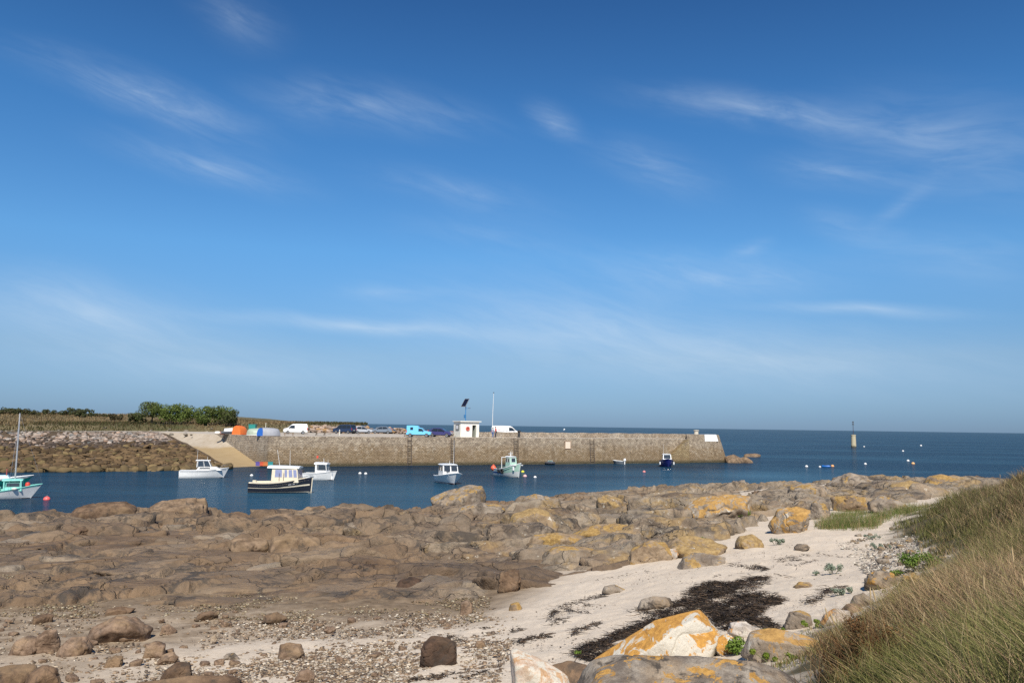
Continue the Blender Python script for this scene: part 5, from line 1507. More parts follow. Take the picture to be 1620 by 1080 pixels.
# 3: white open boat with rounded wheelhouse
e = float_at('wheelhouse_boat', 506, 758.5, -22, 'white boat with rounded wheelhouse and red flag close under the quay wall')
h = Hull(3.9, 1.7, .72, 1.0, .86, .35, .03, .2); h.mesh(WHB, e); h.deck(WHB, e, .05); h.rail(paint('rub_grey', (.55, .55, .54), .5), e, .035); h.strip(0, .97, lambda t: -.06, lambda t: .06, .008, ANTI, e, 'boot_stripe'); h.transom(WHB, e)
c = Cabin(-.35, 1.0, 1.2, -.35, .85, 1.05, .75, 1.72); 
for f, us in (('right', ((.24, .98),)), ('left', ((.02, .76),)), ('front', ((.04, .49), (.51, .96)))):
    for u0, u1 in us: c.window(f, u0, u1, .34, .95, BGLASS, e, 'window' if f != 'front' else 'windscreen', WHB)
MB().loft([[c.pt('right', 0, 0), c.pt('right', 1, 0), c.pt('left', 0, 0), c.pt('left', 1, 0)], [c.pt('right', 0, .33), c.pt('right', 1, .33), c.pt('left', 0, .33), c.pt('left', 1, .33)]]).build('cabin', WHB, e)
MB().box((-.28, -.54, 1.23), (.2, .06, .95)).build('pillar', WHB, e); MB().box((-.28, .54, 1.23), (.2, .06, .95)).build('pillar', WHB, e)
c.roof(WHB, e, .1, .24, .12, .15); antenna(e, .35, .1, 1.92, .45, 0, .03); antenna(e, .8, .2, 1.85, .4)
fl = MB(); fl.tube([(-.3, .1, 1.9), (-.3, .1, 2.7)], .014, 6); fo = fl.build('flagstaff', STEEL, e); MB().slab([(-.3, .09, 2.4), (-.5, .05, 2.36), (-.52, .08, 2.62), (-.3, .09, 2.68)], .01).build('flag', paint('flag_red', (.6, .06, .03), .7), fo)
outboard(e, -1.9, .6)
mb = MB(); mb.tube([(1.6, -.45, .95), (1.62, -.52, .45)], .012, 5); fo = mb.build('fender_line', STEEL, e); MB().lathe([(0, 0), (.09, .04), (.10, .3), (.06, .4), (0, .42)], (1.62, -.56, .04), 10).build('fender', WHB, fo, True)

# 4: white fishing boat seen from the bow
e = float_at('fishing_boat', 711, 764.5, -74, 'white cabin boat seen from its bow with tall whip aerial, in mid harbour')
h = Hull(5.4, 2.45, .75, 1.28, .85, .9, .03, .45, full=2.6); h.mesh(WHB, e); h.deck(WHB, e, .02); h.rail(WHB, e, .05); h.strip(0, .97, lambda t: -.08, lambda t: .16, .008, paint('antifouling_maroon', (.09, .03, .035), .7), e, 'boot_stripe'); h.transom(WHB, e)
c = Cabin(-1.5, .55, 1.75, -1.45, .25, 1.6, .85, 2.0); c.build(WHB, e)
for u0, u1 in ((.05, .47), (.53, .95)): c.window('front', u0, u1, .40, .92, BGLASS, e, 'windscreen', WHB)
for f in ('left', 'right'):
    for u0, u1 in ((.1, .45), (.55, .9)): c.window(f, u0, u1, .45, .9, BGLASS, e, frame=WHB)
c.roof(WHB, e, .12, .10, .18, .12); antenna(e, -.1, .45, 2.06, 2.6, 0, .02); antenna(e, .1, -.05, 2.08, .4, 0, .03)
c2 = Cabin(.5, 1.9, 1.3, .5, 1.6, 1.1, .95, 1.28); c2.build(WHB, e, 'coach_roof'); MB().box((1.0, -.45, 1.28), (.5, .3, .14)).build('hatch', BGLASS, e, bevel=.02)
MB().box((1.15, .40, 1.24), (.4, .34, .10)).build('locker', paint('pinkish_box', (.62, .42, .34), .6), e, bevel=.02)

# 5: green fishing boat
e = float_at('fishing_boat', 806, 753.6, -56, 'pale green trawler style fishing boat with orange float on its stern and small wheelhouse')
GRN = paint('pale_green', (.36, .54, .44), .45, dirt=.2); GRYH = paint('hull_grey_white', (.56, .58, .56), .5, dirt=.25)
h = Hull(4.9, 2.1, .95, 1.75, .8, .35, .12, .25); h.mesh(GRYH, e)
h.strip(.42, .985, lambda t: h.s_(t) * .45, lambda t: h.s_(t) * .985, .010, GRN, e, 'green_bow_panel'); h.strip(0, .42, lambda t: .36, lambda t: .56, .012, paint('deep_blue', (.015, .06, .19), .5), e, 'blue_stripe'); h.strip(0, .97, lambda t: -.06, lambda t: .08, .008, ANTI, e, 'boot_stripe')
h.deck(GRN, e, .25); h.rail(WHB, e, .045); h.transom(GRYH, e)
c = Cabin(-.2, .9, 1.05, -.15, .75, .95, 1.2, 2.45); c.build(GRN, e, 'wheelhouse')
c.window('front', .2, .8, .50, .88, BGLASS, e, 'windscreen', WHB); c.window('right', .12, .46, .5, .88, BGLASS, e, frame=WHB); c.window('right', .56, .9, .5, .88, BGLASS, e, frame=WHB); c.window('left', .2, .8, .5, .88, BGLASS, e, frame=WHB)
c.roof(WHB, e, .06, .12, .1, .1); antenna(e, .2, 0, 2.55, .55, 0, .05, 'mast', WHB); MB().tube([(.2, -.35, 2.85), (.2, .35, 2.85)], .03, 6).build('crosstree', WHB, e); antenna(e, -.25, .5, 2.5, .8)
MB().box((1.45, 0, 1.48), (1.1, 1.3, .1)).build('foredeck', WHB, e, bevel=.02)
for x, y in ((-.75, -.7), (-.75, .7)): MB().tube([(x, y, .8), (x, y, 2.4)], .045, 6).build('gantry_post', WHB, e)
MB().tube([(-.75, -.7, 2.38), (-.75, .7, 2.38)], .045, 6).build('gantry_beam', WHB, e)
MB().box((-1.6, .1, 1.05), (1.2, 1.3, .3)).build('net_pile', paint('net_dark_green', (.05, .085, .07), .9, bump=1), e, bevel=.1)
mb = MB(); mb.lathe([(.24 + .09 * math.cos(a), .09 * math.sin(a)) for a in [i * math.pi / 5 for i in range(11)]], (-.2, -1.02, .70), 16, 'Y'); mb.build('tyre_fender', TYRE, e, True)
mb = MB(); mb.lathe([(.22 + .08 * math.cos(a), .08 * math.sin(a)) for a in [i * math.pi / 5 for i in range(11)]], (-.95, -1.0, .74), 16, 'Y'); mb.build('tyre_fender', TYRE, e, True)
MB().box((1.75, -.60, 1.12), (.22, .05, .5), .5).build('anchor_plate', WHB, e)
fl = MB(); fl.lathe([(0, -.36), (.2, -.3), (.34, -.1), (.35, .08), (.2, .3), (.07, .38), (.06, .46), (0, .47)], (-2.55, -.75, .95), 14); fl.build('float', paint('float_orange', (.78, .13, .06), .5), e, True)

# 6: blue boat end on, by the steps
e = float_at('motor_boat', 1054.5, 737.5, -84, 'royal blue hulled boat with white cabin moored below the pier steps')
BLH = paint('royal_blue', (.02, .025, .17), .35); h = Hull(5.0, 2.15, .85, 1.3, .88, .5, .05, .25); h.mesh(BLH, e); h.deck(WHB, e, .04); h.rail(paint('rub_blue', (.03, .04, .14), .5), e, .05); h.strip(0, .97, lambda t: -.06, lambda t: .05, .008, ANTI, e, 'boot_stripe'); h.transom(BLH, e)
c = Cabin(-.6, 1.2, 1.45, -.55, .85, 1.25, .9, 2.0); c.build(WHB, e)
c.window('front', .08, .92, .35, .92, BGLASS, e, 'windscreen', WHB)
for f in ('left', 'right'): c.window(f, .15, .85, .4, .9, BGLASS, e, frame=WHB)
c.roof(WHB, e, .06, .09, .1, .1); antenna(e, -.3, -.45, 2.05, 1.6)
outboard(e, -2.45, .7)
for sg in (-1, 1): MB().lathe([(0, -.25), (.11, -.2), (.12, .2), (0, .25)], (.6, sg * 1.12, .55), 10).build('fender', WHB, e, True)

# tenders under the wall
e = float_at('inflatable_tender', 870.5, 734.5, -78, 'dark inflatable tender with pale seat under the wall, left of the notice board', cat='dinghy')
mb = MB(); mb.tube([(-1.3, -.55, .22), (.4, -.55, .24), (1.0, -.3, .3), (1.2, 0, .34), (1.0, .3, .3), (.4, .55, .24), (-1.3, .55, .22)], .23, 10); mb.build('tube', paint('hypalon', (.07, .075, .09), .6), e, True)
MB().box((-.1, 0, .12), (2.3, .95, .1)).build('floor', BLACKP, e); MB().box((-.2, 0, .5), (.5, .8, .35)).build('seat', paint('tender_grey', (.45, .5, .5), .6), e, bevel=.05); outboard(e, -1.3, .4, paint('motor_grey', (.35, .38, .4), .5))
MB().box((.5, -.1, .52), (.4, .6, .3)).build('bag', paint('kelp_green', (.08, .15, .12), .8), e, bevel=.06)
e = float_at('dinghy', 978, 733.8, 165, 'grey square sterned dinghy with white outboard under the wall beside the pier steps', cat='dinghy')
DG = paint('dinghy_grey', (.12, .14, .16), .6); h = Hull(1.9, 1.3, .55, .68, .9, .2, .02, .1, full=3); h.mesh(DG, e); h.deck(paint('dinghy_inner', (.3, .32, .33), .7), e, .16); h.rail(WHB, e, .035); h.transom(DG, e); outboard(e, -.95, .5, WHB)
MB().box((.1, 0, .5), (.25, 1.1, .05)).build('thwart', WOOD, e)
MB().tube([(-.3, -.5, .58), (.9, .2, .66)], .03, 6).build('oar', WHB, e)

# 7: sailing boats at the left edge
SEAG = paint('sea_green_hull', (.005, .15, .135), .35); TURQ = paint('turquoise_paint', (.24, .62, .54), .45, dirt=.15)
e = float_at('sailing_boat', -8, 768.5, -6, 'dark sea green hull with white deck, half hidden behind the turquoise cabin boat')
h = Hull(6.2, 2.0, .62, .98, .7, .75, .05, .2, full=1.9); h.mesh(SEAG, e); h.deck(WHB, e, .02); h.strip(0, .985, lambda t: h.s_(t) * .80, lambda t: h.s_(t) * .995, .012, WHB, e, 'topside_band'); h.rail(WHB, e, .03); h.transom(SEAG, e)
c = Cabin(-1.2, 1.3, 1.2, -1.1, 1.0, 1.0, .6, 1.0); c.build(paint('pale_turq', (.5, .72, .72), .5), e); c.window('right', .1, .6, .3, .75, BGLASS, e); c.window('left', .4, .9, .3, .75, BGLASS, e)
mb = MB(); mb.tube([(.9, -.3, .95), (.9, -.3, 1.6)], .05, 6); mb.build('stanchion', paint('dull_red', (.32, .07, .06), .6), e)
e = float_at('sailing_boat', -2, 788.5, -7, 'white hulled sailing boat with turquoise cabin and bare mast, at the left edge')
h = Hull(5.9, 2.0, .62, 1.12, .75, .75, .12, .2, full=1.9); h.mesh(WHB, e); h.deck(TURQ, e, .05); h.strip(.35, .985, lambda t: h.s_(t) * .86, lambda t: h.s_(t) * .99, .010, TURQ, e, 'sheer_band'); h.strip(0, .97, lambda t: -.06, lambda t: .05, .008, ANTI, e, 'boot_stripe'); h.rail(TURQ, e, .03); h.transom(WHB, e)
c = Cabin(.35, 1.55, 1.25, .35, 1.50, 1.12, .62, 1.42)
for a, b in ((0, 0), (0, 1), (1, 0), (1, 1)): MB().tube([c.v[(a, b, 0)], c.v[(a, b, 1)]], .06, 6).build('pillar', TURQ, e)
c.window('right', .14, .92, .42, .80, BGLASS, e, frame=TURQ); c.window('left', .08, .86, .42, .80, BGLASS, e, frame=TURQ); c.window('front', .08, .92, .42, .82, BGLASS, e, 'windscreen', TURQ)
MB().loft([[c.pt('right', 0, 0), c.pt('right', 1, 0), c.pt('left', 0, 0), c.pt('left', 1, 0)], [c.pt('right', 0, .40), c.pt('right', 1, .40), c.pt('left', 0, .40), c.pt('left', 1, .40)]]).build('cabin', TURQ, e)
c.roof(TURQ, e, .1, .14, .12, .15)
MB().tube([(1.02, 0, .6), (1.02, 0, 6.75)], .065, 10, .05).build('mast', paint('mast_grey', (.52, .52, .52), .4, .3), e, True)
MB().tube([(1.02, 0, 6.7), (2.95, 0, 1.1)], .008, 5).build('forestay', STEEL, e)
for sg in (-1, 1): MB().tube([(1.02, 0, 6.2), (.7, sg * .95, .62)], .008, 5).build('shroud', STEEL, e)
MB().box((-.6, -.2, .75), (1.4, .8, .35)).build('cockpit_box', TURQ, e, bevel=.04)
MB().lathe([(0, -.2), (.14, -.16), (.2, 0), (.14, .16), (0, .2)], (1.95, -.2, 1.08), 12).build('deck_float', paint('float_red', (.72, .07, .05), .5), e, True)
MB().lathe([(0, 0), (.2, .03), (.22, .1), (.1, .18), (0, .2)], (1.1, -.75, .72), 10).build('rope_coil', paint('rope_pale', (.6, .6, .55), .9), e, True)

# ------------------------------------------------------------------ buoys, beacon, distant boat
def buoy(px, py, d_px, col, label, name='mooring_buoy', z=0.0):
    p = at(px, py, 0); dist = p.length; r_ = max(.12, d_px / FPX * dist / 2)
    e = empty(name, p); tag(e, label, 'buoy', 'mooring buoys')
    MB().lathe([(0, -.8), (.55, -.7), (.92, -.3), (1, .1), (.88, .5), (.55, .85), (.2, 1.0), (0, 1.0)], (0, 0, 0), 16).build('float', paint('buoy_%.2f_%.2f_%.2f' % col, col, .45), e, True)
    mb = MB(); mb.lathe([(.14 + .05 * math.cos(a), 0 + .05 * math.sin(a)) for a in [i * math.pi / 3 for i in range(7)]], (0, 0, 1.12), 10, 'Y'); mb.build('ring', paint('buoy_ring', (.2, .2, .2), .5), e, True)
    for ch in e.children: ch.scale = (r_, r_, r_)
PINK, WHT, RED, ORA, YEL = (.66, .40, .40), (.76, .75, .72), (.78, .10, .07), (.75, .26, .06), (.62, .60, .04)
buoy(74, 790, 9, (.80, .12, .11), 'bright red buoy near the bow of the turquoise sailing boat'); buoy(398, 752.3, 5, WHT, 'white buoy just behind the stern of the charcoal boat')
buoy(569.5, 749, 5, WHT, 'left of a pair of small white buoys in mid harbour'); buoy(578.5, 749.5, 5, WHT, 'right of a pair of small white buoys in mid harbour')
buoy(830.5, 753.5, 6.5, PINK, 'pinkish buoy at the right of the green fishing boat'); buoy(846.5, 755, 5, WHT, 'white buoy furthest right of the group by the green fishing boat')
buoy(827, 746.5, 5.5, YEL, 'yellow green buoy close by the bow of the green fishing boat'); buoy(1019, 746.5, 5, (.62, .22, .2), 'small red and white buoy out in front of the pier')
buoy(1276, 738, 4.5, WHT, 'white buoy left of the blue float beyond the rocks'); buoy(1297, 738.5, 3.5, WHT, 'small white buoy touching the left end of the blue float'); buoy(1317, 737.5, 5, (.72, .36, .14), 'orange buoy right of the blue float beyond the rocks')
buoy(1369, 734, 4, WHT, 'lone white buoy in line below the sea beacon'); buoy(1436.5, 729, 4, WHT, 'white buoy paired with an orange one far right'); buoy(1444.5, 733.5, 5, (.70, .40, .16), 'orange buoy paired with a white one far right')
buoy(1428.5, 713.5, 3, WHT, 'tiny pale buoy above the far right pair'); buoy(1457, 705, 3, WHT, 'tiny pale buoy in a light streak, farthest right')
buoy(1367, 706.5, 2.4, WHT, 'tiny pale buoy just right of the sea beacon foot')
p = at(1307, 738.2, 0); e = empty('blue_float', p, face_yaw(p, 0)); tag(e, 'low bright blue float lying on the sea between white and orange buoys', 'float')
MB().lathe([(0, -.75), (.12, -.7), (.2, -.5), (.22, 0), (.2, .5), (.12, .7), (0, .75)], (0, 0, .1), 12, 'X').build('float', paint('float_blue', (.01, .13, .45), .4), e, True)
MB().box((-.1, 0, .3), (.6, .25, .1)).build('lashing', BLACKP, e, bevel=.03)

p = at(1350.5, 707, 0); e = empty('sea_beacon', p); tag(e, 'concrete sea beacon with thin black topmark standing in open water', 'beacon')
CONC = bpy.data.materials.new('beacon_concrete'); CONC.use_nodes = True; nn = NT(CONC.node_tree); bs = CONC.node_tree.nodes['Principled BSDF']
g = nn.n('ShaderNodeTexCoord').outputs['Object']; sp = nn.n('ShaderNodeSeparateXYZ'); nn.l(g, sp.inputs[0])
c_ = nn.mix(nn.noise(g, 1.2, 5), (.33, .28, .18), (.50, .44, .30)); c_ = nn.mix(nn.smooth(nn.math('ADD', sp.outputs[2], nn.noise(g, 1, 3)), 1.3, .7), c_, (.09, .08, .05)); nn.l(c_, bs.inputs['Base Color']); bs.inputs['Roughness'].default_value = .9
MB().lathe([(0, -2), (1.0, -2), (.95, 1.0), (.86, 4.4), (.95, 4.45), (.95, 4.75), (.0, 4.8)], (0, 0, 0), 20).build('tower', CONC, e, True)
MB().tube([(0, 0, 4.75), (0, 0, 9.6)], .12, 8, .09).build('pole', paint('beacon_pole', (.05, .04, .05), .6), e, True)
for z0 in (8.55, 9.35): MB().lathe([(0, 0), (.42, 0), (.05, .62), (0, .62)], (0, 0, z0), 12).build('topmark_cone', BLACKP, e, True)
mb = MB()
for k in range(9): mb.tube([(.9, -.25, .4 + k * .5), (.9, .25, .4 + k * .5)], .03, 5)
mb.build('rungs', LADDER, e)
r_ = ray(893, 676); v = Vector((r_.x, r_.y)).normalized() * 1500; e = empty('distant_boat', (v.x, v.y, 0), 1.2); tag(e, 'tiny white boat far off on the horizon above the quay', 'boat')
h = Hull(7, 2.4, 1.0, 1.5); h.mesh(WHB, e); h.deck(WHB, e); c = Cabin(-1.5, 1.2, 1.8, -1.3, .8, 1.5, 1.0, 2.6); c.build(WHB, e)
# ------------------------------------------------------------------ near shore: bedrock blocks, boulders, stones, wrack, plants, grass
def granite(name, dark, lite, lichen=0.0, lcol=((.30, .165, .035), (.50, .30, .07)), white=0.0, blotch=.5, speck=.4, up=True, scale=1.0, bump=.8, tan=.4):
    if name in _MC: return _MC[name]
    mt = bpy.data.materials.new(name); mt.use_nodes = True
    n = NT(mt.node_tree); b = mt.node_tree.nodes['Principled BSDF']
    geo = n.n('ShaderNodeNewGeometry'); oi = n.n('ShaderNodeObjectInfo')
    tc = n.n('ShaderNodeTexCoord').outputs['Object']
    off = n.n('ShaderNodeVectorMath', operation='SCALE'); off.inputs[0].default_value = (37, 19, 53); n.l(oi.outputs['Random'], off.inputs['Scale'])
    g = n.vmath('ADD', tc, off.outputs[0])
    nz = n.n('ShaderNodeSeparateXYZ'); n.l(geo.outputs['Normal'], nz.inputs[0])
    c = n.mix(n.smooth(n.noise(g, 1.6 * scale, 9, .72), .36, .64), dark, lite)
    if tan: c = n.mix(n.math('MULTIPLY', n.smooth(n.noise(g, .9 * scale, 5, .6, .5), .48, .62), tan), c, (.30, .205, .115))
    if blotch: c = n.mix(n.smooth(n.noise(g, 2.0 * scale, 9, .74, .6), .51, .62, 0, min(1, blotch * 1.35)), c, (.05, .042, .035))
    if white:
        f = n.smooth(n.noise(g, 3.1 * scale, 8, .66, .4), .63 - .25 * white, .65 - .25 * white)
        c = n.mix(f, c, n.mix(n.noise(g, 12 * scale, 4), (.42, .38, .31), (.60, .56, .48)))
    if lichen:
        f = n.smooth(n.math('ADD', n.noise(g, 1.5 * scale, 8, .68, .8), n.math('MULTIPLY', nz.outputs[2], .10 if up else 0)), .645 - .26 * lichen, .675 - .26 * lichen)
        c = n.mix(n.math('MULTIPLY', f, .92), c, n.mix(n.smooth(n.noise(g, 9 * scale, 4), .3, .7), *lcol))
    sp = n.smooth(n.noise(g, 42 * scale, 3, .7), .36, .72)
    c = n.mix(n.math('MULTIPLY', sp, speck), c, n.mix(.55, c, (.03, .027, .024)))
    n.l(c, b.inputs['Base Color']); b.inputs['Roughness'].default_value = .88; b.inputs['Specular IOR Level'].default_value = .25
    bp = n.n('ShaderNodeBump'); bp.inputs['Strength'].default_value = bump; bp.inputs['Distance'].default_value = .04 / scale
    n.l(n.math('ADD', n.noise(g, 4.5 * scale, 8, .68), n.math('MULTIPLY', n.noise(g, 30 * scale, 4, .6), .25)), bp.inputs['Height']); n.l(bp.outputs[0], b.inputs['Normal'])
    _MC[name] = mt
    return mt
G_GREY = granite('granite_grey', (.15, .115, .085), (.33, .275, .215), .15, ((.24, .14, .04), (.40, .26, .09)), blotch=.6)
G_TAN = granite('granite_tan', (.155, .105, .065), (.33, .245, .16), .32, ((.24, .14, .04), (.40, .26, .09)), blotch=.35)
G_GOLD = granite('granite_golden', (.17, .12, .075), (.32, .24, .155), .42, ((.22, .14, .055), (.37, .255, .11)), blotch=.45, white=.05)
G_ORANGE = granite('granite_orange_lichen', (.20, .155, .115), (.38, .32, .25), .50, ((.30, .165, .045), (.46, .27, .08)), white=.15, blotch=.35)
G_LEFT = granite('granite_plain_brown', (.105, .068, .040), (.26, .18, .115), 0, blotch=.5)
G_BROWN = granite('granite_brown', (.07, .042, .025), (.19, .122, .074), 0, blotch=.5)
G_DARK = granite('stone_dark_brown', (.035, .022, .015), (.105, .062, .040), 0, blotch=.4, tan=.1)
G_SLAB = granite('granite_slab_grey', (.125, .10, .08), (.33, .285, .23), .42, ((.33, .17, .03), (.48, .27, .07)), white=.0, blotch=.7, speck=.65, scale=1.9, up=False, bump=1.0)
G_HERO = granite('granite_white_orange_lichen', (.28, .20, .14), (.46, .38, .30), .37, ((.36, .16, .015), (.56, .28, .04)), white=1.15, blotch=.0, up=True, scale=1.25, tan=.2)
G_PINK = granite('granite_pinkish_white', (.40, .27, .18), (.66, .56, .46), .16, ((.36, .20, .09), (.48, .31, .18)), white=.55, blotch=.1, scale=2.6)
G_PALE = granite('granite_pale', (.34, .29, .24), (.58, .52, .46), .2, ((.40, .17, .04), (.5, .28, .1)), white=.3, blotch=.25, scale=2)
G_STONE = granite('beach_stone_brown', (.11, .068, .042), (.27, .185, .125), 0, blotch=.35, scale=2)

def crag(D, planes, offs, p, size, seed, rough=.06, ledge=.0):
    r_ = soft_rock(D, planes, offs, p)
    v = D * r_[:, None]
    q = v * np.array(size)
    sc = 1.0 / max(size)
    dsp = rough * fbm(q + seed * 3.7, 1.3 * sc * 1.6, 5, seed) + rough * .35 * fbm(q + seed, 7 * sc, 3, seed + 5)
    cr = np.abs(fbm(q + seed * 1.9, 1.1 * sc * 1.3, 3, seed + 9)); dsp -= rough * 1.2 * np.exp(-(cr / .05) ** 2)
    return q * (1 + dsp)[:, None]

# --- bedrock blocks: the outcrop's own blocks, merged into one body of rock
def bedrock():
    V, F, LI, LO, TI, FI = [], [], [], [], [], []
    base = 0
    q = np.random.default_rng(21)
    th = R(20)
    def add(x, y, sx, sy, sz, up, level, seed, lich, low, rough=.085, tilt=.13, film=0.0):
        nonlocal base
        D, f = DIRS[level]
        pl, of = rand_planes(q, 15)
        of = of * np.where(np.arange(len(of)) < 6, 1, .93)
        v = crag(D, pl, of, q.uniform(28, 60), (sx, sy, sz), seed, rough)
        t1, t2 = q.normal(0, tilt), q.normal(.05, tilt)
        c1, s1 = math.cos(t1), math.sin(t1); v = v @ np.array([[1, 0, 0], [0, c1, s1], [0, -s1, c1]])
        c1, s1 = math.cos(t2), math.sin(t2); v = v @ np.array([[c1, 0, s1], [0, 1, 0], [-s1, 0, c1]])
        a = th + q.normal(0, .35)
        v = v @ np.array([[math.cos(a), math.sin(a), 0], [-math.sin(a), math.cos(a), 0], [0, 0, 1]])
        z = float(ground(x, y)[0])
        V.append(v + np.array([x, y, z + up - v[:, 2].max()])); F.append(f + base); base += len(v)
        LI.append(np.full(len(v), lich)); LO.append(np.full(len(v), low)); TI.append(np.full(len(v), q.random())); FI.append(np.full(len(v), film))
    n = 0
    while n < 980:
        px = q.uniform(-60, 1600)
        py0 = np.interp(px, [-60, 560, 760, 900, 1100, 1200, 1340, 1560], [828, 828, 812, 797, 788, 788, 766, 766])
        py1 = np.interp(px, [-60, 300, 560, 700, 900, 1100, 1230, 1400, 1560], [945, 940, 940, 935, 908, 858, 816, 794, 776])
        u = q.random() ** 1.15; py = py0 + (py1 - py0) * u
        p = hit(px, py)
        if inside_dist(np.array([[p.x, p.y]]), rock_poly)[0] < .4: continue
        d = math.hypot(p.x, p.y); k = d / FPX
        flat = sstep(np.array([py]), 845, 890)[0] * sstep(np.array([px]), 980, 640)[0]
        big = q.random()
        if px < 640 and flat > .3 and q.random() < .82: n += 1; continue
        w = (q.uniform(14, 34) if big < .45 else q.uniform(30, 62) if big < .88 else q.uniform(60, 95)) * k * (1 + .7 * flat)
        h = np.clip(w * q.uniform(.3, .55), .2, 1.5)
        dep = w * q.uniform(.4, .85)
        up = float(np.clip(w * q.uniform(.10, .30), .10, .85)) * (1 - .62 * flat) * (1 - .25 * (px > 1150)) + .06
        lich = float(np.clip((px - 620) / 330 + q.normal(0, .35), 0, 1)); low = float(np.clip(1.2 - (p.z - .6) / 1.1 + q.normal(0, .18), 0, 1)) if 620 < px < 900 else float(np.clip(1 - q.random() ** 3, 0, 1)) if px <= 620 else float(np.clip(.45 - (px - 900) / 500 + q.normal(0, .15), 0, 1))
        dk_ = float(sstep(np.array([px]), 470, 600)[0] * sstep(np.array([px]), 1010, 880)[0] * sstep(np.array([py]), 862, 885)[0]) * q.uniform(.5, 1)
        add(p.x, p.y, w / 1.5, dep / 1.5, h, up, 4 if w / k > 30 else 3, n, lich, low, .085 - .03 * flat, film=max(dk_, (q.random() < .22) * q.uniform(.3, .8) * (px < 1050)))
        n += 1
    # broad low slabs of the left flats, lapping over each other
    for i in range(58):
        px = q.uniform(-80, 660); py = q.uniform(850, 950); p = hit(px, py); k = math.hypot(p.x, p.y) / FPX; w = q.uniform(110, 280) * k
        add(p.x, p.y, w / 1.7, w * q.uniform(.4, .75) / 1.7, .55, q.uniform(.10, .34) * np.interp(py, [850, 950], [1.15, .7]), 5, 2200 + i, 0, 1.0, .045, .045, (q.random() < .3) * q.uniform(.2, .6))
    # the high ledges of the middle crest, and the dark apron at their foot
    for i in range(64):
        px = q.uniform(380, 1090); py = np.interp(px, [380, 700, 900, 1090], [832, 812, 800, 792]) + (np.interp(px, [380, 900, 1090], [66, 84, 50])) * q.random()
        p = hit(px, py); k = math.hypot(p.x, p.y) / FPX; w = q.uniform(55, 125) * k
        add(p.x, p.y, w / 1.6, w * q.uniform(.35, .6) / 1.6, w * .5, float(np.clip(w * q.uniform(.16, .30), .35, 1.0)), 5, 2000 + i, float(np.clip((px - 640) / 300 + q.normal(0, .3), 0, 1)), float(np.clip(1.0 - (px - 450) / 450 + q.normal(0, .15), 0, 1)), .08, .12, (q.random() < .35) * q.uniform(.4, .9))
    for i in range(16):
        px = q.uniform(560, 950); py = np.interp(px, [560, 800, 950], [930, 922, 900]) + q.uniform(-26, 6)
        p = hit(px, py); k = math.hypot(p.x, p.y) / FPX; w = q.uniform(80, 170) * k
        add(p.x, p.y, w / 1.6, w * q.uniform(.4, .7) / 1.6, w * .4, q.uniform(.22, .5), 5, 2100 + i, 0, .9, .05, .08, q.uniform(.6, 1))
    # the far right tail of brown broken reef
    for i in range(90):
        px = q.uniform(1520, 1700); dd = q.uniform(58, 84); r_ = ray(px, 700); v = Vector((r_.x, r_.y)).normalized() * dd
        add(v.x, v.y, q.uniform(.4, 1.3), q.uniform(.4, .9), q.uniform(.25, .6), q.uniform(.1, .5), 3, 900 + i, .1, .95, .12, .3)
    # broken low reef at the waterline
    for i in range(70):
        px = q.uniform(-60, 1240); py = np.interp(px, [-60, 560, 640, 760, 900, 1000, 1240], [818, 818, 809, 799, 787, 782, 778]) + q.uniform(-1, 5)
        p = hit(px, py)
        add(p.x, p.y, q.uniform(.3, 1.3), q.uniform(.3, .9), q.uniform(.25, .55), q.uniform(.08, .35), 3, 1200 + i, 0, 1.0, .12, .25)
    me = mesh_np('rock_outcrop', np.concatenate(V), np.concatenate(F), ROCK_SHELF_MAT, attrs={'lichen': np.concatenate(LI), 'low': np.concatenate(LO), 'tint': np.concatenate(TI), 'film': np.concatenate(FI)})
    tag(me, kind='structure')
bedrock()

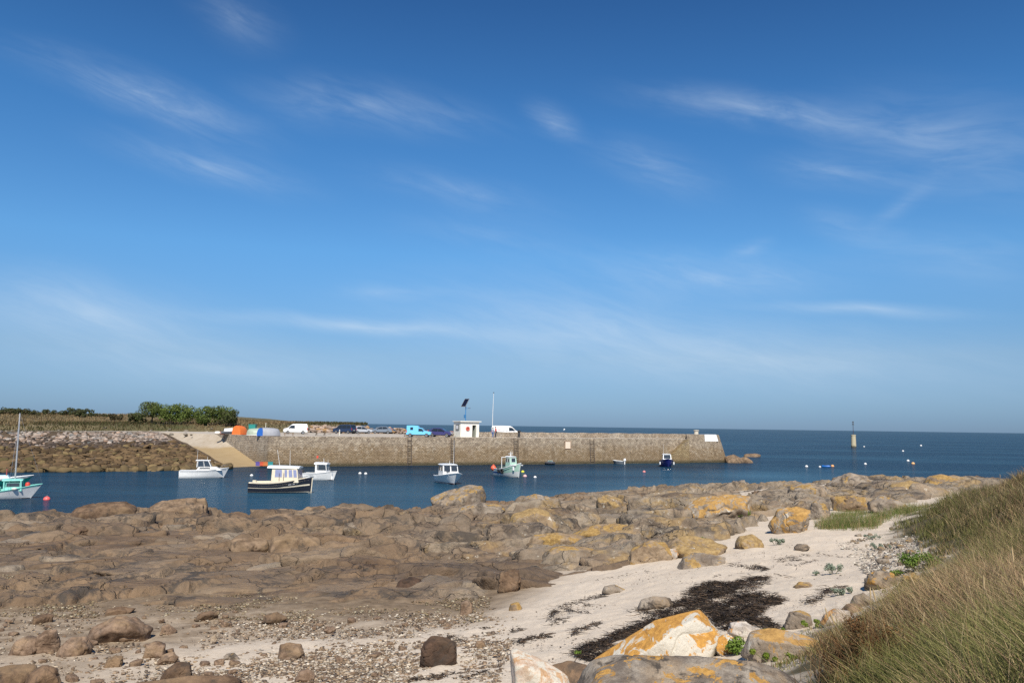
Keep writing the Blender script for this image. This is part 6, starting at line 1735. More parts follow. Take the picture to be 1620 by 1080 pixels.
# --- separate boulders
def boulder(name, label, mat, sil, depth=.75, level=5, seed=0, group=None, sink=.16, p=34, rough=.075, cat='boulder', back=.0, yaw=0.0, lean=.35, gz=None):
    """a boulder whose outline as seen from the shore path is the given convex one; real thickness, rounded edges"""
    sil = np.array(sil, float)
    x0, y0 = sil.min(0); x1, y1 = sil.max(0)
    base = hit((x0 + x1) / 2, y1 - (y1 - y0) * .08) if gz is None else at((x0 + x1) / 2, y1, gz)
    d = math.hypot(base.x, base.y); k = base.length and (Vector((base.x, base.y, base.z - CAM_H)).dot(_F)) / FPX
    w, h = (x1 - x0) * k, (y1 - y0) * k
    cx, cy = (x0 + x1) / 2, (y0 + y1) / 2
    P = np.column_stack([(sil[:, 0] - cx) * k, (cy - sil[:, 1]) * k])
    A = np.sum(P[:, 0] * np.roll(P[:, 1], -1) - np.roll(P[:, 0], -1) * P[:, 1])
    if A < 0: P = P[::-1]
    q = np.random.default_rng(seed + 100)
    dep = w * depth * .5
    pl, of = [], []
    for (ax, az), (bx, bz) in zip(P, np.roll(P, -1, 0)):
        ex, ez = bx - ax, bz - az; L_ = math.hypot(ex, ez)
        if L_ < .02 * w: continue
        nx, nz = ez / L_, -ex / L_; hh = nx * ax + nz * az
        if hh <= 0: continue
        if nz < -.5: hh *= 1.0 + .6
        for t in ((-lean, lean) if nz > .2 else (-.15, .25)):
            t = t + q.normal(0, .08)
            m_ = math.sqrt(1 + t * t); pl.append(np.array([nx, t, nz]) / m_); of.append(hh / m_ * (1 + .10 * abs(t)))
    for t in (-1, 1):
        for _ in range(2):
            n_ = np.array([q.normal(0, .25), t, q.normal(.12, .2)]); n_ /= np.linalg.norm(n_); pl.append(n_); of.append(dep * q.uniform(.85, 1.1))
    for _ in range(7):                                                     # corners knocked off
        n_ = q.normal(0, 1, 3); n_[1] = -abs(n_[1]); n_ /= np.linalg.norm(n_)
        sup = max(n_[0] * ax + n_[2] * az for ax, az in P) * .97 + abs(n_[1]) * dep * .55
        pl.append(n_); of.append(max(sup * q.uniform(.84, .98), .3 * min(dep, h / 2)))
    D, F = DIRS[level]
    pl, of = np.array(pl), np.array(of)
    r_ = soft_rock(D / 1.0, pl, of, p)
    v = D * r_[:, None]
    sc = 1 / w
    dsp = rough * (.9 - 1.5 * np.abs(fbm(v + seed * 3.7, 2.1 * sc, 5, seed))) * .8 + rough * .4 * fbm(v + seed, 9 * sc, 4, seed + 5)
    cr = np.abs(fbm(v + seed * 1.9, 1.7 * sc, 3, seed + 9)); dsp -= rough * 1.3 * np.exp(-(cr / .045) ** 2)
    v = v * (1 + dsp)[:, None]
    fwd = Vector((base.x, base.y)).normalized()
    zoff = h / 2 - h * sink
    v[:, 2] += zoff
    o = mesh_np(name, v, F, mat)
    o.location = (base.x + fwd.x * dep * (.35 + back), base.y + fwd.y * dep * (.35 + back), base.z)
    o.rotation_euler = (0, 0, -math.atan2(base.x, base.y) + yaw)
    tag(o, label, cat, group)
    return o
B = boulder
GC = 'boulders standing out of the rocky outcrop'
B('boulder', 'big pale grey domed boulder highest on the skyline in the middle', G_GREY, [(662, 803), (676, 790), (706, 775), (738, 766), (772, 767), (785, 778), (788, 792), (770, 806)], .7, 6, 1, GC)
B('boulder', 'grey slab boulder just below the big domed one', G_GREY, [(722, 812), (730, 800), (758, 792), (790, 796), (802, 806), (770, 822), (728, 822)], .7, 5, 31, GC)
B('boulder', 'flat brown boulder on the left skyline, left of the higher one', G_BROWN, [(112, 820), (124, 801), (150, 794), (194, 793), (213, 803), (206, 824), (150, 828)], .8, 5, 2, GC)
B('boulder', 'long brown boulder on the left skyline with a dark overhung right end', G_LEFT, [(226, 808), (258, 789), (300, 786), (332, 787), (338, 797), (331, 812), (300, 823), (240, 820)], .6, 6, 3, GC, p=44)
B('boulder', 'squat orange brown knob on the skyline below the charcoal boat', G_LEFT, [(470, 818), (476, 806), (488, 800), (512, 799), (521, 814), (515, 824), (475, 824)], .8, 5, 4, GC)
B('boulder', 'broad grey hump left of the orange brown knob', G_LEFT, [(400, 832), (420, 814), (452, 810), (482, 817), (492, 832), (470, 846), (412, 846)], .7, 5, 5, GC)
B('boulder', 'tilted brown boulder with dark right end below the left skyline', G_BROWN, [(97, 849), (108, 838), (128, 831), (142, 835), (141, 850), (118, 855)], .8, 5, 6, GC)
B('boulder', 'pale rounded block with black stains in the left middle of the outcrop', G_LEFT, [(424, 872), (428, 848), (462, 842), (500, 849), (514, 862), (498, 876), (450, 880)], .7, 5, 7, GC)
B('boulder', 'pinkish grey block wedged left of the pale stained one', G_LEFT, [(362, 868), (366, 852), (392, 848), (420, 852), (424, 868), (400, 880), (370, 880)], .8, 5, 8, GC)
B('boulder', 'upright brown block at the foot of the outcrop right of the dark boulder', G_BROWN, [(788, 932), (789, 906), (800, 898), (819, 899), (824, 916), (820, 934), (804, 940)], .85, 5, 9, GC, p=40)
B('boulder', 'low dark brown boulder lying on the flat rock', G_DARK, [(626, 930), (632, 916), (648, 912), (664, 915), (669, 926), (660, 936), (634, 937)], .8, 5, 10, GC)
B('boulder', 'grey lichened block with a black gap at its left end', G_TAN, [(862, 884), (868, 868), (886, 863), (925, 864), (950, 872), (948, 884), (920, 896), (876, 896)], .6, 5, 11, GC, p=40)
B('boulder', 'huge orange lichened boulder with a green plant at its right side', G_ORANGE, [(1086, 797), (1110, 786), (1150, 780), (1184, 782), (1188, 800), (1180, 820), (1132, 828), (1098, 813)], .6, 6, 12, GC, p=40)
B('boulder', 'orange and grey boulder overhanging the upper end of the sand', G_ORANGE, [(1224, 818), (1232, 804), (1260, 799), (1282, 805), (1277, 826), (1266, 843), (1244, 845), (1234, 834)], .7, 6, 13, GC, p=36)
B('boulder', 'grey slab standing upright beside the orange and grey boulder', G_GREY, [(1281, 818), (1284, 796), (1296, 786), (1312, 787), (1312, 814), (1300, 824)], .5, 5, 14, GC, p=44)
B('boulder', 'flat topped block with rusty top and shaded right end', G_TAN, [(1316, 806), (1316, 786), (1340, 783), (1368, 784), (1377, 800), (1360, 810)], .6, 5, 15, GC, p=26)
B('boulder', 'triangular grey block leaning on the flat topped one', G_GREY, [(1378, 806), (1376, 792), (1396, 782), (1424, 790), (1440, 804), (1410, 812)], .6, 5, 16, GC, p=40)
B('boulder', 'golden brown rounded block near the skyline left of the huge orange boulder', G_GOLD, [(942, 808), (946, 786), (964, 780), (986, 788), (996, 806), (984, 818), (952, 818)], .8, 5, 17, GC)
B('boulder', 'mustard coloured lichened block in the centre of the outcrop', G_GOLD, [(800, 838), (812, 812), (846, 801), (872, 806), (886, 826), (880, 846), (840, 850)], .8, 5, 18, GC, p=36)
B('boulder', 'tan block under the mustard coloured one', G_TAN, [(836, 858), (846, 846), (880, 842), (920, 846), (930, 860), (900, 872), (850, 872)], .7, 5, 19, GC)
B('boulder', 'long tan ledge block right of the mustard coloured one', G_TAN, [(905, 846), (930, 832), (975, 826), (1010, 832), (1018, 846), (980, 858), (920, 858)], .6, 5, 20, GC)
B('boulder', 'grey tan slab dipping into the sand, left of the low orange slab', G_TAN, [(992, 884), (1000, 862), (1026, 848), (1052, 850), (1066, 868), (1056, 888), (1014, 892)], .8, 5, 21, GC, .3, 44, .09)
B('boulder', 'low orange slab at the edge of the sand in mid picture', G_GOLD, [(1046, 872), (1056, 850), (1084, 842), (1124, 845), (1152, 857), (1140, 872), (1080, 880)], .8, 5, 35, GC, .3, 44, .09)
B('boulder', 'flat grey rock sloping into sand below the low orange slab', G_GREY, [(1074, 890), (1084, 872), (1112, 868), (1146, 874), (1150, 886), (1110, 896)], .9, 5, 36, GC, .35, 40, .08)
B('boulder', 'ochre stone half sunk in sand at the right tip of the low orange slab', G_GOLD, [(1162, 862), (1170, 848), (1190, 844), (1206, 853), (1208, 863), (1186, 869)], .9, 5, 22, GC)
B('boulder', 'small pale grey stone angled against the low orange slab', G_PALE, [(1054, 882), (1056, 868), (1068, 866), (1074, 876), (1066, 886)], .8, 4, 23, GC)
B('boulder', 'peaked grey boulder highest on the right skyline', G_GREY, [(1310, 766), (1330, 752), (1346, 746), (1362, 750), (1392, 762), (1384, 776), (1320, 776)], .8, 5, 24, GC)
B('boulder', 'dark cracked block left of the right hand skyline peak', G_GREY, [(1242, 784), (1252, 768), (1280, 762), (1306, 766), (1312, 782), (1280, 792)], .7, 5, 25, GC, p=40)
B('boulder', 'smooth grey tan hump on the right skyline next to the brown reef', G_TAN, [(1462, 766), (1474, 752), (1490, 748), (1510, 754), (1530, 766), (1500, 776)], .9, 5, 26, GC)
B('boulder', 'orange patched block on the right below the skyline peak', G_GOLD, [(1404, 778), (1410, 764), (1440, 758), (1462, 764), (1466, 778), (1430, 786)], .7, 5, 27, GC)
B('boulder', 'narrow brown stone standing at the foot of the rock above the shingle', G_STONE, [(728, 968), (729, 952), (738, 946), (746, 954), (748, 970), (738, 974)], .8, 5, 28, GC)
B('boulder', 'grey skyline block left of the golden brown one', G_GREY, [(822, 800), (828, 784), (846, 780), (870, 784), (886, 796), (870, 806), (836, 808)], .8, 5, 29, GC)

GN = 'large stones in the foreground'
B('lichen_boulder', 'large peaked boulder covered in white and orange lichen in the foreground', G_HERO, [(942, 1052), (948, 1034), (976, 1012), (1036, 994), (1082, 963), (1104, 961), (1122, 982), (1141, 1012), (1130, 1040), (1070, 1056), (980, 1060)], .62, 6, 40, None, .02, 40, .05)
B('stone_slab', 'broad grey slab with orange edges under the white and orange boulder', G_SLAB, [(922, 1092), (932, 1066), (972, 1052), (1080, 1045), (1206, 1047), (1240, 1066), (1250, 1110), (1180, 1150), (980, 1150)], .9, 6, 41, None, .0, 60, .06, 'rock', back=-.5)
B('stone_slab', 'pointed pinkish white slab at the bottom edge', G_PINK, [(803, 1060), (804, 1032), (820, 1029), (862, 1046), (896, 1066), (908, 1100), (860, 1120), (812, 1110)], .6, 6, 42, None, .1, 30, .025, 'rock', back=-.3)
B('stone', 'dark grey rock in the gap between pinkish slab and broad grey slab', G_BROWN, [(864, 1080), (872, 1054), (905, 1046), (938, 1056), (940, 1090), (900, 1104)], .9, 5, 43, None, .1, 18, .05, 'rock', back=-.2)
B('stone', 'small white and brown rock touching the right end of the lichen boulder', G_HERO, [(1133, 1030), (1136, 1008), (1150, 1000), (1166, 1010), (1164, 1030), (1148, 1038)], .8, 5, 44, None, cat='rock')
B('stone', 'pale pinkish rock lying at the right end of the black seaweed', G_PALE, [(1150, 1002), (1156, 985), (1180, 982), (1199, 994), (1190, 1004), (1165, 1007)], .7, 5, 45, None, cat='rock')
B('stone_slab', 'orange and grey slab fringed with green moss beside the grass', G_ORANGE, [(1178, 1034), (1190, 1006), (1220, 998), (1270, 1004), (1304, 1016), (1298, 1038), (1240, 1044)], .7, 6, 46, None, .1, 24, .035, 'rock')
B('stone', 'rounded grey rock split in two near the mossy slab', G_GREY, [(1244, 984), (1250, 968), (1266, 963), (1282, 970), (1284, 986), (1262, 992)], .8, 5, 47, None, cat='rock')
B('stone', 'pale flat rock at the grass edge just right of the split grey one', G_PALE, [(1298, 988), (1306, 972), (1322, 962), (1342, 964), (1346, 980), (1322, 992)], .9, 5, 48, None, cat='rock')
B('stone', 'grey rock with dark left side and pink neighbour at the grass edge', G_GREY, [(1344, 960), (1352, 942), (1366, 936), (1380, 946), (1380, 962), (1360, 968)], .8, 5, 49, None, cat='rock')
B('stone', 'pinkish tan rock half buried under the dark sided grey one', G_STONE, [(1330, 968), (1340, 955), (1356, 952), (1366, 962), (1362, 974), (1344, 976)], .8, 5, 50, None, cat='rock')
B('stone', 'long grey rock at the grass edge below the orange flecked cluster', G_SLAB, [(1368, 926), (1376, 908), (1392, 900), (1412, 904), (1418, 922), (1394, 932)], .8, 5, 51, None, cat='rock')
B('stone', 'orange flecked rock leaning on the grass bank', G_ORANGE, [(1424, 926), (1430, 910), (1446, 904), (1458, 914), (1454, 930)], .8, 5, 52, None, cat='rock')
B('stone', 'brown grey flat rock beside the upper edge of the seaweed', G_GREY, [(1008, 960), (1014, 948), (1036, 942), (1060, 944), (1066, 956), (1044, 966)], .7, 5, 53, None, cat='rock')
B('stone', 'almost black brown block lying alone on the shingle', G_DARK, [(665, 1046), (668, 1022), (682, 1010), (706, 1012), (722, 1022), (722, 1044), (700, 1058), (672, 1056)], .85, 6, 54, None, .06, 20, .06, 'rock')
B('stone', 'flat grey stone on sand below the rock point', G_GREY, [(952, 937), (956, 927), (972, 924), (986, 930), (978, 938)], .8, 4, 55, None, cat='stone')
B('stone', 'low grey stone on sand in front of the grassy nook', G_GREY, [(1256, 866), (1262, 860), (1276, 860), (1282, 866), (1270, 870)], .8, 4, 56, None, cat='stone')
B('stone', 'flat tan stone on sand between seaweed and grass bank', G_TAN, [(1256, 928), (1264, 920), (1280, 920), (1288, 926), (1272, 931)], .8, 4, 57, None, cat='stone')
B('stone', 'tan stone at the tip of the rock above the upper sand', G_TAN, [(804, 964), (808, 954), (820, 952), (827, 962), (816, 968)], .8, 4, 58, None, cat='stone')
B('stone', 'small reddish stone on sand right of the dark block', G_STONE, [(750, 1022), (754, 1013), (764, 1012), (768, 1019), (760, 1025)], .8, 4, 59, None, cat='stone')
L_ = [('light brown squarish stone at the lower left, left of the tall one', G_STONE, [(18, 1032), (24, 1014), (40, 1007), (56, 1010), (58, 1032), (36, 1038)]),
 ('tall brown stone with dark left face at the lower left', G_STONE, [(54, 1030), (58, 1006), (70, 997), (86, 998), (93, 1016), (90, 1032), (66, 1035)]),
 ('low brown stone right of the tall one at the lower left', G_STONE, [(90, 1038), (98, 1020), (110, 1009), (132, 1010), (144, 1026), (140, 1038)]),
 ('largest reddish brown stone of the lower left beach, with a hollow under its left', G_STONE, [(144, 1012), (150, 992), (182, 976), (206, 978), (238, 1000), (234, 1010), (196, 1016)]),
 ('flat slab stone behind the largest reddish one', G_BROWN, [(164, 974), (170, 963), (190, 960), (208, 964), (200, 974)]),
 ('flat brown stone at the edge of the rock, left of the slab stone', G_BROWN, [(52, 986), (54, 975), (70, 971), (82, 974), (82, 984)]),
 ('pinkish stone with dark right face in the left beach', G_STONE, [(228, 1036), (232, 1020), (244, 1015), (259, 1018), (261, 1034), (244, 1042)]),
 ('small wedge stone touching the pinkish one from the right', G_STONE, [(248, 1048), (256, 1036), (272, 1032), (279, 1038), (266, 1049)]),
 ('dark lumpy stone in front of the pinkish one', G_BROWN, [(164, 1056), (170, 1042), (180, 1037), (192, 1040), (192, 1056)]),
 ('double grey brown stone near the bottom edge at left', G_BROWN, [(254, 1076), (262, 1060), (280, 1048), (298, 1052), (302, 1072), (276, 1080)]),
 ('small square pinkish stone right of the largest reddish one', G_STONE, [(254, 1002), (256, 990), (266, 987), (277, 996), (272, 1003)]),
 ('blue grey upright pebble stone on the left beach', G_GREY, [(332, 1016), (334, 1006), (340, 1003), (344, 1010), (342, 1017)]),
 ('grey rounded stone between shingle and the brown block', G_GREY, [(353, 1040), (358, 1034), (370, 1033), (376, 1040), (366, 1045)]),
 ('brown block with a flat top at the bottom, left of centre', G_STONE, [(441, 1040), (443, 1020), (456, 1017), (474, 1020), (481, 1034), (462, 1042)]),
 ('dark flat stone with shaded front on the rock edge left of centre', G_BROWN, [(414, 984), (420, 972), (438, 969), (452, 978), (440, 987)]),
 ('brown flat stone on the shingle edge below the flats', G_BROWN, [(308, 980), (316, 970), (332, 967), (343, 972), (332, 981)]),
 ('brown pebbly stone near the bottom edge in the middle left', G_STONE, [(466, 1074), (474, 1062), (488, 1060), (500, 1070), (488, 1078)]),
 ('long brown rock cut off by the bottom left corner', G_BROWN, [(-60, 1088), (-50, 1066), (10, 1058), (44, 1060), (52, 1078), (0, 1094)]),
 ('olive topped rock at the bottom edge right of the corner one', G_BROWN, [(40, 1084), (48, 1064), (66, 1054), (84, 1060), (92, 1082), (60, 1096)]),
 ('flat dark rock along the bottom edge under the double stone', G_BROWN, [(160, 1098), (200, 1084), (300, 1080), (370, 1086), (390, 1098), (280, 1108)])]
for i, (lb, mt, sl_) in enumerate(L_):
    B('stone', lb, mt, sl_, .75, 5, 60 + i, 'stones on the left beach', .1, 30, .08, 'stone')
# rocks awash at the end of the pier
for i, (lb, sl_) in enumerate((('brown rock against the foot of the pier head', [(1144, 733), (1148, 720), (1160, 716), (1174, 722), (1178, 733)]), ('outer brown rock awash off the pier head', [(1166, 733), (1170, 723), (1180, 720), (1190, 727), (1192, 733)]))):
    B('rock', lb, G_LEFT, sl_, .9, 4, 90 + i, 'rocks off the pier head', cat='rock', gz=-.15)
B('rock', 'low thin reef rock showing behind the pier head rocks', G_LEFT, [(1172, 722), (1180, 717), (1196, 716), (1208, 719), (1200, 723)], .9, 4, 93, 'rocks off the pier head', cat='rock', gz=-.1)
B('rock', 'small dark rock standing in the shallows at the right', G_DARK, [(1214, 774), (1216, 767), (1221, 765), (1224, 770), (1223, 776)], .9, 4, 94, None, cat='rock', gz=-.05)

# --- countable mid-size stones on the shingle: copies of a few
def scatter_stones():
    q = np.random.default_rng(5); src = []
    for i in range(6):
        D, F = DIRS[3]; pl, of = rand_planes(q, 10); v = crag(D, pl, of, 16, (.5, .42, .30), 200 + i, .07); v[:, 2] += .20
        src.append((v, F))
    first = {}
    zones = [([(0, 962), (440, 968), (760, 975), (700, 1075), (0, 1085)], 95, (.10, .26), 'small brown stone scattered on the shingle of the left beach', G_STONE, 'small stones on the left beach'),
             ([(1330, 850), (1450, 830), (1462, 862), (1500, 885), (1430, 930), (1370, 920), (1400, 880)], 60, (.10, .28), 'small grey stone among the shingle along the grass bank', G_GREY, 'small stones along the grass bank')]
    for poly, n, (s0, s1), lb, mt, gp in zones:
        P = np.array(poly, float); k = 0
        x0, y0 = P.min(0); x1, y1 = P.max(0)
        while k < n:
            px, py = q.uniform(x0, x1), q.uniform(y0, y1)
            if inside_dist(np.array([[px, py]]), poly)[0] < 0: continue
            p = hit(px, py); i = int(q.integers(6)); key = (i, gp)
            if key not in first:
                o = mesh_np('stone', src[i][0], src[i][1], mt); first[key] = o
            else:
                o = first[key].copy(); COL.objects.link(o)
            s = q.uniform(s0, s1) * q.uniform(.6, 1.1)
            o.location = (p.x, p.y, p.z - .05 * s); o.rotation_euler = (q.normal(0, .15), q.normal(0, .15), q.uniform(0, 6.28)); o.scale = (s * 1.1, s, s * q.uniform(.7, 1.3))
            tag(o, lb, 'stone', gp); k += 1
scatter_stones()

# --- pebbles, shells and grit
def pebbles(name, poly, n, smin, smax, cols, seed, clump=.6):
    q = np.random.default_rng(seed); P = np.array(poly, float)
    x0, y0 = P.min(0); x1, y1 = P.max(0)
    px, py = q.uniform(x0, x1, n * 5), q.uniform(y0, y1, n * 5)
    ok = inside_dist(np.column_stack([px, py]), poly) > 0
    px, py = px[ok], py[ok]
    f = fbm(np.column_stack([px / 90, py / 30]), 1.0, 4, seed)
    ok = f > q.uniform(-1.3, 1.0, len(px)) * clump + (clump - .6) ; px, py = px[ok][:n], py[ok][:n]
    n = len(px)
    d = np.stack([ray(a, b) for a, b in zip(px, py)])
    t = (CAM_H - 1.7) / -d[:, 2]
    for _ in range(6): t = (CAM_H - ground(d[:, 0] * t, d[:, 1] * t)) / -d[:, 2]
    pos = np.column_stack([d[:, 0] * t, d[:, 1] * t, CAM_H + d[:, 2] * t])
    vs = protos(1)
    off = 0
    V, FF, C = [], [], []
    sz = smin + (smax - smin) * q.random(n) ** 2.6
    kk = q.integers(len(vs), size=n); cc = np.array(cols)[q.integers(len(cols), size=n)] * q.uniform(.6, 1.25, (n, 1))
    a = q.uniform(0, 6.28, n)
    for i in range(n):
        v, F = vs[kk[i]]; v = v * np.array([sz[i] * 1.2, sz[i], sz[i] * .55]); ca, sa = math.cos(a[i]), math.sin(a[i])
        v = np.column_stack([v[:, 0] * ca - v[:, 1] * sa, v[:, 0] * sa + v[:, 1] * ca, v[:, 2]])
        V.append(v + pos[i] + np.array([0, 0, sz[i] * .2])); FF.append(F + off); off += len(v); C.append(np.tile(cc[i], (len(v), 1)))
    tag(mesh_np(name, np.concatenate(V), np.concatenate(FF), attr_mat('pebble', .75, .35), smooth=False, attrs={'tone': np.concatenate(C)}), kind='stuff')
PB = [(.21, .145, .092), (.15, .10, .062), (.28, .205, .135), (.36, .29, .21), (.12, .085, .058), (.25, .175, .105), (.19, .14, .095), (.42, .36, .28)]
pebbles('shingle', [(-20, 960), (440, 958), (700, 965), (830, 962), (800, 1000), (720, 1085), (-20, 1090)], 6000, .008, .05, PB, 1, .30)
pebbles('shingle', [(340, 985), (760, 968), (820, 985), (790, 1085), (300, 1090)], 15000, .006, .048, PB + [(.48, .42, .34)], 2, .56)
pebbles('flats_gravel', [(-20, 905), (430, 905), (600, 915), (780, 945), (760, 985), (-20, 975)], 9000, .010, .05, [(.16, .115, .065), (.24, .185, .10), (.11, .08, .045), (.33, .28, .19), (.19, .13, .075)], 3, .36)
pebbles('bank_shingle', [(1320, 860), (1440, 838), (1468, 862), (1512, 884), (1440, 925), (1380, 915), (1350, 890)], 5200, .008, .055, [(.30, .25, .20), (.40, .35, .28), (.20, .165, .13), (.48, .44, .37)], 4, .6)
pebbles('sand_grit', [(860, 960), (1010, 900), (1300, 850), (1400, 850), (1340, 930), (1220, 1000), (1000, 1010), (780, 1080), (760, 1000)], 2600, .005, .022, [(.26, .20, .15), (.14, .10, .075), (.45, .39, .32), (.09, .07, .05)], 6, .35)

# --- black wrack on the sand: ribbons and fine strands in drifts
def wrack():
    q = np.random.default_rng(9)
    drifts = [([(1082, 952), (1095, 930), (1130, 921), (1150, 925), (1195, 914), (1216, 916), (1206, 928), (1176, 936), (1166, 946), (1132, 950), (1108, 952)], 1500),
              ([(1150, 958), (1166, 946), (1196, 938), (1229, 943), (1226, 954), (1196, 961), (1196, 975), (1206, 984), (1178, 990), (1150, 1000), (1128, 990), (1124, 975), (1140, 966)], 2300),
              ([(1062, 962), (1082, 952), (1130, 954), (1140, 964), (1124, 974), (1104, 966), (1078, 968)], 900), ([(1006, 968), (1040, 960), (1066, 952), (1078, 962), (1070, 976), (1038, 986), (1014, 978)], 520),
              ([(958, 1012), (1000, 990), (1024, 984), (1056, 984), (1062, 974), (1044, 1002), (1000, 1006), (964, 1016)], 800), ([(914, 1036), (935, 1024), (962, 1014), (972, 1022), (944, 1048), (916, 1048)], 900),
              ([(866, 972), (880, 958), (906, 951), (920, 955), (900, 966), (884, 972)], 240), ([(906, 951), (955, 941), (952, 946), (915, 962)], 120), ([(873, 986), (893, 978), (898, 984), (880, 991)], 150),
              ([(898, 1006), (920, 995), (946, 987), (942, 992), (915, 1008)], 200), ([(814, 1018), (835, 1010), (862, 1006), (862, 1011), (840, 1020)], 230), ([(804, 1001), (822, 996), (822, 1000), (806, 1004)], 50),
              ([(1154, 898), (1166, 892), (1180, 896), (1164, 900)], 60), ([(1184, 902), (1190, 894), (1204, 896), (1214, 904), (1200, 906)], 130), ([(1228, 890), (1260, 884), (1296, 890), (1300, 897), (1262, 896), (1234, 898)], 150),
              ([(1266, 953), (1290, 944), (1312, 936), (1332, 926), (1334, 930), (1300, 946), (1270, 955)], 140), ([(1190, 986), (1214, 984), (1226, 992), (1206, 1000)], 160), ([(636, 1084), (700, 1072), (762, 1065), (760, 1071), (690, 1083)], 260),
              ([(1226, 885), (1300, 876), (1330, 880), (1300, 886)], 60), ([(900, 925), (960, 915), (1020, 905), (1020, 910), (950, 925)], 26), ([(1120, 912), (1160, 908), (1240, 912), (1200, 914)], 60), ([(1000, 1000), (1020, 985), (980, 1000)], 60),
              ([(700, 1016), (712, 1008), (736, 1012), (730, 1022)], 90), ([(742, 998), (760, 992), (770, 998), (752, 1002)], 40), ([(960, 860), (1000, 858), (1012, 866), (975, 872)], 160)]
    drifts = [d_ for k_, d_ in enumerate(drifts) if k_ < 6 or k_ in (16, 24)]
    lines = [([(868, 974), (886, 961), (912, 953), (953, 942)], 170, 2.2), ([(888, 960), (905, 966), (926, 968)], 60, 1.4), ([(912, 953), (932, 958)], 30, 1.0), ([(872, 988), (884, 982), (899, 980)], 130, 2.2), ([(878, 966), (872, 975)], 60, 2),
             ([(900, 1006), (920, 996), (946, 987)], 150, 2.0), ([(812, 1018), (835, 1011), (864, 1006)], 190, 2.4), ([(804, 1001), (822, 997)], 36, 1.2), ([(1154, 897), (1166, 893), (1182, 898)], 60, 1.6), ([(1184, 901), (1196, 896), (1210, 903)], 120, 2.4),
             ([(1196, 896), (1214, 902)], 40, 1), ([(1226, 888), (1250, 884), (1272, 890), (1298, 894)], 110, 2.0), ([(1240, 893), (1262, 896), (1290, 889)], 70, 1.4), ([(1226, 885), (1290, 877), (1334, 881)], 40, 1.6), ([(1266, 955), (1290, 949), (1308, 938), (1334, 927)], 130, 1.1), ([(1300, 940), (1316, 932)], 60, 1.6),
             ([(638, 1081), (680, 1074), (722, 1068), (764, 1066)], 300, 2.6), ([(700, 1071), (740, 1074)], 60, 1.6), ([(900, 927), (960, 916), (1020, 905)], 26, 1.2), ([(1120, 913), (1180, 908), (1240, 911)], 50, 1.5), ([(700, 1014), (712, 1009), (732, 1014)], 110, 2.6), ([(742, 999), (768, 994)], 36, 1.2),
             ([(1010, 972), (1040, 962), (1084, 948), (1130, 926)], 200, 1.5), ([(1130, 926), (1160, 922), (1214, 914)], 160, 1.6), ([(960, 1008), (1000, 993), (1056, 980)], 160, 1.6), ([(1100, 940), (1140, 930), (1190, 922)], 90, 1.2), ([(1216, 985), (1228, 992)], 60, 2)]
    V, F, C = [], [], []; b = 0
    def ribbon(p, dd, L, w, a):
        nonlocal b
        a2 = a; pt = Vector((p.x, p.y))
        z = p.z + .008 + abs(q.normal(0, .028)) * min(1, max(dd, 0) / 4 + .3)
        m_ = 6; ring = []; tw = q.uniform(0, 3.14)
        for i in range(m_):
            u = i / (m_ - 1); pt = pt + Vector((math.cos(a2), math.sin(a2))) * L / m_; a2 += q.normal(0, .45); tw += q.normal(0, .5)
            s_ = Vector((-math.sin(a2) * math.cos(tw), math.cos(a2) * math.cos(tw), math.sin(tw) * .8)) * w * (1 - .5 * u)
            zz = z + .02 * math.sin(u * 3.1 + tw) * .8
            ring.extend([(pt.x + s_.x, pt.y + s_.y, zz + s_.z), (pt.x - s_.x, pt.y - s_.y, zz - s_.z)])
        V.extend(ring); F.extend([(b + 2 * i, b + 2 * i + 1, b + 2 * i + 3, b + 2 * i + 2) for i in range(m_ - 1)]); b += 2 * m_
        c = np.array([.024, .017, .012]) * q.uniform(.4, 2.2) + (q.random() < .14) * np.array([.06, .036, .02])
        C.extend([c] * (2 * m_))
    for ln, n, wd in lines:
        ln = np.array(ln, float); sl_ = np.r_[0, np.cumsum(np.hypot(*np.diff(ln, axis=0).T))]
        for _ in range(n):
            u = q.uniform(0, sl_[-1]); k_ = min(np.searchsorted(sl_, u, 'right') - 1, len(ln) - 2); f_ = (u - sl_[k_]) / (sl_[k_ + 1] - sl_[k_])
            pxy = ln[k_] + (ln[k_ + 1] - ln[k_]) * f_
            th_ = q.normal(0, wd * (.5 + .8 * abs(math.sin(u * .21 + wd * 9))))
            p = hit(pxy[0] + q.normal(0, 1), pxy[1] + th_ * .8)
            p0, p1 = hit(*ln[k_]), hit(*ln[k_ + 1]); a = math.atan2(p1.y - p0.y, p1.x - p0.x) + q.normal(0, .35)
            ribbon(p, 2 - abs(th_), q.uniform(.10, .40), q.uniform(.003, .010), a)
    for poly, n in drifts:
        P = np.array(poly, float); x0, y0 = P.min(0); x1, y1 = P.max(0); k = 0; tries = 0
        dirs = (P[np.argmax(P[:, 0])] - P[np.argmin(P[:, 0])])
        while k < n * 2.2 and tries < 60000:
            tries += 1
            px, py = q.uniform(x0, x1) + q.normal(0, 5), q.uniform(y0, y1) + q.normal(0, 1.8)
            dd = inside_dist(np.array([[px, py]]), poly)[0]
            if dd < -2.5 or (dd < 0 and q.random() > .25): continue
            if vnoise(np.array([[(px + 2.2 * py) / 34, (py + .38 * px) / 5.5, 3.3]]), 5)[0] + .5 * vnoise(np.array([[px / 9, py / 4, 1.3]]), 8)[0] < .20 and q.random() < .93: continue
            p = hit(px, py); k += 1
            ribbon(p, dd, q.uniform(.10, .42), q.uniform(.003, .011), q.normal(.7, .75))
    tag(mesh_np('seaweed', np.array(V), np.array(F), attr_mat('dry_wrack', .7, .25), smooth=False, attrs={'tone': np.array(C)}), kind='stuff')
wrack()

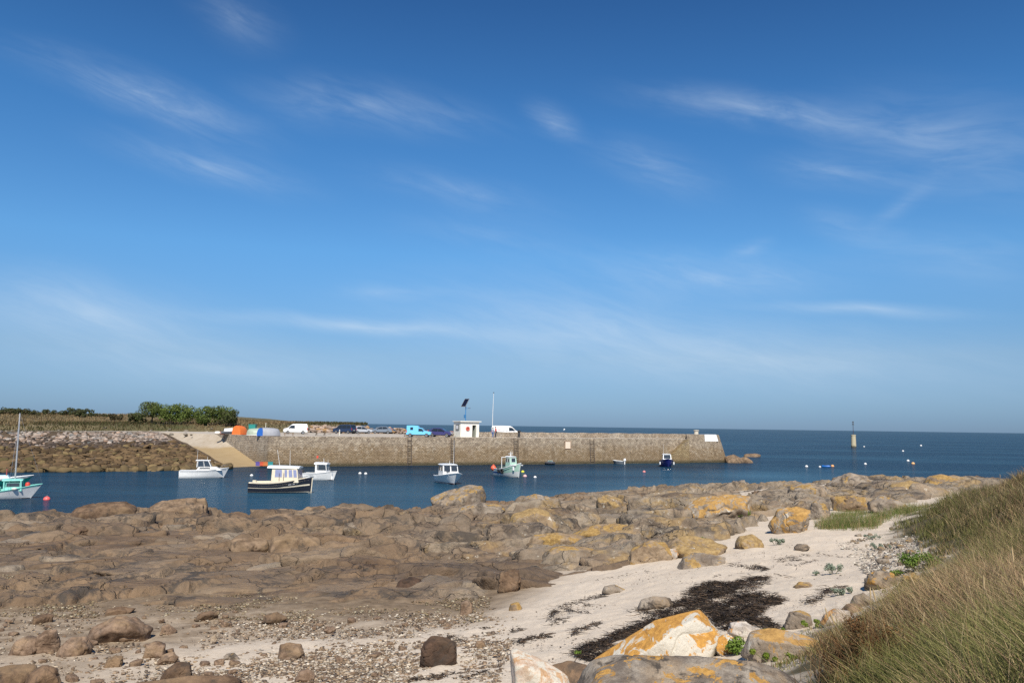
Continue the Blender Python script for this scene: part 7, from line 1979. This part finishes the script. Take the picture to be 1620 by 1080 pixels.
# --- small plants
def plant(px, py, w_px, h_px, label, cols, n=260, leaf=.022, seed=1, name='plant', cat='plant', group='plants at the edge of sand and rock', gz=None):
    p = hit(px, py) if gz is None else at(px, py, gz); k = Vector((p.x, p.y, p.z - CAM_H)).dot(_F) / FPX
    w, h = w_px * k, h_px * k
    e = empty(name, p); tag(e, label, cat, group); q = np.random.default_rng(seed)
    cs = [(q.uniform(-.5, .5) * w * .7, q.uniform(-.4, .4) * w * .6, h * q.uniform(.25, .7)) for _ in range(9)]
    leaf_cloud('leaves', cs, [h * q.uniform(.22, .38) for _ in cs], n, leaf, cols, LEAF, e, seed, .9, .2)
    mb = MB()
    for c in cs[:7]: mb.tube([(c[0] * .4, c[1] * .4, -.02), (c[0] * .8, c[1] * .8, c[2] * .6), c], .006, 5, .003)
    mb.build('stem', paint('plant_stem', (.10, .11, .04), .8), e)
    return e
FRESH = [(.13, .20, .03), (.17, .24, .045), (.09, .15, .025)]; GREYG = [(.22, .26, .19), (.28, .31, .24), (.16, .20, .14)]; MOSS = [(.13, .19, .02), (.19, .24, .03), (.10, .14, .02)]
plant(1172, 822, 26, 22, 'fresh green plant growing against the right end of the huge orange boulder', FRESH, 700, .05, 1)
plant(1113, 862, 20, 14, 'fresh green tuft on top of the low orange slab', FRESH, 500, .03, 2, gz=2.55)
plant(1228, 860, 30, 11, 'grey green sea plant on sand right of the ochre stone', GREYG, 420, .025, 3)
plant(1318, 906, 36, 15, 'grey green sea plant, larger one on sand near the grass bank', GREYG, 620, .020, 4)
plant(1290, 908, 14, 7, 'small grey green sprig left of the larger sea plant', GREYG, 160, .018, 5)
plant(1327, 940, 26, 12, 'grey green sea plant on sand below the curved seaweed strand', GREYG, 380, .018, 6)
plant(1347, 936, 14, 9, 'small grey green sprig right of the curved seaweed strand', GREYG, 180, .018, 7)
plant(1166, 1036, 36, 34, 'bright green plant between the small white rock and the mossy slab', FRESH, 900, .018, 8)
plant(1230, 1046, 100, 16, 'strip of bright green moss along the front of the orange and grey slab', MOSS, 1400, .014, 9, 'moss', 'moss')
plant(1290, 992, 60, 14, 'bright green moss over the flat rock at the grass edge', MOSS, 900, .014, 10, 'moss', 'moss')
plant(1226, 1002, 60, 10, 'thin green moss fringe behind the orange and grey slab', MOSS, 600, .014, 11, 'moss', 'moss')
plant(1455, 902, 60, 32, 'bright green leafy clump on the bank among orange flecked rocks', FRESH, 1500, .022, 12)
plant(1418, 912, 26, 12, 'small green clump left of the bright leafy one', FRESH, 380, .02, 13)
plant(1408, 806, 44, 16, 'low green shrub on the rocks behind the grassy nook', FRESH, 900, .05, 14)
plant(1362, 806, 30, 14, 'low green shrub in the shade of the flat topped block', FRESH, 600, .05, 15)
plant(1252, 796, 24, 5, 'pale green strip of plants on the rock above the sand', FRESH, 260, .04, 16)
plant(1396, 868, 40, 10, 'sparse grey green growth on the shingle below the grass bank', GREYG, 420, .02, 17)
plant(1380, 852, 30, 8, 'thin grey green growth on the upper sand', GREYG, 260, .025, 18)
plant(915, 1038, 12, 12, 'tiny green sprig at the left foot of the lichen boulder', FRESH, 160, .014, 19)
plant(1082, 1052, 14, 12, 'tiny green sprig at the front foot of the lichen boulder', GREYG, 160, .012, 20)

# --- grass bank
def grass_bank():
    q = np.random.default_rng(12)
    def field(n, d0, d1, h, w, seed, segs, pw=1.0):
        az = q.uniform(R(1), R(47), n); d = np.exp(q.uniform(math.log(d0), math.log(d1), n))
        x, y = np.sin(az) * d, np.cos(az) * d
        P = np.column_stack([x, y])
        gd = inside_dist(P, grass_poly) + .45 * fbm(P, 1.1, 3, 31) + .25 * fbm(P, 4, 2, 32)
        ok = (gd > 0) & (q.random(n) < sstep(gd, 0, .6) * .75 + .25) & (np.hypot(x, y) > 3.6)
        tuft = fbm(P, 2.6, 2, 33); ok &= tuft > q.uniform(-1.0, .5, n)
        x, y, gd = x[ok], y[ok], gd[ok]; P = P[ok]; n = len(x)
        z = ground(x, y) + sstep(gd, -.6, 1.6) * (0.12 + 0.12 * fbm(P, 0.8, 3, 8)) - .03
        straw = np.clip(.70 + .9 * fbm(P, .42, 3, 35) + .55 * fbm(P, 1.5, 2, 36), 0.05, 1)
        dd = np.hypot(x, y); straw = np.clip(straw - .12 * sstep(dd, 14, 22) - .22 * sstep(gd, 1.6, .2) - .3 * sstep(gd, 3.2, 1.2) * sstep(dd, 15, 20), 0, 1)
        r_ = q.random(n)
        g1 = np.array([.120, .122, .036]); g2 = np.array([.195, .182, .064]); s1 = np.array([.36, .265, .14]); s2 = np.array([.225, .14, .082])
        C = (1.10 - .28 * sstep(dd, 13, 24))[:, None] * np.where((r_ < straw * .85)[:, None], np.where((q.random(n) < .6)[:, None], s1, s2), np.where((q.random(n) < .5)[:, None], g1, g2)) * q.uniform(.5, 1.5, (n, 1))
        hh = h * (.5 + .75 * np.clip(.5 + .9 * fbm(P, .9, 3, 38), 0, 1)) * np.where(dd > 17, .55 + .45 * sstep(gd, 0, .9), .28 + .72 * sstep(gd, .1, 1.7))
        blades('bank_grass', np.column_stack([x, y, z]), hh, w * (.7 + dd / 14), {'lo': .15, 'hi': .95, 'wind': np.array([-.18, .05, 0])}, C, GRASSM, segs, seed)
    field(165000, 3.8, 12, .40, .0036, 51, 3)
    field(190000, 11, 24, .40, .0024, 52, 2)
    field(150000, 20, 44, .42, .0034, 53, 2)
    # long dry stems standing over the sward, and low green tufts in it
    for n, h, w, cols, lo, hi, sd, rule in ((3000, .60, .0022, [(.46, .36, .21), (.38, .28, .15), (.30, .19, .10)], .1, 1.2, 81, 'dry'), (9000, .30, .0046, [(.11, .15, .04), (.085, .12, .035), (.15, .17, .06)], .2, 1.1, 82, 'tuft'), (5000, .34, .004, [(.20, .11, .065), (.15, .085, .05), (.24, .15, .09)], .2, 1.0, 83, 'tuft')):
        az = q.uniform(R(1), R(46), n * 4); d = np.exp(q.uniform(math.log(4.2), math.log(26), n * 4)); x, y = np.sin(az) * d, np.cos(az) * d; P = np.column_stack([x, y])
        ok = inside_dist(P, grass_poly) > 1.0
        if rule == 'tuft': ok &= fbm(P, 1.3, 2, sd) > .35
        x, y, d = x[ok][:n], y[ok][:n], d[ok][:n]; m_ = len(x); z = ground(x, y) + .1
        C = np.array(cols)[q.integers(len(cols), size=m_)] * q.uniform(.7, 1.3, (m_, 1))
        blades('bank_grass', np.column_stack([x, y, z]), np.full(m_, h), w * (.7 + d / 14), {'lo': lo, 'hi': hi, 'wind': np.array([-.2, .05, 0])}, C, GRASSM, 3, sd)
    # grassy nook among the rocks
    nook = [(1288, 834), (1312, 815), (1352, 808), (1400, 806), (1440, 802), (1478, 800), (1450, 812), (1404, 822), (1384, 836), (1330, 840)]
    q2 = np.random.default_rng(3); P = np.array(nook, float); pos = []; 
    while len(pos) < 12000:
        a, b = q2.uniform(*((P[:, 0].min(), P[:, 0].max()))), q2.uniform(P[:, 1].min(), P[:, 1].max())
        if inside_dist(np.array([[a, b]]), nook)[0] > q2.uniform(-3, 4) and vnoise(np.array([[a / 14, b / 4, .5]]), 3)[0] > q2.uniform(-1, .3): pos.append((a, b))
    d = np.stack([ray(*ab) for ab in pos]); t = (CAM_H - 2.8) / -d[:, 2]
    for _ in range(8): t = .5 * t + .5 * (CAM_H - ground(d[:, 0] * t, d[:, 1] * t)) / -d[:, 2]
    pos = np.column_stack([d[:, 0] * t, d[:, 1] * t, CAM_H + d[:, 2] * t - .02]); n = len(pos)
    C = np.where((q2.random(n) < .36)[:, None], np.array([.32, .24, .12]), np.array([.125, .165, .04])) * q2.uniform(.65, 1.3, (n, 1))
    blades('nook_grass', pos, (.12 + .26 * np.clip(.5 + fbm(pos[:, :2], 1.3, 3, 4), 0, 1)) * q2.uniform(.5, 1.2, n), .006, {'lo': .1, 'hi': .6}, C, GRASSM, 2, 61)
    # tall straw stalks with seed heads
    pos = []
    for px, py in ((1344, 1078), (1362, 1082), (1384, 1070), (1416, 1078), (1442, 1090), (1560, 1060), (1500, 1030), (1448, 930), (1475, 935), (1580, 1000), (1600, 960), (1530, 985), (1620, 1020), (1660, 1050), (1552, 900), (1590, 860), (1610, 800), (1585, 790)):
        pos.append(hit(px, py))
    for i, p in enumerate(pos):
        h = q.uniform(.42, .66); lean = Vector((q.normal(-.05, .10), q.normal(0, .06), 0))
        e = empty('grass_stalk', (p.x, p.y, p.z)); tag(e, 'tall straw coloured grass stalk with a seed head rising from the bank', 'grass stalk', 'seed stalks on the grass bank')
        tip = lean + Vector((0, 0, h)); mb = MB(); mb.tube([(0, 0, 0), tuple(lean * .4 + Vector((0, 0, h * .55))), tuple(tip)], .0022, 5, .0014); mb.build('stem', paint('straw_stem', (.38, .28, .14), .8), e)
        mb = MB(); mb.lathe([(0, 0), (.006, .02), (.008, .06), (.005, .10), (0, .125)], (0, 0, 0), 7)
        s_ = mb.build('seed_head', paint('seed_head', (.44, .32, .17), .85), e); s_.location = tip - Vector((0, 0, .012)); s_.rotation_euler = (lean.y * -1.4, lean.x * 1.6, 0)
    # rusty withered clump and a dock
    def clump(px, py, w, h, label, cols, n, seed, name, cat):
        p = hit(px, py); e = empty(name, (p.x, p.y, p.z)); tag(e, label, cat); qq = np.random.default_rng(seed)
        b_ = np.column_stack([qq.normal(0, w * .28, n), qq.normal(0, w * .22, n), np.full(n, .02)])
        Cc = np.array(cols)[qq.integers(len(cols), size=n)] * qq.uniform(.6, 1.3, (n, 1))
        o = blades('stems', b_, np.full(n, h), .004, {'lo': .2, 'hi': 1.0}, Cc, GRASSM, 3, seed, None, e)
        cs = [(qq.normal(0, w * .25), qq.normal(0, w * .2), h * qq.uniform(.35, .85)) for _ in range(12)]
        leaf_cloud('leaves', cs, [h * .22] * 12, n * 2, .012, cols, LEAF, e, seed, .9, .15)
    clump(1385, 1072, .75, .48, 'rusty brown withered plant clump in the grass at the bottom right', [(.16, .075, .028), (.10, .05, .022), (.21, .11, .04), (.07, .06, .025)], 700, 71, 'withered_plant', 'plant')
    clump(1345, 1085, .5, .34, 'dull brown withered clump left of the rusty one at the bottom edge', [(.14, .085, .04), (.09, .065, .03), (.19, .13, .07)], 420, 72, 'withered_plant', 'plant')
    clump(1532, 955, .45, .30, 'red stemmed dock plant with dark green leaves on the bank', [(.14, .04, .025), (.05, .08, .02), (.06, .09, .025), (.11, .05, .03)], 240, 73, 'dock_plant', 'plant')
    clump(1420, 968, .32, .36, 'yellow flowering weed rising from the grass edge', [(.36, .32, .03), (.12, .14, .03), (.10, .12, .03)], 180, 74, 'yellow_weed', 'plant')
grass_bank()
